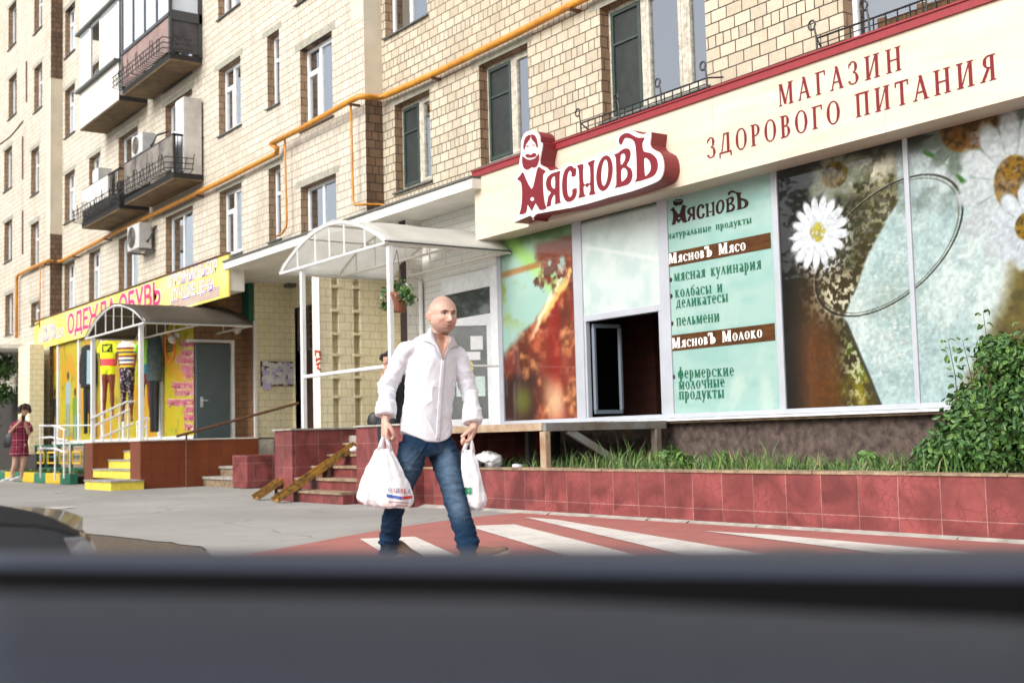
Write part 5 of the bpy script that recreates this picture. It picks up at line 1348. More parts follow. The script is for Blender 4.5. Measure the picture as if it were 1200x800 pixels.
for i in range(1, 5):
    y0_ = 7.62+i*.34; b.box(xq3+.003, xq0-.003, y0_, 9.05, .19*i, .19*i+.16, 0); b.box(xq3+.003, xq0-.003, y0_-.02, y0_+.36, .19*i+.16, .19*i+.19, 1)
b.build('steps', [MT['step_yellow'], MT['concrete']], pc)
# white tube stair rails
def stair_rail(X, bars, posts, label):
    t = thing('stair_rail', (X, YQ, .95), label, 'handrail', 'white tube rails over the yellow steps')
    r = MB()
    for pts in bars: r = MB(); r.tube([PX(px, py, X) for px, py in pts], .026, 7); r.build('rail', MT['white'], t)
    for px, y0_, y1_ in posts: r = MB(); r.tube([PX(px, y0_, X), PX(px, y1_, X)], .02, 6); r.build('baluster', MT['white'], t)
stair_rail(xq3-.12, [[(106, 490.5), (149, 470.5), (158, 470)], [(112, 498), (152, 479.5)], [(117, 513), (156, 496)]], [(121, 483.5, 517), (130, 479, 517), (140, 474.5, 517), (150, 470.5, 517)], 'white tube handrail on the left side of the yellow steps, with several bars')
stair_rail(xq0+.10, [[(159.5, 496), (168.5, 490), (174, 490)], [(160, 506), (170, 500)]], [(161, 495, 517), (172, 490, 517)], 'short white tube handrail at the right canopy post over the yellow steps')
# dark handrail, concrete steps and granite cheek beside the terrace
st_ = thing('side_steps', (-22, 9, 0), 'grey concrete steps between the brown-red terrace wall and a red granite block', 'steps')
gx0 = PY(277.5, 560, 9.25); gx1 = PY(291.5, 560, 9.2)
b = MB()
for i in range(3):
    y0_ = 9.25+i*.36; b.box(XQ+.01, gx0.x+.0, y0_, 11.2, .20*i, .20*i+.15, 0); b.box(XQ+.01, gx0.x+.0, y0_-.03, y0_+.4, .20*i+.15, .20*(i+1), 1)
b.build('treads', [MT['concrete_warm'], MT['concrete']], st_)
b = MB(); b.box(gx0.x+.003, gx1.x, 9.15, 10.9, 0, PX(291, 533, gx1.x).z); b.build('cheek_block', MT['granite'], st_, bevel=.03)
hr = thing('handrail', (-23, 9, 0), 'thin dark brown handrail slanting up from the terrace to the yellow brick wall', 'handrail')
b = MB(); h0 = PX(207, 511, XQ+.15); h1 = PX(350, 472, XQ+.15)
b.tube([h0, h1], .028, 8); b.build('rail', MT['rust'], hr)
b = MB(); p = PX(218.5, 509, XQ+.15); b.tube([(p.x, p.y, 0), (p.x, p.y, p.z)], .022, 7); b.build('post', MT['rust'], hr)

# ================================================================== CANOPIES
def canopy(name, label, Yf, Yb, xL, xR, z_e, z_a, posts, sheet, post_r, zpost, bars):
    t = thing(name, ((xL+xR)/2, Yf, zpost), label, 'canopy', 'arched entrance canopies')
    n = 22
    def arc(i, dz=0):
        u = i/n; x = xL+(xR-xL)*u; return x, z_e+dz+(z_a-z_e)*math.sin(math.pi*u)**.85 if 0 < u < 1 else z_e+dz
    b = MB(); R = []
    for Y in np.linspace(Yf, Yb, 9): R.append([(arc(i)[0], Y, arc(i)[1]+.012*math.sin(Y*5+i)) for i in range(n+1)])
    b.rings(R, cap=False, closed=False)
    o = b.build('roof_sheet', sheet, t, smooth=True)
    s_ = o.modifiers.new('solid', 'SOLIDIFY'); s_.thickness = .012
    for k, Y in enumerate((Yf+.03, (Yf+Yb)/2, Yb-.05)):
        b = MB(); b.tube([(arc(i)[0], Y, arc(i, -.035)[1]) for i in range(n+1)], .026 if k == 0 else .018, 7)
        b.tube([(xL+.02, Y, z_e-.03), (xR-.02, Y, z_e-.03)], .022, 7)
        for i in (4, 8, 11, 14, 18): b.tube([(arc(i)[0], Y, z_e-.03), (arc(i)[0], Y, arc(i, -.04)[1])], .012, 5)
        b.build('arch', MT['white'] if k == 0 else bars, t)
    b = MB()
    for x in (xL+.02, xR-.02): b.tube([(x, Yf, z_e-.03), (x, Yb, z_e-.03)], .022, 7)
    b.tube([((xL+xR)/2, Yf, z_a-.05), ((xL+xR)/2, Yb, z_a-.05)], .018, 6)
    for i in (6, 16): b.tube([(arc(i)[0], Yf, arc(i, -.03)[1]), (arc(i)[0], Yb, arc(i, -.03)[1])], .013, 6)
    b.build('purlin', bars, t)
    b = MB()
    b.tube([(xL, Yf, z_e-.008), (xL, Yb, z_e-.008)], .014, 5); b.tube([(xR, Yf, z_e-.008), (xR, Yb, z_e-.008)], .014, 5)
    b.build('edge_strip', MT['sill'], t)
    for x, y in posts:
        b = MB(); b.box(x-post_r, x+post_r, y-post_r, y+post_r, zpost, z_e-.02); b.build('post', MT['white'], t, bevel=.008)
    return t
bars_w = mat('greyish_white_bars', (.60, .57, .50), .5)
YC = 7.92
xe0, xe1 = PY(327, 317, YC).x, PY(451, 283, YC).x
ze = (PY(327, 317, YC).z+PY(451, 283, YC).z)/2
za_c = PY(393, 257, YC).z
xpL, xpR = PY(355.5, 400, 8.02).x, PY(457.5, 350, 8.02).x
can = canopy('entrance_canopy', 'milky white arched canopy on thin white posts over the food shop porch', YC, 9.98, xe0, xe1, ze, za_c, [(xpL, 8.02), (xpR, 8.02)], MT['sheet_white'], .035, 1.05, bars_w)
b = MB(); zr_ = PY(400, 436, 8.02).z
b.tube([(xpL, 8.02, zr_), (xpR+.0, 8.02, zr_), (xpR+.02, 8.02, zr_)], .028, 8); b.tube([(xpR, 8.02, zr_+.0), (xpR+.02, PX(583, 425, xpR).y, zr_+.02)], .016, 8)
b.build('cross_rail', MT['white'], can)
YD = 7.88
xf0, xf1 = PY(99, 396, YD).x, PY(168.5, 375.5, YD).x
zf = (PY(99, 396, YD).z+PY(168.5, 375.5, YD).z)/2
can2 = canopy('entrance_canopy', 'dusty grey-brown arched canopy on white posts over the clothing shop steps', YD, PX(296, 379, xf1).y, xf0, xf1, zf, PY(138, 354.5, YD).z, [(PY(109, 450, YQ+.06).x, YQ+.06), (PY(165.5, 450, YQ+.06).x, YQ+.06)], MT['sheet_grey'], .045, .97, bars_w)
# porch lights under the grey canopy
for px, py, lab in ((202, 397, 'round white porch lamp at the inner edge of the grey canopy'), (278, 386, 'round cream porch lamp on the brown brick beside the steel door')):
    p = PX(px, py, xs1+.06) if px > 240 else PY(px, py, 9.45)
    t = thing('porch_lamp', p, lab, 'lamp', 'porch lamps')
    q = MB(); ball(q, p, .10, (1, 1, 1.1), 7); q.build('globe', mat('frosted_globe', (.62, .58, .48), .3), t, smooth=True)
    q = MB(); q.box(p.x-.16, p.x-.07, p.y-.05, p.y+.05, p.z+.03, p.z+.13) if px > 240 else q.box(p.x-.05, p.x+.05, p.y+.06, p.y+.15, p.z+.03, p.z+.13); q.build('base', MT['white'], t)

# ================================================================== CLOTHING SHOP
YH = 9.62
cs = thing('shop_facade', (-30, YH, 0), 'clothing shop facade with yellow printed panes between white frames on a pinkish stone plinth', 'shop facade')
xh0 = PY(56.5, 450, YH).x
zh0, zh1 = 0.99, 4.3
b = MB(); b.box(xh0, xs1, YH+.02, YM-.0, 0, .96); b.build('plinth', MT['stone_plinth'], cs)
b = MB(); b.box(xh0, xq2-.05, YH-.12, YH+.02, 0, .3); b.build('painted_base', MT['kerb_green'], cs)
hx_ = [xh0] + [PY(q, 450, YH).x for q in (69, 93.5, 121, 146, 187.5)] + [xs1]
b = MB()
for x in hx_[:-1]: b.box(x-.02, x+.10, YH-.06, YH+.02, zh0, zh1)
x = PY(188.5, 450, YH).x; b.box(x-.05, x+.2, YH-.07, YH+.02, zh0, zh1)
b.box(xh0, xs1, YH-.05, YH+.02, .962, zh0+.06)
b.build('frame', MT['frame_white'], cs)
def f_yel(U, V, X, Z):
    n = fbm(X*1.2, Z*1.2, 5); n2 = fbm(X*4, Z*5, 8); sw_ = np.sin(6*n+X*1.5+Z*2.5)
    c = np.ones(U.shape+(3,))*np.array([.80, .72, .08]); c = mixc(c, (.84, .62, .06), sm(.0, .8, sw_)); c = mixc(c, (.70, .74, .12), sm(.5, .7, n2)*.8); c = mixc(c, (.66, .42, .04), sm(.62, .8, n2)*.6)
    return c
def f_yel2(U, V, X, Z):
    c = f_yel(U, V, X, Z)
    for cx, cz, h, top, bot, hair in ((hx_[1]+.95, 2.05, 1.75, (.62, .74, .78), (.42, .62, .66), (.24, .17, .10)), (hx_[2]-.45, 1.75, 1.35, (.44, .62, .16), (.20, .55, .55), (.10, .08, .05)), (hx_[0]+.75, 1.75, 1.5, (.20, .30, .28), (.10, .22, .40), (.16, .12, .07))):
        dx = (X-cx)*1.0; zz = (Z-cz)/h
        wob = .03*np.sin(Z*7)
        c = mixc(c, bot, sm(.02, -.01, abs(abs(dx+wob*.5)-.12*(1-.25*zz))-.07)*sm(-.52, -.48, zz)*sm(.08, .04, zz))
        c = mixc(c, top, sm(.03, -.02, abs(dx+wob)-.22)*sm(0, .04, zz)*sm(.40, .35, zz))
        c = mixc(c, (.72, .50, .36), sm(.11, .08, np.hypot(dx, (Z-cz)-.44*h)))
        c = mixc(c, hair, sm(.13, .10, np.hypot(dx, (Z-cz)-.48*h)))
    return c
print_sheet('pane_picture', hx_[0]+.1, hx_[2], zh0+.06, zh1, YH, f_yel2, MT['print_matt'], cs, 150)
print_sheet('pane_picture', hx_[2]+.08, hx_[5], zh0+.06, zh1, YH+.001, f_yel, MT['print_matt'], cs, 70)
print_sheet('pane_picture', PY(191, 450, YH).x, xs1, zh0+.06, zh1, YH-.012, f_yel, MT['print_matt'], cs, 110)
def sans_at(txt, m, par, p0, p1, Y, hgt, off=.02, outline=None, n=.006, name='lettering', ofo=.07):
    a, c = PY(*p0, Y), PY(*p1, Y); w = (c-a).length
    V_, F_ = sans(txt, off)
    wv = max(v[0] for v in V_)-min(v[0] for v in V_); hv = .73
    ux = (c-a)/wv; uz = Vector((0, 0, hgt/hv))
    if outline:
        V2, F2 = sans(txt, ofo)
        dx_ = min(V_, key=lambda v: v[0])[0]-min(V2, key=lambda v: v[0])[0]
        place('letter_outline', V2, F2, outline, par, a-ux*dx_-Vector((0, n, 0)), ux, uz, (0, -1, 0))
    return place(name, V_, F_, m, par, a-Vector((0, n+.004, 0)), ux, uz, (0, -1, 0))
for i, (w_, y_, l_) in enumerate((('Рубашки', 406.5, 211), ('Джинсы', 417, 212), ('Спортивная', 425.5, 206), ('одежда', 434.5, 212), ('обувь', 443, 216.5), ('Нижнее бельё', 455, 202), ('Постельные', 463.5, 205), ('принадлежности', 474.5, 196.5), ('Сумки', 483, 215.5), ('Ремни', 492.5, 216), ('Зонты', 503.5, 216))):
    sans_at(w_, MT['magenta'], cs, (l_, y_), (227, y_-.35), YH-.014, .17, .012, MT['white_text'], ofo=.045, n=.006)
q = MB(); p = PY(199.5, 406, YH-.02); ring = [(p.x+.30*math.cos(a), YH-.022, p.z+.34*math.sin(a)) for a in [i*math.pi/12 for i in range(25)]]
q.tube(ring, .035, 6); q.build('ring_emblem', mat('orange_vinyl', (.7, .2, .02), .5), cs)
sans_at('НОВОЕ', MT['brown_text'], cs, (195.5, 404), (204, 402), YH-.02, .2, .03, MT['yellow_board'])
sans_at('СЕЗОН', MT['brown_text'], cs, (195.5, 413), (204, 411.5), YH-.02, .2, .03, MT['yellow_board'])

# steel door of the clothing shop, standing open
dj = PX(270, 450, xs1+.02)
b = MB(); yj = dj.y
b.box(xs1, xs1+.07, yj, yj+.08, .95, PX(270, 402, xs1).z); b.box(xs1, xs1+.07, yj-1.0, yj+.08, PX(270, 402, xs1).z, PX(270, 402, xs1).z+.06)
b.build('door_frame', MT['frame_white'], cs)
p_l, p_r = PX(229.5, 450, xs1+.16), PX(268.5, 450, xs1+.08)
zt_, zb_ = PX(249, 403.5, xs1+.1).z, .97
dd = (p_l-p_r); dd.z = 0; Ld = dd.length; dd.normalize()
q = MB(); q.obox(Vector((p_r.x, p_r.y, (zt_+zb_)/2))+dd*Ld/2, dd*Ld/2, Vector((dd.y, -dd.x, 0))*.03, (0, 0, (zt_-zb_)/2))
ds = q.build('door', MT['door_blue'], cs, bevel=.006)
q = MB(); hp = Vector((p_l.x, p_l.y, 1.78))-dd*.12+Vector((.05, 0, 0)); q.box(hp.x-.03, hp.x+.0, hp.y-.03, hp.y+.03, hp.z-.12, hp.z+.10); q.tube([hp, hp+Vector((.05, 0, .02)), hp+Vector((.05, 0, .02))-dd*.13], .014, 6)
q.build('handle', MT['alu'], ds)

# yellow sign of the clothing shop
YSG = 9.50
cg = thing('shop_sign', (-32, YSG, 4.3), 'long yellow sign with magenta clothing-and-shoes lettering and purple side slogans', 'shop sign')
sx0, sx1 = PY(40.5, 395, YSG).x, PY(267.5, 320, YSG).x
sz1 = (PY(40, 378.5, YSG).z+PY(265, 297, YSG).z)/2; sz0 = (PY(40.5, 411.5, YSG).z+PY(267.5, 346, YSG).z)/2
b = MB(); b.box(sx0, sx1, YSG, YSG+.04, sz0, sz1); b.build('board', MT['yellow_board'], cg)
b = MB(); b.box(sx0-.02, sx1+.02, YSG-.03, YSG+.05, sz1+.001, sz1+.03); b.build('top_trim', MT['rust'], cg)
b = MB(); b.box(sx0+.1, sx1-.02, YSG+.041, YM-.005, sz0+.12, sz1-.15); b.build('casing', MT['white_slab'], cg)
b = MB(); b.box(xs1+.02, xs2-.04, ys1-.12, ys1-.005, zt-.02, 4.38); b.build('green_backing', MT['green_paint'], cg)
sans_at('ОДЕЖДА ОБУВЬ', MT['magenta'], cg, (79.5, 391.5), (188.5, 355.5), YSG, .54, .026, MT['white_text'], ofo=.055)
sans_at('ОГРОМНЫЙ ВЫБОР', MT['white_text'], cg, (197.5, 337.5), (255, 318), YSG, .27, .012, MT['purple'], ofo=.045)
sans_at('ЛУЧШИЕ ЦЕНЫ', MT['white_text'], cg, (202, 353.5), (251, 339.5), YSG, .27, .012, MT['purple'], ofo=.045)
sans_at('для всей', MT['white_text'], cg, (50, 389.5), (65, 385.5), YSG, .22, .012, MT['purple'], ofo=.045)
sans_at('СЕМЬИ МОДА', MT['white_text'], cg, (45.5, 401.5), (75, 393), YSG, .25, .012, MT['purple'], ofo=.045)
b = MB()
for i in range(5): z = sz0+.06+i*.045; b.box(PY(200, 350, YSG).x, PY(258, 338, YSG).x, YSG-.003, YSG-.001, z, z+.02)
b.build('stripe_pattern', MT['purple'], cg)

# ================================================================== PLANTS
def leaf_cloud(b, centers, size, n, rad, m=0, up=.3, sq=(1, 1, .8), shell=.5):
    for _ in range(n):
        c = random.choice(centers)
        d = Vector((random.gauss(0, 1), random.gauss(0, 1), random.gauss(0, 1))).normalized()
        r = rad*(shell+(1-shell)*random.random())*random.uniform(.55, 1.08)
        p = Vector((c[0]+d.x*r*sq[0], c[1]+d.y*r*sq[1], c[2]+d.z*r*sq[2]))
        a = (d+Vector((random.gauss(0, .5), random.gauss(0, .5), random.gauss(0, .5)+up))).normalized()
        t = a.orthogonal().normalized(); t.rotate(Matrix.Rotation(random.uniform(0, 6.28), 3, a)); w_ = a.cross(t)
        s = size*random.uniform(.6, 1.25); bend = a*(-s*.18)
        k = m if not isinstance(m, (tuple, list)) else random.choices(range(len(m)), m)[0]
        b.add([p-t*s*.5+bend*.4, p-t*s*.1+w_*s*.30, p+t*s*.25+w_*s*.22, p+t*s*.55+bend, p+t*s*.25-w_*s*.22, p-t*s*.1-w_*s*.30], [(0, 1, 2, 3), (0, 3, 4, 5)], k)
# leafy bush at the right end of the planter
bc = PY(1150, 480, 8.7)
bush = thing('bush', (bc.x+.3, 8.75, .46), 'dense dark green leafy bush at the right end of the planter, before the daisy window', 'bush')
b = MB(); tips = []
for i in range(26):
    a = random.uniform(0, 6.28); r = random.uniform(.1, .75); h = random.uniform(.55, 1.0)
    base = Vector((bc.x+.32+.15*math.cos(a), 8.75+.1*math.sin(a), .45)); tip = Vector((bc.x+.35+r*math.cos(a)*1.1, 8.75+r*math.sin(a)*.75, .45+h*(1.05-.35*r)))
    mid = (base+tip)/2+Vector((0, 0, .1)); b.tube([base, mid, tip], [.012, .008, .004], 5); tips.append((base, mid, tip))
spr = [PY(px, py, 8.6) for px, py in ((1152, 365), (1128, 398), (1111, 398), (1195, 378))]
for p in spr:
    q = Vector((p.x+random.uniform(-.02, .05), 8.65, .95)); b.tube([q, (q+p)/2+Vector((.02, 0, 0)), p], [.005, .004, .002], 5); tips.append((q, (q+p)/2+Vector((.02, 0, 0)), p))
b.build('branches', MT['bark'], bush)
b = MB()
cents = []
for base, mid, tip in tips[:26]:
    for f_ in (.35, .6, .8, 1.0): cents.append(tuple(base+(mid-base)*f_*2 if f_ < .5 else mid+(tip-mid)*(f_-.5)*2))
for cx_, cy_, cz_, rr in ((.1, -.1, .25, .42), (.55, -.1, .35, .5), (.3, .1, .66, .45), (.85, .0, .8, .5), (-.2, -.12, .2, .30), (.8, -.15, .3, .5), (.02, 0, .55, .30), (.55, 0, .85, .38), (-.08, -.05, .42, .30), (.25, -.1, .95, .22), (-.35, -.1, .12, .26), (1.2, -.05, .6, .55), (1.1, 0, .95, .45)):
    leaf_cloud(b, [(bc.x+cx_, 8.7+cy_, .45+cz_)], .060, 1150, rr, (.62, .38), sq=(1, .8, .8))
leaf_cloud(b, cents, .062, 1700, .13, (.6, .4), shell=.2)
for base, mid, tip in tips[26:]:
    for i in range(9):
        f_ = i/8; p = base+(mid-base)*f_*2 if f_ < .5 else mid+(tip-mid)*(f_-.5)*2
        for sgn in (-1, 1): leaf_cloud(b, [tuple(p+Vector((sgn*.04, 0, 0)))], .085*(1.15-.5*f_), 2, .03, (.3, .7), up=1.2)
b.build('foliage', [MT['leaf'], MT['leaf_light']], bush)
# grass of the bed
b = MB()
for i in range(5200):
    x = random.uniform(-10.9, 1.0) if random.random() < .8 else random.uniform(-13, -10); y = random.uniform(8.28, 9.85); 
    tall = .55+.75*vnoise(np.array([x*1.7+40]), np.array([y*1.7]), 4)[0]
    h = random.uniform(.05, .22)*tall*(1.7 if random.random() < .06 else 1); w_ = random.uniform(.003, .009); a = random.uniform(0, 6.28); l_ = random.uniform(.02, .10)
    c, s_ = math.cos(a), math.sin(a); lx, ly = l_*math.cos(a*3.7), l_*math.sin(a*3.7)
    lx *= 1.5; ly *= 1.5
    b.add([(x-w_*c, y-w_*s_, .45), (x+w_*c, y+w_*s_, .45), (x+w_*c*.7+lx*.4, y+w_*s_*.7+ly*.4, .45+h*.65), (x-w_*c*.7+lx*.4, y-w_*s_*.7+ly*.4, .45+h*.65), (x+lx, y+ly, .45+h)], [(0, 1, 2, 3), (3, 2, 4)], 0 if random.random() < .72 else (1 if random.random() < .7 else 2))
o = b.build('grass', [MT['grass'], mat('pale_grass_blades', (.16, .24, .05), .6), mat('dry_grass_blades', (.26, .22, .10), .7)]); o['kind'] = 'stuff'; o['label'] = 'green grass growing in the planter below the shop windows'
# broad-leaved weeds in the bed
for k, (px, y_, s_) in enumerate(((786, 9.3, .30), (800, 8.7, .22), (848, 9.4, .2), (1015, 9.3, .22))):
    p = PY(px, 530, y_); t = thing('weed', (p.x, y_, .45), ('broad leafy weed by the rear post of the steel platform', 'small weed in the grass right of the platform brace', 'small weed against the rough plinth under the information pane', 'small weed against the plinth under the window bars by the bush')[k], 'weed', 'weeds in the planter')
    b = MB(); b.tube([(p.x, y_, .44), (p.x+.02, y_, .45+s_*.9)], .006, 5); b.build('stem', MT['grass'], t)
    b = MB(); leaf_cloud(b, [(p.x, y_, .45+s_*.5)], .09, 60, s_*.6, 0, up=.8); b.build('leaves', MT['leaf_light'], t)
# hanging flower pot on the right-hand canopy post
hp_ = PY(466, 345, 8.15)
pot = thing('hanging_plant', (hp_.x, hp_.y, hp_.z-.35), 'trailing green flowering plant in a terracotta pot hanging beside the canopy post', 'hanging plant')
b = MB(); n = 16
for r0, r1, z0_, z1_ in ((.10, .155, -.24, -.02), (.165, .165, -.02, .02)):
    b.rings([[(hp_.x+r*math.cos(2*math.pi*j/n), hp_.y+r*math.sin(2*math.pi*j/n), hp_.z+z) for j in range(n)] for r, z in ((r0, z0_), (r1, z1_))])
b.build('pot', MT['terracotta'], pot, smooth=False)
b = MB()
for a in (0, 2.1, 4.2): b.tube([(hp_.x+.15*math.cos(a), hp_.y+.15*math.sin(a), hp_.z), (hp_.x, hp_.y, ze-.1 if ze-.1 > hp_.z+.3 else hp_.z+.5)], .004, 4)
b.build('chain', MT['iron'], pot)
b = MB(); leaf_cloud(b, [(hp_.x, hp_.y, hp_.z+.1), (hp_.x+.2, hp_.y, hp_.z+.0), (hp_.x-.18, hp_.y-.05, hp_.z+.02), (hp_.x+.28, hp_.y, hp_.z-.08), (hp_.x-.26, hp_.y, hp_.z-.12)], .055, 700, .17, (.5, .42, .08), shell=.1)
b.build('foliage', [MT['leaf_light'], MT['leaf'], MT['white_text']], pot)

# trees and a block across the street: seen only as reflections in the glass
def make_tree(h, R):
    t = thing('street_tree', (0, 0, 0), 'leafy broad-crowned tree standing across the street, seen as a reflection in the windows', 'tree', 'trees across the street')
    b = MB(); b.tube([(0, 0, 0), (.05, .02, h*.3), (0, .1, h*.6)], [.2, .15, .08], 9)
    for i in range(9):
        a = i*.7; z = h*(.3+.035*i); b.tube([(0, 0, z), (R*.35*math.cos(a), R*.35*math.sin(a), z+h*.13), (R*.7*math.cos(a), R*.7*math.sin(a), z+h*.2)], [.07, .045, .02], 6)
    b.build('trunk', MT['bark'], t)
    b = MB()
    for i in range(34):
        a = random.uniform(0, 6.28); r = R*random.uniform(.15, .85); z = h*random.uniform(.38, .95); r *= 1.1-abs(z/h-.6)
        leaf_cloud(b, [(r*math.cos(a), r*math.sin(a), z)], .26, 90, R*.28, 0)
    b.build('crown', MT['tree_leaf'], t)
    return t
tr0 = make_tree(9.0, 3.2)
def dup(o, loc, s=1, label=None):
    c = o.copy(); COL.objects.link(c); c.location = loc; c.scale = (s, s, s)
    if label: c['label'] = label
    for ch in o.children:
        d = ch.copy(); COL.objects.link(d); d.parent = c
    return c
spots = [(-17, -12.5, 1.15), (-24, -14, 1.35), (-31, -12, 1.2), (-39, -14.5, 1.45), (-47, -12, 1.25), (-57, -14, 1.4), (-10, -15, 1.1), (-28, -20, 1.5), (-45, -20, 1.5)]
for i, (x, y, s_) in enumerate(spots):
    if i == 0: tr0.location = (x, y, 0); tr0.scale = (s_, s_, s_)
    else: dup(tr0, (x, y, 0), s_).rotation_euler.z = i*1.3
ob_ = thing('opposite_building', (-40, -34, 0), 'pale apartment block across the street, seen only as a reflection in the windows', 'apartment building')
b = MB(); b.box(-75, -8, -46, -34, 0, 9); b.build('wall', MT['plaster'], ob_)
b = MB(); b.box(-76, -7, -47, -33.5, 9.01, 9.5); b.build('roof', MT['sill'], ob_)
for r in range(2):
    b = MB()
    for i in range(15): b.box(-72+i*4.3, -70.2+i*4.3, -34.02, -33.95, 2+r*3, 3.6+r*3)
    b.build('window_row', MT['net'], ob_)

# ================================================================== FAR LEFT: kerb, fence, flowers, ramp rails, shrub
HDIR = Vector((-math.cos(YAW), math.sin(YAW), 0)); UDIR = Vector((math.sin(YAW), math.cos(YAW), 0))
kz = 0.0
ka, kb = PG(-10, 562.5), PG(82, 567.3)
kd = (kb-ka); kd.z = 0; kn = Vector((-kd.y, kd.x, 0)).normalized(); kn = kn if kn.y > 0 else -kn
cuts = [-10, 5.5, 13.5, 26, 39.5, 53, 70, 81.5]
for i in range(len(cuts)-1):
    p, q = PG(cuts[i], 563.1+4.7*cuts[i]/82), PG(cuts[i+1], 563.1+4.7*cuts[i+1]/82)
    b = MB(); f_ = .996
    b.prism([p, p+(q-p)*f_, p+(q-p)*f_+kn*.2, p+kn*.2], (0, 0, .25))
    tag(b.build('kerb_block', MT['kerb_green'] if i % 2 == 0 else MT['kerb_yellow'], bevel=.02), ['green kerb block at the left edge, behind the woman', 'yellow kerb block left of the woman\'s feet', 'green kerb block directly behind the woman\'s feet', 'yellow kerb block just right of the woman', 'green kerb block between two yellow ones, right of the woman', 'rightmost yellow kerb block by the white ramp rails', 'green kerb block at the right end of the row'][i], 'kerb', 'green and yellow kerb blocks')
    if i == 6: kend = q
b = MB(); b.prism([ka+kn*.2, kb+kn*.2, kb+kn*1.6, ka+kn*1.6], (0, 0, .18)); struct(b.build('flower_bed', MT['soil']))
b = MB(); cc = [tuple(ka+(kb-ka)*random.random()*.8+kn*random.uniform(.35, .8)+Vector((0, 0, .24))) for i in range(60)]
leaf_cloud(b, cc, .07, 900, .13, (.62, .26, .06, .06), shell=.1)
o = b.build('flowers', [MT['leaf_light'], MT['leaf'], mat('red_petals', (.5, .03, .03), .6), MT['white_text']]); o['kind'] = 'stuff'; o['label'] = 'low green plants with red and white flowers behind the painted kerb'
fe = thing('garden_fence', (ka+kb)/2+kn*1.3, 'low green metal fence with yellow rectangles behind the flower bed', 'fence')
fa, fb_ = ka+kn*1.2, ka+(kb-ka)*.62+kn*1.2
b = MB()
for z in (.30, .62, .92): b.bar(fa+Vector((0, 0, z)), fb_+Vector((0, 0, z)), .05, .05)
b.build('rail', MT['green_paint'], fe)
for i in range(5):
    p = fa+(fb_-fa)*i/4; q = MB(); q.box(p.x-.03, p.x+.03, p.y-.03, p.y+.03, 0, .95); q.build('post', MT['green_paint'], fe)
for i in range(4):
    p, q_ = fa+(fb_-fa)*(i+.18)/4, fa+(fb_-fa)*(i+.82)/4; q = MB(); off = -kn*.035
    for z in (.45, .74): q.bar(p+off+Vector((0, 0, z)), q_+off+Vector((0, 0, z)), .03, .04)
    for e in (p, q_): q.bar(e+off+Vector((0, 0, .43)), e+off+Vector((0, 0, .76)), .03, .04)
    q.build('rectangle', MT['kerb_yellow'], fe)
rr = thing('ramp_railing', PG(64, 560), 'white tube railing with double handrails by the painted kerb', 'railing')
def dz_(px, py, D): d = ray(px, py); return EYE+d*(D/(d.x*HDIR.x+d.y*HDIR.y))
Drl = 27.6
b = MB()
for y0_ in (498.5, 525): b.tube([dz_(46.5, y0_, Drl+.6), dz_(65, y0_+.3, Drl), dz_(77, y0_+5.5, Drl-.4)], .024, 7)
b.tube([dz_(46.5, 513, Drl+2.4), dz_(60, 512, Drl+1.6), dz_(80, 516.5, Drl+1.0)], .024, 7)
b.tube([dz_(65, 498.5, Drl+1.5), dz_(108, 498, Drl+.5)], .018, 6); b.tube([dz_(68, 517, Drl+1.5), dz_(108, 517, Drl+.5)], .018, 6)
b.build('rail', MT['white'], rr)
for px, t_, f_, D in ((47.5, 499, 560, Drl+.6), (64.5, 499, 562, Drl), (75, 504, 560, Drl-.3), (82, 518, 560, Drl+1)):
    q = MB(); q.tube([dz_(px, t_, D), dz_(px, f_, D)], .022, 7); q.build('post', MT['white'], rr)
sc_ = PG(-22, 540)
sp_ = dz_(-8, 470, 38)
sh = thing('shrub', (sp_.x, sp_.y, 0), 'tall dark green shrub at the left edge beside the far entrance', 'shrub')
b = MB(); b.tube([(sp_.x, sp_.y, 0), (sp_.x+.1, sp_.y, 2.0), (sp_.x, sp_.y, 3.4)], [.06, .04, .02], 6); b.build('trunk', MT['bark'], sh)
b = MB()
for i in range(10): leaf_cloud(b, [(sp_.x+random.uniform(-.5, .5), sp_.y+random.uniform(-.4, .4), random.uniform(1.0, 3.9))], .14, 150, .5, (.6, .4))
b.build('foliage', [MT['leaf'], MT['leaf_light']], sh)

# ================================================================== FIGURES
def limb(b, pts, ref, n=14, sub=5, m=0, cap=True):
    """smooth tube through pts [(P, ra, rb)]; ra lies along ref, rb across it"""
    P = [Vector(p[0]) for p in pts]; A = [p[1] for p in pts]; B = [p[2] for p in pts]
    def cr(L, i, t):
        k = len(L); p0, p1, p2, p3 = L[max(i-1, 0)], L[i], L[min(i+1, k-1)], L[min(i+2, k-1)]
        return 0.5*((2*p1)+(p2-p0)*t+(2*p0-5*p1+4*p2-p3)*t*t+(3*p1-p0-3*p2+p3)*t**3)
    S_ = []
    for i in range(len(P)-1):
        for s_ in range(sub): t = s_/sub; S_.append((cr(P, i, t), max(.002, cr(A, i, t)), max(.002, cr(B, i, t))))
    S_.append((P[-1], A[-1], B[-1]))
    R = []; ref = Vector(ref)
    for i, (p, a, c) in enumerate(S_):
        t = (S_[min(i+1, len(S_)-1)][0]-S_[max(i-1, 0)][0]).normalized()
        e1 = (ref-t*ref.dot(t)).normalized(); e2 = t.cross(e1)
        R.append([p+e1*a*math.cos(q)+e2*c*math.sin(q) for q in [2*math.pi*j/n for j in range(n)]])
    b.rings(R, m, cap)
    return R
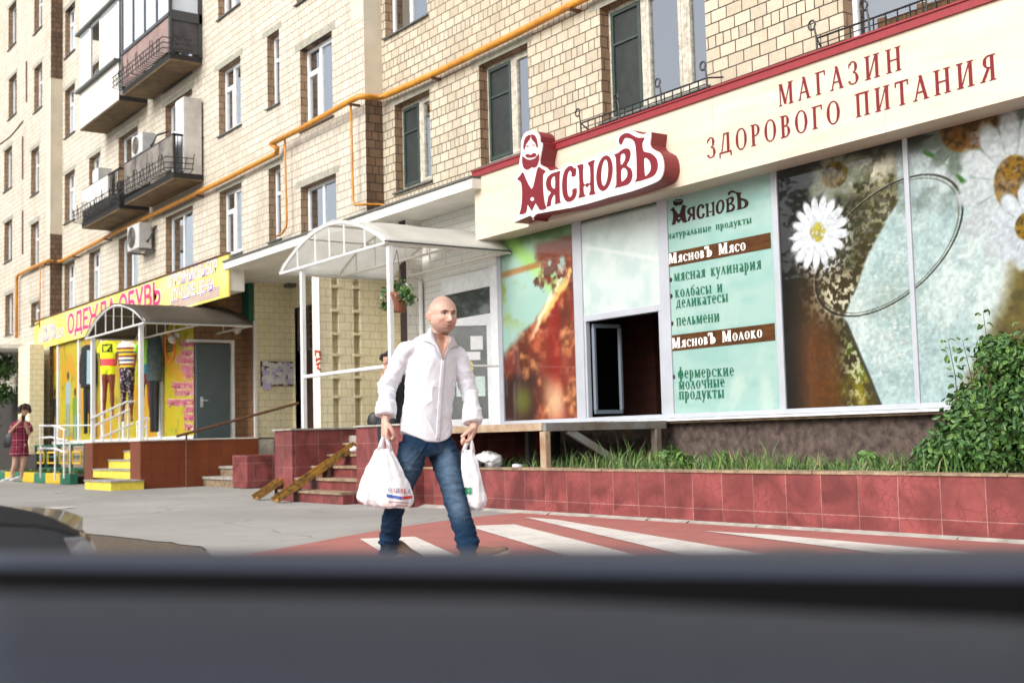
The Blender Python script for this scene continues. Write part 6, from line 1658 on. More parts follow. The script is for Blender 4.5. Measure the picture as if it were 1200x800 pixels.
def remesh(b, name, voxel, mats, par, smooth_it=3, disp=None, color=None, decim=None):
    me = bpy.data.meshes.new('tmp'); me.from_pydata(b.v, [], b.f); me.update()
    bm = bmesh.new(); bm.from_mesh(me); bmesh.ops.recalc_face_normals(bm, faces=bm.faces); bm.to_mesh(me); bm.free()
    o = bpy.data.objects.new('tmp', me); COL.objects.link(o)
    r = o.modifiers.new('r', 'REMESH'); r.mode = 'VOXEL'; r.voxel_size = voxel; r.use_smooth_shade = True
    if smooth_it: s_ = o.modifiers.new('s', 'SMOOTH'); s_.iterations = smooth_it; s_.factor = .5
    dg = bpy.context.evaluated_depsgraph_get(); dg.update()
    m2 = bpy.data.meshes.new_from_object(o.evaluated_get(dg)); bpy.data.objects.remove(o); bpy.data.meshes.remove(me)
    m2.name = name; m2.materials.clear()
    for q in (mats if isinstance(mats, (list, tuple)) else [mats]): m2.materials.append(q)
    if disp:
        N = [v.normal.copy() for v in m2.vertices]
        for v, nn in zip(m2.vertices, N): v.co += nn*disp(v.co, nn)
        m2.update()
    if color:
        at = m2.color_attributes.new('Col', 'FLOAT_COLOR', 'POINT')
        buf = np.ones((len(m2.vertices), 4), np.float32)
        for i, v in enumerate(m2.vertices): buf[i, :3] = color(v.co, v.normal)
        at.data.foreach_set('color', buf.ravel())
    m2.polygons.foreach_set('use_smooth', [True]*len(m2.polygons)); m2.update()
    return link(name, m2, par)
def head_points(hc, hf, hl, hu, sc=1.0):
    """a face-bearing head: hc centre, hf forward, hl its left, hu up"""
    b = MB(); NT, NP = 72, 96; R = []
    g = lambda x, s_: math.exp(-(x/s_)**2)
    for i in range(NT+1):
        th = math.pi*i/NT; ring = []
        for j in range(NP):
            ph = 2*math.pi*j/NP
            x = math.sin(th)*math.sin(ph); y = math.sin(th)*math.cos(ph); z = math.cos(th)
            sp = abs(z)**.0; X, Y, Z = x*.083, y*.104, z*.124; X *= 1+.07*math.sin(math.pi*min(1, abs(z)))*(z > 0)
            if Z > 0: Y *= 1.0; X *= 1+.03*math.sin(Z/.128*3.14)
            if Z < 0:
                k = min(1, -Z/.128); X *= 1+.10*math.sin(math.pi*min(1, k*1.05))-.14*k**2.2; Y = Y*(1-.10*k)+ (.016*k if Y > -.02 else .028*k)
            fr = max(0, min(1, (y-.15)/.5)); ax = abs(X)
            d = 0
            d += .025*g(X, .012)*g(Z+.034, .016)+.015*g(X, .010)*g(Z+.012, .022)+.008*g(ax-.015, .008)*g(Z+.040, .009)
            d += .009*g(ax-.028, .022)*g(Z-.026, .009)
            d -= .014*g(ax-.031, .016)*g(Z-.006, .012)
            d += .0045*g(ax-.031, .010)*g(Z-.004, .008)
            d += .006*g(ax-.050, .017)*g(Z+.020, .017)-.004*g(ax-.046, .016)*g(Z+.055, .018)
            d += .0075*g(X, .022)*g(Z+.064, .0055)+.009*g(X, .020)*g(Z+.0785, .006)-.007*g(X, .024)*g(Z+.0708, .003)
            d -= .004*g(X, .02)*g(Z+.090, .007)
            d += .010*g(X, .022)*g(Z+.108, .016)
            d -= .003*g(ax-.048, .014)*g(Z+.060, .022)
            Y += d*fr
            ring.append(hc+(hl*X+hf*Y+hu*Z)*sc)
        R.append(ring)
    b.rings(R)
    for s_ in (-1, 1):
        c = hc+(hl*(s_*.0905)+hf*(-.010)+hu*(-.006))*sc
        rr_ = []
        for i in range(9):
            a = -math.pi/2+math.pi*i/8
            rr_.append([c+(hl*(s_*(.007*math.cos(a)*math.cos(q)+.013*max(0, -math.sin(q))*math.cos(a)))+hf*(.019*math.cos(a)*math.sin(q)-.005*math.sin(a))+hu*(.033*math.sin(a)))*sc for q in [2*math.pi*j/12 for j in range(12)]])
        b.rings(rr_)
    return b
def hand(b, W, d, pn, wd, s=1.0, curl=1.0):
    """palm, four unequal curled fingers and a side thumb; W wrist, d towards the knuckles, pn palm normal, wd towards the thumb"""
    limb(b, [(W-d*.03, .021*s, .027*s), (W+d*.02*s, .020*s, .036*s), (W+d*.055*s, .017*s, .043*s), (W+d*.088*s, .014*s, .042*s)], pn, n=14, sub=4)
    for i, L in enumerate((.92, 1.0, .95, .78)):
        K = W+d*.084*s+wd*((1.5-i)*.0205*s)
        p1 = K+(d*.022+pn*.014*curl)*L*s; p2 = p1+(-d*.002+pn*.025*curl)*L*s; p3 = p2+(-d*.020+pn*.004)*L*s
        limb(b, [(K-d*.015, .0105*s, .0105*s), (K, .0105*s, .0105*s), (p1, .0095*s, .0095*s), (p2, .0088*s, .0088*s), (p3, .0075*s, .0075*s)], pn, n=8, sub=3)
    t0 = W+d*.022*s+wd*.030*s+pn*.008*s; t1 = t0+(d*.032+wd*.016+pn*.016)*s; t2 = t1+(d*.026+pn*.018-wd*.006)*s; t3 = t2+(d*.012+pn*.012-wd*.014)*s
    limb(b, [(t0-d*.01, .013*s, .013*s), (t0, .0135*s, .0125*s), (t1, .0115*s, .011*s), (t2, .0105*s, .010*s), (t3, .008*s, .008*s)], pn, n=8, sub=3)

DM = 8.32
VD = -HDIR
def MP(px, py, v=0.0, D=None): return dz_(px, py, (DM if D is None else D)-v)
man = thing('person', (MP(505, 662).x, MP(505, 662).y, 0), 'shaven-headed man in a white shirt and blue jeans striding over the crossing with carrier bags', 'person')
nf = (UDIR*.52+VD*.85).normalized(); nl = Vector((-nf.y, nf.x, 0)); nl = nl if nl.dot(UDIR) > 0 else -nl
Zv = Vector((0, 0, 1))
hf = (UDIR*.50+VD*.86-Zv*.05).normalized(); hl = Vector((-hf.y, hf.x, 0)).normalized(); hl = hl if hl.dot(UDIR) > 0 else -hl; hu = hl.cross(hf); hu = hu if hu.z > 0 else -hu
hc = MP(518.5, 369.5, .03); HS = 1.08
shR, shL = MP(476, 409, .08), MP(536.5, 415.5, -.08)
elR, elL = MP(454.5, 452, .03), MP(550, 458, -.10)
wrR, wrL = MP(451.5, 493, .12), MP(555.0, 502, .02)
bb = head_points(hc, hf, hl, hu, HS)
nb = MP(509, 402, .0)
limb(bb, [(hc-hu*.05-hf*.02, .055, .058), (hc-hu*.11-hf*.022, .054, .056), (nb+Zv*.03, .058, .062), (nb-Zv*.03, .075, .10)], nf, n=18)
limb(bb, [(nb+Zv*.0, .055, .08), (nb-Zv*.06, .075, .13), (nb-Zv*.20, .085, .13), (nb-Zv*.42, .075, .11), (nb-Zv*.60, .08, .12)], nf, n=20)
for S_, E_, W_, sg_ in ((shR, elR, wrR, -1), (shL, elL, wrL, 1)):
    limb(bb, [(nb-Zv*.05+(S_-nb)*.4, .05, .05), (S_, .052, .052), ((S_+E_)/2, .045, .045), (E_, .038, .038), (E_+(W_-E_)*.35, .039, .037), (E_+(W_-E_)*.75, .030, .028), (W_, .022, .028), (W_+(W_-E_).normalized()*.02, .020, .030)], nf, n=14)
# hands: knuckles down, palms towards the thighs
dR = (MP(450.5, 513, .14)-wrR).normalized(); dL = (MP(551, 514, .06)-wrL).normalized()
pnR = (nl*.9+VD*.1); pnR = (pnR-dR*pnR.dot(dR)).normalized(); wdR = (nf-dR*nf.dot(dR)-pnR*nf.dot(pnR)).normalized()
pnL = (-nl*.75+VD*.1-nf*.3); pnL = (pnL-dL*pnL.dot(dL)).normalized(); wdL = (nf-dL*nf.dot(dL)-pnL*nf.dot(pnL)).normalized()
hand(bb, wrR, dR, pnR, wdR, 1.2); hand(bb, wrL, dL, pnL, wdL, 1.2)
gg = lambda x, s_: math.exp(-(x/s_)**2)
SK = np.array([.56, .345, .27])
def skin_color(co, nn):
    p = (co-hc)/HS; x, y, z = p.dot(hl), p.dot(hf), p.dot(hu)
    c = SK*(1+.10*noise.noise(co*28)+.07*noise.noise(co*90)+.06*noise.noise(co*220))
    if z > -.16 and p.length < .2:
        ax = abs(x)
        if ax > .084: k = min(1, (ax-.084)/.012); c = c*np.array([1-.02*k, 1-.16*k, 1-.16*k]); c = c*(1-.30*gg(y+.012, .007)*gg(z+.004, .016))
        fr = 1 if y > .03 else 0
        red = .5*gg(ax-.045, .022)*gg(z+.03, .022)*fr+.5*gg(x, .014)*gg(z+.038, .016)*fr
        c = c*np.array([1+.06*red, 1-.10*red, 1-.12*red])
        stub = 0
        if y > -.01: stub = .46*max(0, min(1, (-z-.045)/.03))*(1-.8*gg(x, .05)*gg(z+.071, .006)) + .30*gg(x, .026)*gg(z+.054, .006)*fr
        c = c*(1-stub*.75)+np.array([.13, .095, .085])*stub*.75
        if z > .045: k = min(1, (z-.045)/.03)*(1-.6*max(0, min(1, (y-.02)/.06))*(z < .085)); c = c*(1-.20*k)*np.array([.97, 1.0, 1.02])
        if fr:
            br_ = gg(ax-.031, .022)**2*gg(z-(.0235+.10*(ax-.02)*(ax < .04)), .0062); br_ = min(1, br_*1.5); c = c*(1-.92*br_)+np.array([.03, .018, .013])*br_*.92
            so_ = gg(ax-.030, .019)*gg(z-.008, .011); c = c*(1-.50*so_)  # eye-socket shade painted into the skin colour
            li = min(1, 1.4*gg(ax-.031, .0175)**2*gg(z-.0092, .0036)); c = c*(1-.9*li)+np.array([.02, .012, .01])*li*.9
            ey = 1 if (abs(ax-.031) < .012 and abs(z-.0045) < .0042) else 0
            if ey: c = np.array([.50, .45, .42]) if abs(ax-.0315+.002) > .0055 else np.array([.035, .022, .015])
            lp = gg(x, .019)*(gg(z+.0645, .0045)+gg(z+.0765, .005)); lp = min(1, lp); c = c*(1-.65*lp)+np.array([.30, .095, .085])*lp*.65
            mo = gg(x, .024)*gg(z+.0705, .0026); c = c*(1-.85*mo)+np.array([.06, .02, .018])*mo*.8
            no = gg(ax-.0085, .005)*gg(z+.0485, .0035); c = c*(1-.8*no); sd = gg(ax-.019, .005)*gg(z+.030, .018); c = c*(1-.25*sd); nl_ = gg(ax-(.028+.35*(-.045-z)*(z < -.045)), .005)*gg(z+.060, .016); c = c*(1-.25*nl_)  # nostril, nose-side and cheek-fold shade painted into the skin
            fo = .25*gg(x, .010)*gg(z-.02, .02)*abs(math.sin(x*500)); c = c*(1-fo)
    return np.clip(c, 0, 1)
MT['skin_attr'] = attr_mat('man_skin', rough=.48, spec=.35, sss=.12)
body = remesh(bb, 'body', .0031, MT['skin_attr'], man, 1, color=skin_color)
# ---- shirt
sb = MB()
def tor(px, py, a, c, v=0.0): return (MP(px, py, v), a, c)
R_t = limb(sb, [tor(512, 393, .060, .064, .0), tor(511, 396.5, .066, .075, 0), tor(509, 401, .085, .118, 0), tor(507, 409, .108, .165, 0), tor(505, 428, .128, .183, 0), tor(504, 450, .132, .182, .0), tor(502, 472, .128, .178, 0), tor(500.5, 492, .130, .184, .0), tor(500, 505, .133, .190, .0), tor(500, 512, .134, .193, 0)], nf, n=32, sub=4)
for S_, E_, W_ in ((shR, elR, wrR), (shL, elL, wrL)):
    C = E_+(W_-E_)*.62
    limb(sb, [(nb-Zv*.05+(S_-nb)*.45, .062, .06), (S_-Zv*.005, .066, .062), (S_+(E_-S_)*.5, .064, .063), (E_-(E_-S_)*.12, .060, .062), (E_, .060, .062), (E_+(C-E_)*.5, .056, .058), (C, .050, .053)], nf, n=18, sub=4)
xs_, ys_ = nl, nf
def ridge(v, p=5): return (1-abs(noise.noise(v)))**p
def creases(co, A_, B_, along, across, am, w=.09):
    """sharp folds around the joint A_, radiating across the limb"""
    q = co-A_; de = q.length
    if de > 2.2*w: return 0
    return am*math.exp(-(de/w)**2)*(ridge(Vector((q.dot(along)*26, q.dot(across)*7+3, 1.7)), 3)-.45)
def shirt_disp(co, nn):
    p = co-nb; l = p.dot(nl); f_ = p.dot(nf); z = p.z
    d = .0055*noise.noise(Vector((l*8, f_*8, z*3+2)))
    d += .0075*(ridge(Vector((l*7+z*5, f_*5, z*4-l*3)), 6)-.3)                     # long diagonal pulls
    d += .0035*(ridge(Vector((l*11-z*6+9, f_*9, z*7)), 5)-.35)
    d += .0012*(ridge(Vector((l*26+z*9, f_*20, z*20+4)), 4)-.4)
    for S_, E_, W_ in ((shR, elR, wrR), (shL, elL, wrL)):
        ax_ = (W_-S_).normalized(); ac_ = ax_.cross(nf).normalized()
        d += creases(co, E_, W_, ax_, ac_, .016, .11)+creases(co, E_+(E_-S_)*.35, W_, (ax_+ac_*.6).normalized(), ac_, .012, .09)+creases(co, S_-Zv*.08, E_, (ax_+ac_*.9).normalized(), ac_, .010, .10)
    return d
MT['shirt'] = mat('white_cotton', (.67, .69, .74), .85, noise_amt=.05, noise_scale=60, bump=.10, bump_scale=500, sheen=.2)
def hem_cut(o):
    zb_ = MP(500, 512, 0).z
    for v in o.data.vertices:
        p = v.co-MP(500, 505, 0); l = p.dot(nl); f2 = p.dot(nf); k = max(0, min(1, (zb_+.16-v.co.z)/.16))
        if k > 0 and (l/.215)**2+(f2/.16)**2 < 1.15: v.co.z += k*(.075*min(1, abs(l)/.19)**2-.032)
shirt = remesh(sb, 'shirt', .0058, MT['shirt'], man, 4, disp=shirt_disp)
hem_cut(shirt)
from mathutils.bvhtree import BVHTree
def bvh_of(o):
    return BVHTree.FromPolygons([v.co.copy() for v in o.data.vertices], [tuple(p.vertices) for p in o.data.polygons])
bv = bvh_of(shirt)
def onto(bvh, P, d, off):
    h = bvh.ray_cast(P-d*1.0, d)
    return (h[0]-d*off) if h[0] is not None else None
# open V neck: the collar wings and the skin between them
def strip(pts_px, w0, w1, off, m, name, par, bvh, n=26, th=.003):
    """a cloth strip laid on the surface along a pixel path"""
    b = MB(); R = []
    path = [Vector((p[0], p[1], 0)) for p in pts_px]
    for i in range(n+1):
        t = i/n*(len(path)-1); k = min(int(t), len(path)-2); q = path[k].lerp(path[k+1], t-k); tan = (path[k+1]-path[k]).normalized(); nrm = Vector((-tan.y, tan.x, 0)); w_ = w0+(w1-w0)*i/n
        row = []
        for s_ in (-1, -.33, .33, 1):
            r_ = q+nrm*s_*w_/2; d = ray(r_.x, r_.y).normalized(); h = bvh.ray_cast(EYE, d)
            P = h[0] if h[0] is not None else MP(r_.x, r_.y, .1)
            row.append(P-d*off)
        R.append(row)
    b.rings(R, 0, cap=False, closed=False)
    o = b.build(name, m, par, smooth=True); s_ = o.modifiers.new('s', 'SOLIDIFY'); s_.thickness = th
    return o
MT['shirt_seam'] = mat('white_cotton_fold', (.66, .67, .72), .85)
strip([(519.5, 421), (518, 440), (516.6, 456), (515, 480), (513, 515)], 5.2, 5.2, .004, MT['shirt_seam'], 'placket', shirt, bv)
q = MB()
for px, py in ((518.4, 433), (516.8, 452), (515.6, 471), (514.4, 491), (513.2, 508)):
    d = ray(px, py).normalized(); h = bv.ray_cast(EYE, d)
    if h[0] is not None: c = h[0]-d*.011; q.tube([c, c+d*.004], .0055, 8)
q.build('buttons', mat('pearl_buttons', (.55, .55, .58), .3), shirt)
# V of bare skin: a patch of chest laid over the shirt front
b = MB()
def on_front(px, py, off, vdef=.085):
    d = ray(px, py).normalized(); h = bv.ray_cast(EYE, d)
    return (h[0] if h[0] is not None else MP(px, py, vdef))-d*off
vcols = [((506, 389), (527, 394)), ((507.5, 393), (526.5, 398)), ((510, 400), (525.5, 404)), ((513.5, 409), (523, 411)), ((518.6, 420.5), (519.6, 420.5))]
R = [[on_front(l_[0]+(r_[0]-l_[0])*f_, l_[1]+(r_[1]-l_[1])*f_, .013) for f_ in np.linspace(0, 1, 7)] for l_, r_ in vcols]
b.rings(R, 0, cap=False, closed=False)
b.build('open_neck', mat('chest_skin', (.50, .29, .22), .5, noise_amt=.12, noise_scale=60), shirt, smooth=True)
def collar(inner, outer, name):
    b = MB(); R = []
    for (p, q), (p2, q2) in zip(inner, outer):
        A_, B_ = on_front(p, q, .012), on_front(p2, q2, .007); m_ = (A_+B_)/2+VD*.010
        R.append([A_, A_.lerp(m_, .6)+VD*.002, m_, m_.lerp(B_, .6), B_])
    b.rings(R, 0, cap=False, closed=False)
    o = b.build(name, MT['shirt_seam'], shirt, smooth=True); s_ = o.modifiers.new('s', 'SOLIDIFY'); s_.thickness = .006; s_.offset = 0
collar([(505.5, 383.5), (508, 391), (511, 400), (514.5, 409), (518.6, 420.5)], [(502.5, 386), (495.5, 399.5), (503, 401.5), (510.5, 404.5), (517.5, 420)], 'collar')
collar([(528.5, 391), (527, 397), (525.5, 403), (523, 411), (519.6, 420.5)], [(530.5, 393), (537, 406), (531.5, 406.5), (526.5, 409.5), (520.8, 420)], 'collar')
for E_, W_ in ((elR, wrR), (elL, wrL)):
    C = E_+(W_-E_)*.46; D_ = E_+(W_-E_)*.86
    cb = MB(); limb(cb, [(C, .050, .052), (C+(D_-C)*.12, .064, .067), (C+(D_-C)*.5, .068, .071), (D_-(D_-C)*.06, .067, .070), (D_, .048, .05)], nf, n=22, sub=4)
    o = remesh(cb, 'cuff', .006, MT['shirt'], shirt, 2, disp=lambda co, nn: .006*noise.noise(co*22)+.007*(ridge(co*17, 4)-.4))
# ---- jeans
jb = MB()
limb(jb, [tor(500.5, 508, .118, .168), tor(501, 518, .125, .178), tor(502, 527, .122, .172), tor(503, 534, .10, .15)], nf, n=28)
rl = [(485, 521, .05, .105, .10), (481, 540, .04, .102, .093), (473.5, 562, .0, .088, .080), (466, 583, -.04, .076, .070), (460.5, 603, -.12, .073, .068), (457.5, 622, -.20, .072, .066), (456, 636, -.26, .074, .068), (456, 648, -.28, .078, .070)]
ll = [(517, 521, -.05, .105, .10), (522.5, 540, -.02, .104, .096), (527.5, 558, .04, .094, .088), (532.5, 580, .10, .082, .078), (539, 604, .14, .078, .074), (545.5, 626, .17, .076, .072), (550, 644, .19, .078, .073), (552, 655, .20, .080, .075)]
for L_ in (rl, ll): limb(jb, [(MP(p[0], p[1], p[2]), p[3], p[4]) for p in L_], nf, n=20, sub=5)
knR, knL = MP(466, 583, -.0), MP(532.5, 580, .13)
anR, anL = MP(456, 640, -.26), MP(550, 645, .19)
def jean_disp(co, nn):
    d = .004*noise.noise(co*11)+.007*(ridge(Vector((co.x*9, co.y*9, co.z*17)), 5)-.35)+.003*(ridge(Vector((co.x*24, co.y*24, co.z*44)), 4)-.4)
    for K, am in ((knR, .006), (knL, .007)):
        de = (co-K).length
        if de < .25: d += am*1.6*math.exp(-(de/.14)**2)*(ridge(Vector(((co-K).dot(UDIR)*6, 2.2, (co.z+(co-K).dot(UDIR)*.4)*21)), 3)-.45)
    for K in (anR, anL):
        dz2 = co.z-K.z
        if (co-K).length < .2: d += .020*math.exp(-((dz2-.03)/.09)**2)*(ridge(Vector(((co-K).dot(UDIR)*7, (co-K).dot(VD)*7, dz2*20)), 3)-.45)
    hp2 = MP(501, 530, .1); de = (co-hp2).length
    if de < .3: d += .012*math.exp(-(de/.16)**2)*(ridge(Vector((((co-hp2).z*.7+abs((co-hp2).dot(UDIR)))*20, 1.2, (co-hp2).dot(UDIR)*5)), 3)-.45)
    return d
def jean_col(co, nn):
    base = np.array([.009, .029, .064])
    n_ = .5+.5*noise.noise(co*7); f_ = 0
    for A_, B_, wd_ in ((MP(524, 536, .1), MP(531, 575, .2), .075), (MP(483, 536, .1), MP(470, 575, .05), .06), (MP(532, 575, .2), MP(538, 596, .22), .065)):
        ab = B_-A_; t = max(0, min(1, (co-A_).dot(ab)/ab.length_squared)); dd_ = (co-A_-ab*t).length; f_ = max(f_, math.exp(-(dd_/wd_)**2*1.0))
    stri = ridge(Vector((co.x*12, co.y*12, co.z*34)), 2)
    f_ = f_*(.55+.45*stri)*(nn.dot(VD) > -.2)
    c = base*(.75+.6*n_*.6)+np.array([.15, .21, .27])*f_*.55
    return np.clip(c*(1+.15*noise.noise(co*60)), 0, 1)
jeans = remesh(jb, 'jeans', .0068, attr_mat('faded_blue_denim', rough=.9, spec=.15, bump=.25, bump_scale=500), man, 4, disp=jean_disp, color=jean_col)
# ---- shoes
MT['shoe'] = mat('brown_suede', (.17, .095, .055), .85, noise_amt=.25, noise_scale=30); MT['sole'] = mat('pale_sole', (.36, .31, .25), .7, noise_amt=.2)
def shoe(heel, fwd, up, s=1.0, par=None, m=None, ms=None):
    side = fwd.cross(up).normalized(); b = MB()
    limb(b, [(heel-fwd*.01+up*.045, .03*s, .02*s), (heel+fwd*.02+up*.05, .045*s, .032*s), (heel+fwd*.09+up*.055, .05*s, .038*s), (heel+fwd*.17+up*.042, .032*s, .044*s), (heel+fwd*.24+up*.034, .026*s, .045*s), (heel+fwd*.285+up*.03, .015*s, .025*s)], up, n=16)
    o = remesh(b, 'shoe', .007, m or MT['shoe'], par, 2)
    b = MB(); R = []
    for f_, w_ in ((-.02, .02), (0, .034), (.06, .038), (.12, .038), (.18, .047), (.24, .046), (.28, .030), (.295, .012)):
        c = heel+fwd*f_; R.append([c-side*w_*s, c+side*w_*s, c+side*w_*s+up*.022, c-side*w_*s+up*.022])
    b.rings(R); b.build('sole', ms or MT['sole'], o, bevel=.004)
fdir = (UDIR*.93+VD*.30).normalized()
hlL = MP(551, 662, .20); hlL.z = .012
upL = (Zv-fdir*.30).normalized(); fL = (fdir+Zv*.30).normalized()
shoe(hlL, fL, upL, 1.05, man)
hlR = MP(452, 652, -.30); hlR.z = .075
fR = (fdir*.95-Zv*.28).normalized(); upR = (Zv*.95+fdir*.28).normalized()
shoe(hlR, fR, upR, 1.05, man)

# ---- carrier bags
def bag_mat():
    m = mat('thin_white_plastic', (.84, .84, .86), .32, noise_amt=.05, noise_scale=18, bump=.25, bump_scale=26)
    n, l = m.node_tree.nodes, m.node_tree.links; b = n['Principled BSDF']; out = n['Material Output']
    tl = n.new('ShaderNodeBsdfTranslucent'); tl.inputs[0].default_value = (.85, .85, .88, 1)
    a = n.new('ShaderNodeMixShader'); a.inputs[0].default_value = .35
    l.new(b.outputs[0], a.inputs[1]); l.new(tl.outputs[0], a.inputs[2]); l.new(a.outputs[0], out.inputs['Surface'])
    return m
MT['bag'] = bag_mat()
def bag(label, rows, v, depth, handles, seed):
    """rows: (py, left px, right px); handles: pixel points of the two loops"""
    c0 = MP((rows[0][1]+rows[0][2])/2, rows[0][0], v)
    t = thing('carrier_bag', (c0.x, c0.y, MP(450, rows[-1][0], v).z), label, 'bag', 'white carrier bags in the man\'s hands')
    b = MB(); R = []; n = 84; k = len(rows); H = []
    def cr(L, i, tt):
        p0, p1, p2, p3 = L[max(i-1, 0)], L[i], L[min(i+1, len(L)-1)], L[min(i+2, len(L)-1)]
        return .5*((2*p1)+(p2-p0)*tt+(2*p0-5*p1+4*p2-p3)*tt*tt+(3*p1-p0-3*p2+p3)*tt**3)
    for i in range(k-1):
        for s_ in range(12): tt = s_/12; H.append([cr([r[j] for r in rows], i, tt) for j in range(3)])
    H.append(list(rows[-1]))
    for i, (y, a, c) in enumerate(H):
        f_ = i/(len(H)-1); A_, B_ = MP(a, y, v), MP(c, y, v); cc = (A_+B_)/2; hw = (B_-A_).length/2
        dp = depth*min(1, .12+1.15*f_)*(1 if f_ < .9 else max(.25, 1-(f_-.9)*6.5)); ring = []
        for j in range(n):
            q = 2*math.pi*j/n
            fold = 1+.10*(1-f_*.55)*math.sin(q*7+seed+1.5*math.sin(f_*5))+.05*noise.noise(Vector((math.cos(q)*3+seed, math.sin(q)*3, f_*7)))
            ring.append(cc+UDIR*hw*math.cos(q)*(1+.03*math.sin(q*9+seed))+VD*dp*math.sin(q)*fold+Zv*.006*math.sin(q*5+seed*2))
        R.append(ring)
    b.rings(R)
    o = b.build('sack', MT['bag'], t, smooth=True)
    o2 = o.modifiers.new('sub', 'SUBSURF'); o2.levels = 1; o2.render_levels = 1
    for v_ in o.data.vertices: v_.co += v_.normal*(.006*noise.noise(v_.co*18)+.006*((1-abs(noise.noise(Vector((v_.co.x*20, v_.co.y*20, v_.co.z*4)))))**4-.35)+.0022*((1-abs(noise.noise(v_.co*36)))**4-.35))
    for hp2 in handles:
        q = MB(); RR = []
        for (x, y, w_) in hp2:
            c = MP(x, y, v); RR.append([c-UDIR*w_/2+VD*.006*math.sin(x), c+VD*.012, c+UDIR*w_/2, c-VD*.010])
        q.rings(RR); q.build('handle_loop', MT['bag'], t, smooth=True)
    return t, o
bL, oL = bag('white carrier bag with red and blue printed band, in front in the man\'s right hand', [(526, 445, 458), (533, 441, 462), (545, 437.5, 468), (558, 435.5, 474), (570, 434.5, 480), (582, 434, 484.5), (590, 437, 484), (594.5, 446, 478)], .16, .10, [[(449, 511, .02), (447.5, 518, .035), (446, 528, .05)], [(452, 511, .02), (455, 518, .03), (457, 528, .045)]], 1.0)
bL2, oL2 = bag('plain white carrier bag behind the printed one in the man\'s right hand', [(526, 441, 452), (540, 433, 455), (555, 426, 452), (570, 421, 448), (582, 418, 445), (588, 424, 440), (592, 429, 436)], .06, .08, [[(449, 512, .02), (446, 520, .03), (444, 529, .04)]], 3.2)
bR, oR = bag('narrow white carrier bag with a green clover mark in the man\'s left hand', [(527, 541.5, 555), (540, 541, 559.5), (555, 541.5, 563.5), (570, 543, 567), (582, 545, 570), (590, 547.5, 570), (597, 550.5, 565)], .10, .06, [[(550, 515, .02), (546, 521, .03), (543, 530, .035)], [(552, 515, .02), (553, 521, .03), (554, 530, .035)]], 5.1)
def decal(par, o, polys, m, name, off=.006):
    bv_ = bvh_of(o); b = MB()
    for poly in polys:
        P = []
        for px, py in poly:
            d = ray(px, py).normalized(); h = bv_.ray_cast(EYE, d)
            if h[0] is None: break
            P.append(h[0]-d*off)
        else: b.add(P, [tuple(range(len(P)))])
    if b.v: b.build(name, m, par)
def bandpolys(x0, x1, y0, y1, h, n=8): return [[(x0+(x1-x0)*i/n, y0+(y1-y0)*i/n), (x0+(x1-x0)*(i+1)/n, y0+(y1-y0)*(i+1)/n), (x0+(x1-x0)*(i+1)/n, y0+(y1-y0)*(i+1)/n+h), (x0+(x1-x0)*i/n, y0+(y1-y0)*i/n+h)] for i in range(n)]
blue_v, red_v = mat('blue_print', (.02, .06, .28), .5), mat('red_print', (.45, .025, .03), .5)
decal(bL, oL, bandpolys(453, 471, 578.5, 581.5, 3.6), blue_v, 'blue_band'); decal(bL, oL, bandpolys(471.5, 483, 581.5, 580.2, 3.6, 5), red_v, 'red_band')
decal(bL, oL, bandpolys(455, 479, 586.5, 588.5, 1.3), mat('pinkish_print', (.40, .22, .22), .6), 'small_print'); decal(bL, oL, bandpolys(448, 478, 590, 591, 2.4), mat('rose_print', (.62, .45, .42), .6), 'rose_band')
def bag_letters(txt, x0, x1, y0, y1, h, mats):
    x = x0; V_tot = []
    wid = [SF.glyph(ch)[1] for ch in txt]; sc_ = (x1-x0)/sum(wid); acc = 0
    for ch, w_, m in zip(txt, wid, mats):
        G, a = SF.glyph(ch); polys = []
        for q in G: polys.append([(x0+(acc+p[0])*sc_, y0+(y1-y0)*((acc+p[0])*sc_)/(x1-x0)-p[1]*h) for p in q])
        decal(bL, oL, polys, m, 'lettering', .008); acc += w_
dkb = mat('dark_blue_print', (.03, .035, .12), .5)
bag_letters('ОЛИВКА', 455, 482, 576.5, 578.5, 5.6, [dkb, red_v, dkb, red_v, red_v, dkb])
gcl = mat('clover_green', (.01, .18, .09), .5)
decal(bR, oR, [[(548.5+dx+2.3*math.cos(a), 575+dy+2.4*math.sin(a)) for a in [i*.7 for i in range(9)]] for dx, dy in ((-2.1, -2), (2.1, -2.2), (-2.1, 2.2), (2.1, 2))], gcl, 'clover')
decal(bR, oR, [[(552, 595), (556, 594.5), (556, 597), (552.5, 597)]], dkb, 'small_print')

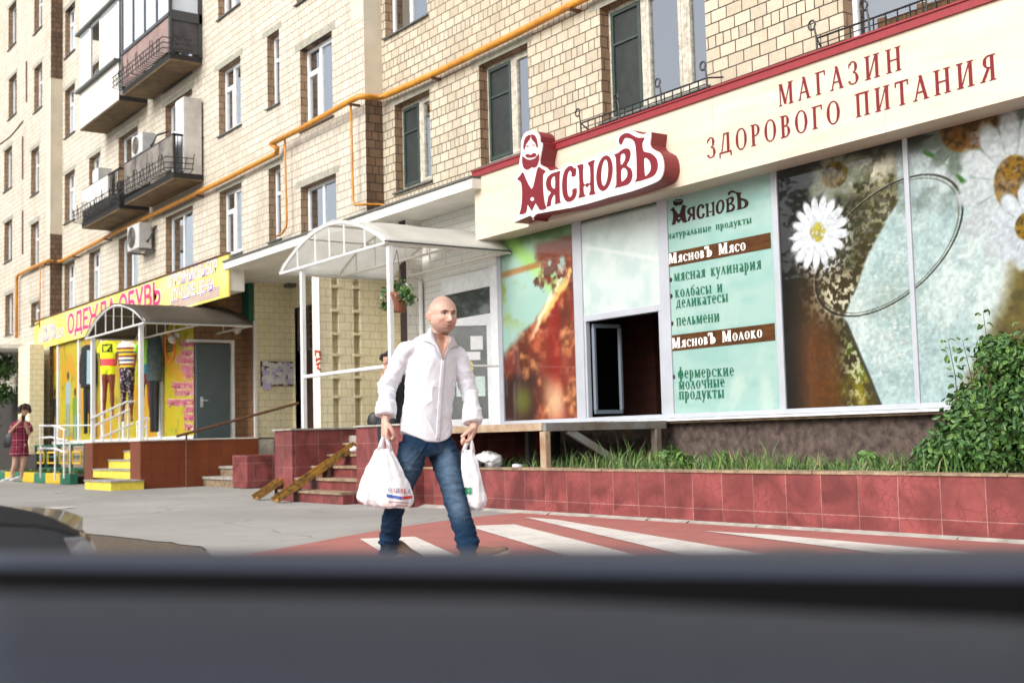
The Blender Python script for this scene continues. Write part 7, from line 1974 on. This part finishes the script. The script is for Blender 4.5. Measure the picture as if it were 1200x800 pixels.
# ---- woman with a phone, far left
DW = 27.6
WP = lambda px, py, v=0.0: dz_(px, py, DW-v)
w0 = WP(20, 564)
wom = thing('person', (w0.x, w0.y, w0.z), 'curly-haired woman in a short plaid dress looking down at her phone by the painted kerb', 'person')
wb = MB()
wf = (VD*.8+UDIR*.45).normalized(); wl = Vector((-wf.y, wf.x, 0)); wl = wl if wl.dot(UDIR) > 0 else -wl
whc = WP(29, 481, .1); whf = (wf*.85-Zv*.5).normalized(); whu = wl.cross(whf); whu = whu if whu.z > 0 else -whu
hb = head_points(whc, whf, wl, whu, .92); wb.v += hb.v; wb.f += hb.f; wb.m += hb.m
limb(wb, [(whc-whu*.05, .05, .05), (WP(25, 491.5), .05, .05), (WP(25, 496), .07, .10), (WP(24.5, 508), .10, .14), (WP(23.5, 520), .10, .13)], wf, n=14)
for pts in ([(16, 497, .0, .05), (12.5, 505, .08, .042), (12, 499.5+7, .1, .04), (18, 499, .25, .032), (26, 491.5, .34, .024)], [(33, 496, 0, .05), (35, 505, .06, .042), (33.5, 507, .12, .04), (31, 500, .24, .030), (29, 493, .34, .024)]):
    limb(wb, [(WP(x, y, v), r, r) for x, y, v, r in pts], wf, n=10)
for X0, sgn in ((WP(26, 491.5, .34), -1), (WP(29, 493, .34), 1)): hand(wb, X0, (wl*(-sgn)*.4+Zv*.8+wf*.3).normalized(), wf*.4-wl*sgn*.8, Zv*.3+wf, .9)
for pts in ([(21, 520, 0, .09), (18.5, 535, .03, .075), (17, 545, .05, .058), (15, 552, .03, .05), (14.5, 560, .03, .035)], [(27, 520, 0, .09), (27.5, 535, .0, .072), (27, 545, -.02, .056), (25.5, 552, -.05, .048), (25, 559.5, -.06, .034)]):
    limb(wb, [(WP(x, y, v), r, r) for x, y, v, r in pts], wf, n=12)
remesh(wb, 'body', .011, mat('woman_skin', (.50, .30, .22), .5, noise_amt=.08, noise_scale=20), wom, 2)
wd_ = MB()
limb(wd_, [(WP(25.5, 492.5), .075, .10), (WP(25, 497), .105, .17), (WP(24.5, 506), .125, .19), (WP(23.5, 517), .125, .175), (WP(23, 527), .145, .20), (WP(22.5, 534), .155, .215)], wf, n=22)
for pts in ([(19, 496, .0, .07), (14.5, 501, .06, .068), (13, 505, .09, .062)], [(31, 496, 0, .07), (35, 501, .05, .066), (35.3, 506, .08, .06)]): limb(wd_, [(WP(x, y, v), r, r) for x, y, v, r in pts], wf, n=12)
def plaid(co, nn):
    p = co-w0; a = p.dot(wl)*.9+p.dot(wf)*.5; z = p.z
    s1 = .5+.5*math.sin(a*42); s2 = .5+.5*math.sin(z*42)
    c = np.array([.22, .025, .055]); c = c*(1-.75*(s1 > .62))*(1-.6*(s2 > .62))
    if s1 > .97 or s2 > .97: c = np.array([.40, .12, .16])
    return c
remesh(wd_, 'dress', .012, attr_mat('dark_red_plaid', rough=.85, spec=.2), wom, 3, disp=lambda co, nn: .008*noise.noise(co*9), color=plaid)
b = MB()
for i in range(260):
    d = Vector((random.gauss(0, 1), random.gauss(0, 1), random.gauss(0, 1))).normalized()
    loc_ = d.x*wl*.118+d.y*whf*.125+d.z*whu*.135
    if d.y > .35 and d.z < .45: continue
    if d.z < -.5: continue
    ball(b, tuple(whc+loc_*random.uniform(.85, 1.12)+whu*.015), random.uniform(.018, .034), n=3, jit=.2)
b.build('hair', mat('curly_brown_hair', (.045, .022, .013), .75, noise_amt=.4, noise_scale=40), wom, smooth=True)
for x, y, v in ((13.5, 564.0, .06), (24, 563, -.06)):
    shoe(WP(x+1.2, y-.3, v), (VD*.75-UDIR*.5).normalized(), Zv, .88, wom, MT['white'], MT['white'])
p = WP(27.6, 490, .42); b = MB(); b.obox(p, wl*.036, (Zv*.8+wf*.45).normalized()*.072, (wf*.8-Zv*.45).normalized()*.006)
tag(b.build('phone', MT['black_plastic'], bevel=.003), 'dark phone held up in the woman\'s hands', 'phone')
b = MB(); c = WP(12, 516, -.12); limb(b, [(c+Zv*.16, .07, .03), (c+Zv*.10, .13, .06), (c-Zv*.05, .16, .08), (c-Zv*.16, .14, .07)], UDIR, n=16)
wbag = thing('shoulder_bag', c-Zv*.17, 'black shoulder bag hanging at the woman\'s side', 'bag')
b.build('pouch', MT['black_plastic'], wbag, smooth=True)
b = MB(); b.tube([c+Zv*.15-UDIR*.05, WP(14, 505, -.12), WP(17, 495.5, .02), c+Zv*.15+UDIR*.08], .012, 6); b.build('strap', MT['black_plastic'], wbag)

# ---- person sitting on the porch wall, mostly behind the man
DS = (Vector((-14.35, 7.95, 0))).dot(HDIR)
SP = lambda px, py, v=0.0: dz_(px, py, DS-v)
s0 = SP(458, 500)
sit = thing('person', (s0.x, s0.y, 1.05), 'person in dark clothes on the porch, mostly hidden behind the man in white', 'person')
wb = MB(); shc = SP(455.5, 423, .05); shf = (-UDIR*.3+VD*.8).normalized(); shl = Vector((-shf.y, shf.x, 0)); shl = shl if shl.dot(UDIR) > 0 else -shl
hb = head_points(shc, shf, shl, Zv, .88); wb.v += hb.v; wb.f += hb.f; wb.m += hb.m
limb(wb, [(shc-Zv*.05, .045, .05), (SP(460, 437), .05, .05), (SP(460, 443), .08, .12), (SP(461, 460), .10, .15), (SP(461, 480), .10, .14), (SP(461, 494), .11, .16)], shf, n=14)
limb(wb, [(SP(452, 444, .03), .045, .045), (SP(448, 462, .10), .038, .038), (SP(447, 458, .16), .036, .036), (SP(449.5, 436, .16), .026, .026)], shf, n=10)
hand(wb, SP(449.5, 436, .16), (Zv*.9+UDIR*.3).normalized(), UDIR*.8-Zv*.2, VD, .85)
remesh(wb, 'body', .008, mat('sitter_skin', (.42, .23, .16), .5), sit, 2)
b = MB(); limb(b, [(SP(460, 440), .08, .11), (SP(460.5, 447), .115, .175), (SP(461, 470), .125, .17), (SP(461, 492), .14, .19), (SP(461, 500), .14, .19)], shf, n=18)
remesh(b, 'jacket', .011, mat('black_jacket', (.012, .012, .014), .8), sit, 2)
b = MB()
for sgn in (-1, 1):
    h0_ = SP(456+5*sgn, 496, .0); limb(b, [(h0_, .09, .09), (h0_+VD*.2-Zv*.0, .08, .08), (h0_+VD*.34-Zv*.03, .07, .07), (h0_+VD*.36-Zv*.3, .055, .055), (h0_+VD*.36-Zv*.42, .05, .05)], UDIR, n=12)
remesh(b, 'trousers', .011, mat('dark_trousers', (.016, .018, .024), .85), sit, 2)
b = MB(); 
for i in range(120):
    d = Vector((random.gauss(0, 1), random.gauss(0, 1), random.gauss(0, 1))).normalized()
    if d.z < -.1 or (d.dot(shf) > .3 and d.z < .55): continue
    ball(b, tuple(shc+d*.108+Zv*.01), .03, n=3)
b.build('hair', mat('dark_hair', (.02, .013, .01), .7), sit, smooth=True)
b = MB(); c = SP(441.5, 490, .12); limb(b, [(c+Zv*.08, .06, .05), (c+Zv*.04, .11, .07), (c-Zv*.06, .13, .08), (c-Zv*.11, .10, .07)], UDIR, n=16)
tag(b.build('handbag', MT['black_plastic'], smooth=True), 'black bag on the porch wall just left of the man\'s arm', 'bag')

# ---- mannequins and clothes in front of the yellow panes
def mannequin(px, label, top, bottoms, leggings, seedv, py0=399.5, py1=489):
    D = (PY(px, 440, YH-.35)).dot(HDIR) - EYE.dot(HDIR)
    Q = lambda x, y, v=0.0: dz_(x, y, D-v)
    t = thing('mannequin', Q(px, py1), label, 'mannequin', 'mannequins in the clothing shop window')
    b = MB(); hgt = py1-py0; Y_ = lambda f_: py0+hgt*f_
    limb(b, [(Q(px, Y_(-.045)), .03, .035), (Q(px, Y_(-.02)), .04, .045), (Q(px, Y_(.02)), .075, .12), (Q(px, Y_(.12)), .10, .16), (Q(px, Y_(.24)), .085, .13), (Q(px, Y_(.36)), .11, .175)], VD, n=14)
    for sgn in (-1, 1):
        limb(b, [(Q(px+3.2*sgn, Y_(.34)), .10, .095), (Q(px+4.0*sgn, Y_(.50)), .085, .082), (Q(px+4.2*sgn, Y_(.66)), .058, .056), (Q(px+4.6*sgn, Y_(.76)), .062, .055), (Q(px+5.0*sgn, Y_(.93)), .032, .032), (Q(px+5.3*sgn, Y_(1.0), .10), .03, .04)], VD, n=12)
        limb(b, [(Q(px+7.6*sgn, Y_(.04)), .05, .05), (Q(px+9*sgn, Y_(.18)), .042, .042), (Q(px+8.4*sgn, Y_(.32), .05), .03, .03)], VD, n=10)
    remesh(b, 'body', .016, mat('red_brown_mannequin', (.20, .045, .025), .4), t, 2)
    b = MB(); limb(b, [(Q(px, Y_(.0)), .09, .12), (Q(px, Y_(.05)), .11, .175), (Q(px, Y_(.14)), .125, .20), (Q(px, Y_(.28)), .125, .19), (Q(px, Y_(.33)), .13, .20)], VD, n=20)
    for sgn in (-1, 1): limb(b, [(Q(px+6*sgn, Y_(.04)), .075, .075), (Q(px+9.2*sgn, Y_(.10)), .075, .075), (Q(px+10*sgn, Y_(.16)), .07, .07)], VD, n=12)
    remesh(b, 'shirt', .016, attr_mat('mannequin_top', rough=.8), t, 2, disp=lambda co, nn: .008*noise.noise(co*10), color=lambda co, nn: top((co-Q(px, Y_(.18))).dot(UDIR), (co.z-Q(px, Y_(.33)).z)/(Q(px, Y_(0)).z-Q(px, Y_(.33)).z), co))
    b = MB(); e_ = .80 if leggings else .44
    limb(b, [(Q(px, Y_(.30)), .115, .18), (Q(px, Y_(.36)), .125, .195), (Q(px, Y_(.40)), .10, .17)], VD, n=18)
    for sgn in (-1, 1): limb(b, [(Q(px+3.2*sgn, Y_(.35)), .115, .105), (Q(px+4.0*sgn, Y_(.44 if not leggings else .50)), .10, .098)]+([(Q(px+4.3*sgn, Y_(.66)), .07, .068), (Q(px+4.7*sgn, Y_(e_)), .065, .06)] if leggings else []), VD, n=14)
    remesh(b, 'trousers' if leggings else 'shorts', .016, attr_mat('mannequin_bottoms', rough=.8), t, 2, color=lambda co, nn: bottoms(co))
L_ = lambda *c: np.array(s2l(tuple(x/255 for x in c)))
def top1(x, z, co):
    if z < .28: return L_(238, 82, 92)
    if .55 < z < .88 and abs(x) < .13: return L_(28, 40, 34) if (abs(x) > .09 or z < .6 or z > .82 or noise.noise(co*18) > .1) else L_(210, 220, 30)
    return L_(224, 238, 40)
def top2(x, z, co):
    cols = [L_(226, 190, 40), L_(120, 34, 44), L_(235, 232, 220), L_(44, 60, 110), L_(235, 232, 220), L_(130, 36, 40), L_(226, 190, 40), L_(60, 70, 90)]
    if z > .84: return L_(226, 222, 214)
    return cols[int(max(0, z)*13) % 8]
mannequin(127, 'headless mannequin in a neon yellow top and shorts with a coral waistband', top1, lambda co: L_(226, 238, 40), False, 1)
mannequin(149, 'headless mannequin in a striped polo and dark flecked leggings', top2, lambda co: L_(196, 170, 180) if noise.noise(co*30) > .32 else L_(38, 34, 44), True, 2, 400, 493)
mannequin(171, 'headless mannequin in a lime green top and turquoise shorts behind the canopy post', lambda x, z, co: L_(150, 226, 52), lambda co: L_(40, 150, 170), False, 3, 398, 488)
def outfit(px, py0, py1, label, coat, shirt_c, trous, w=1.0):
    D = PY(px, 440, YH-.22).dot(HDIR) - EYE.dot(HDIR); Q = lambda x, y, v=0.0: dz_(x, y, D-v); H_ = py1-py0; Y_ = lambda f_: py0+H_*f_
    t = thing('hanging_outfit', Q(px, py1), label, 'clothes', 'outfits hung in the clothing shop window')
    b = MB(); limb(b, [(Q(px, Y_(0)), .06, .08), (Q(px, Y_(.05)), .09, .19*w), (Q(px, Y_(.25)), .10, .20*w), (Q(px, Y_(.48)), .10, .21*w)], VD, n=18)
    for sgn in (-1, 1): limb(b, [(Q(px+5*sgn*w, Y_(.04)), .07, .07), (Q(px+8*sgn*w, Y_(.22)), .06, .06), (Q(px+8.3*sgn*w, Y_(.44)), .05, .05)], VD, n=10)
    remesh(b, 'jacket', .016, coat, t, 2, disp=lambda co, nn: .01*noise.noise(co*9))
    if shirt_c: b = MB(); b.prism([Q(px-1.5, Y_(.06), .125), Q(px+3, Y_(.06), .125), Q(px+3.3, Y_(.44), .135), Q(px-2, Y_(.44), .135)], -VD*.03); b.build('shirt_front', shirt_c, t)
    b = MB()
    for sgn in (-1, 1): limb(b, [(Q(px+2.4*sgn*w, Y_(.44)), .085, .08), (Q(px+3*sgn*w, Y_(.7)), .065, .06), (Q(px+3.2*sgn*w, Y_(1.0)), .055, .05)], VD, n=10)
    remesh(b, 'trousers', .016, trous, t, 2)
dk = mat('dark_cloth', (.018, .02, .022), .85); blu = mat('pale_blue_cloth', (.35, .52, .60), .85)
outfit(103.5, 404, 508, 'dark jacket over a pale blue shirt with black trousers, hung in the left pane', dk, blu, dk)
outfit(181, 392, 506, 'dark blue patterned shirt with long black trousers hung beside the lime mannequin', mat('blue_pattern_cloth', (.02, .06, .14), .8, color2=(.10, .12, .05), noise_scale=14), None, dk, .8)
# notice board on the yellow wall
p0_, p1_ = PX(305, 425, xs2), PX(345, 423, xs2); zt_n = PX(325, 423.5, xs2).z; zb_n = PX(325, 452, xs2).z
nbd = thing('notice_board', (xs2+.02, (p0_.y+p1_.y)/2, zb_n), 'notice board covered with pasted white, lilac and yellow leaflets on the yellow brick wall', 'notice board')
b = MB(); b.box(xs2+.002, xs2+.03, p0_.y, p1_.y, zb_n, zt_n); b.build('board', MT['rust'], nbd)
b = MB(); mats_n = [MT['paper'], mat('lilac_paper', (.52, .46, .66), .8, noise_amt=.25, noise_scale=40), mat('yellow_paper', (.72, .66, .12), .8), mat('white_paper', (.74, .73, .72), .8, noise_amt=.2, noise_scale=50)]
k = 0
for i in range(120):
    w_ = random.uniform(.06, .14); h_ = random.uniform(.06, .12); y_ = random.uniform(p0_.y, p1_.y-w_); z_ = random.uniform(zb_n-.0, zt_n-h_); k += 1
    b.box(xs2+.031+k*.0004, xs2+.0313+k*.0004, y_, y_+w_, z_, z_+h_, random.choice([0, 0, 1, 1, 3, 3, 3]) if i > 4 else 2)
for y_, z_ in ((p0_.y+.02, zb_n-.07), (p0_.y+.12, zb_n-.09)): k += 1; b.box(xs2+.031+k*.0004, xs2+.0313+k*.0004, y_, y_+.10, z_, z_+.14, 1)
b.build('leaflets', mats_n, nbd)
# crumpled rubbish bag on the planter edge
c = PY(572, 540, 8.35)
b = MB(); ball(b, (c.x, 8.35, .57), .19, (1.15, .8, .58), 12)
t = tag(remesh(b, 'plastic_wrap', .014, MT['bag'], None, 1, disp=lambda co, nn: .035*noise.noise(co*9)+.022*noise.noise(co*22)), 'crumpled clear-white plastic sheeting lying under the platform behind the man', 'rubbish')
b = MB(); c = PY(606, 546, 8.3); ball(b, (c.x, 8.3, .50), .06, (1.2, 1, .6), 8)
tag(remesh(b, 'plastic_scrap', .008, MT['bag'], None, 1, disp=lambda co, nn: .02*noise.noise(co*22)), 'small white plastic scrap on the planter edge under the black brace', 'rubbish')
b = MB(); c = PX(416, 526, xr0-.15); ball(b, tuple(c), .06, (1.2, 1, .6), 8)
tag(remesh(b, 'paper_scrap', .008, MT['bag'], None, 1, disp=lambda co, nn: .02*noise.noise(co*22)), 'white crumpled paper on the top porch step by the channel', 'rubbish')

# ================================================================== CARS
# parked black car whose nose reaches into the left of the picture
DC = 3.5
CP = lambda px, py, v=0.0: dz_(px, py, DC-v)
car = thing('parked_car', (CP(60, 640).x, CP(60, 640).y, 0), 'glossy black parked car whose bonnet and headlight reach in at the lower left', 'car')
MT['car_black'] = mat('black_car_paint', (.004, .005, .006), .35, coat=.35, noise_amt=.1)
MT['car_hood'] = mat('dusty_black_bonnet', (.018, .0185, .020), .8, spec=.06, noise_amt=.3, noise_scale=14)
rd = ray(112, 640); rd.z = 0; rd.normalize()
bk_ = Vector((-rd.y, rd.x, 0)); bk_ = bk_ if bk_.dot(UDIR) < 0 else -bk_
NP0 = CP(108, 640)
def KP(px, py, lat=0.0):
    """pixel onto the car's side plane, lat metres towards the camera"""
    d = ray(px, py); n_ = rd; o_ = NP0-rd*lat
    return EYE+d*((o_-EYE).dot(n_)/d.dot(n_))
shut = [(101, 627.5), (88, 626.5), (78, 622), (66, 618), (40, 613.5), (0, 612), (-60, 611.5), (-220, 609), (-300, 607)]
silh = [(102, 626.5), (93, 621.5), (83, 615), (70, 608.5), (50, 600.5), (0, 591), (-60, 583), (-220, 573), (-300, 569)]
b = MB(); R = []
for (sx, sy), (tx, ty) in zip(shut, silh):
    near = KP(sx, sy, 0); far0 = KP(tx, ty, -1.17)
    R.append([near.lerp(far0, f_)+Zv*(.012*math.sin(f_*math.pi)) for f_ in np.linspace(0, 1, 14)])
b.rings(R, cap=False, closed=False)
o = b.build('bonnet', MT['car_hood'], car, smooth=True); s_ = o.modifiers.new('s', 'SOLIDIFY'); s_.thickness = .015
s2_ = o.modifiers.new('u', 'SUBSURF'); s2_.levels = 2; s2_.render_levels = 2
b = MB(); R = []
for i, (sx, sy) in enumerate(shut):
    near = KP(sx, sy, 0); zt_ = near.z-.010; col = []
    if i == 0: near = near+bk_*.02
    for f_ in np.linspace(0, 1, 8): q = Vector((near.x, near.y, zt_*(1-f_)+.20*f_))-rd*(.02*math.sin(f_*2.6)); col.append(q)
    for f_ in np.linspace(1, 0, 8): q = Vector((near.x, near.y, zt_*(1-f_)+.20*f_))+rd*(1.17+.02*math.sin(f_*2.6)); col.append(q)
    R.append(col)
b.rings(R, cap=True)
b.build('body', MT['car_black'], car, smooth=False)
hlp = [(74, 630), (98, 628.5), (106, 636), (112, 647), (115, 665), (92, 665), (82, 645)]
b = MB(); b.prism([KP(x, y, .012+.02*(i in (3, 4))) for i, (x, y) in enumerate(hlp)], rd*.20)
b.build('headlight', mat('headlight_lens', (.11, .11, .12), .15, coat=.3, noise_amt=.35, noise_scale=18), car, bevel=.006)
b = MB(); q = KP(-300, 606)
A0 = Vector((q.x, q.y, 0)); pr_ = [(0, .25), (0, q.z+.14), (.7, 1.42), (1.3, 1.48), (2.2, 1.44), (2.9, 1.0), (3.3, .95), (3.4, .3)]
b.prism([A0+bk_*s_+Zv*z for s_, z in pr_], rd*1.17); b.build('cabin', MT['car_black'], car, bevel=.04)
b = MB(); b.prism([A0+bk_*s_+Zv*z-rd*.003 for s_, z in ((.35, 1.0), (.8, 1.36), (1.3, 1.41), (2.0, 1.38), (2.4, 1.05))], -rd*.006); b.build('side_window', MT['net'], car)
for s_ in (-.15, 2.6):
    c = A0+bk_*s_+Zv*.31; q = MB(); q.tube([c-rd*.02, c+rd*.18], .31, 24); w_ = q.build('wheel', MT['black_plastic'], car); q = MB(); q.tube([c-rd*.024, c+rd*.02], .20, 20); q.build('rim', MT['alu'], w_)

# the car the photograph is taken from: bonnet, cowl and dashboard
my = thing('car_front', (dz_(600, 700, .8).x, dz_(600, 700, .8).y, .4), 'blurred grey dashboard and bonnet of the car the view is taken from, along the bottom', 'car')
MT['bonnet_grey'] = mat('blue_grey_bonnet', (.028, .034, .052), .6, spec=.2)
MT['dash'] = mat('grey_dashboard', (.027, .031, .041), .75, spec=.12, noise_amt=.1, noise_scale=60)
def sheet(rows, name, m, par, th=.01):
    """rows: list of (list of (px,py), dist)"""
    b = MB(); R = []
    for pts, D in rows:
        row = []
        for i in range(len(pts)-1):
            for f_ in np.linspace(0, 1, 8, endpoint=False): row.append(dz_(pts[i][0]+(pts[i+1][0]-pts[i][0])*f_, pts[i][1]+(pts[i+1][1]-pts[i][1])*f_, D))
        row.append(dz_(*pts[-1], D)); R.append(row)
    b.rings(R, cap=False, closed=False); o = b.build(name, m, par, smooth=True)
    s_ = o.modifiers.new('s', 'SOLIDIFY'); s_.thickness = th; s_.offset = 0
    return o
sheet([([(-60, 700), (600, 700), (1260, 698)], 1.20), ([(-60, 662), (600, 660), (1260, 657)], 1.18), ([(-60, 652), (600, 651), (1260, 647)], 1.12), ([(-60, 658), (600, 659), (1260, 659)], 1.02), ([(-60, 669), (600, 676), (1260, 684)], .90)], 'bonnet', MT['bonnet_grey'], my)
MT['cowl'] = mat('matt_black_cowl', (.0015, .0015, .002), .9, spec=.1)
sheet([([(-60, 670), (600, 677), (1260, 685)], .898), ([(-60, 740), (600, 746), (1260, 765)], .86), ([(-60, 740), (600, 750), (1260, 770)], .76)], 'cowl', MT['cowl'], my)
sheet([([(-60, 760), (600, 765), (1260, 795)], .74), ([(-60, 703), (600, 711), (1260, 741)], .71), ([(-60, 706), (600, 713), (1260, 743)], .66), ([(-60, 745), (600, 750), (1260, 775)], .52), ([(-60, 840), (600, 840), (1260, 850)], .42), ([(-60, 1100), (600, 1100), (1260, 1100)], .36)], 'dashboard', MT['dash'], my)
sheet([([(-60, 712), (240, 716), (500, 720)], .63), ([(-60, 724), (200, 725), (420, 723)], .59)], 'dash_dark_strip', MT['cowl'], my, .003)  # thin dark tapered sheet laid just over the dashboard
b = MB(); c = dz_(930, 646, 1.10); ball(b, tuple(c-Zv*.004), .045, (1.0, 1.0, .17), 10); b.build('washer_jet', MT['black_plastic'], my, smooth=True)
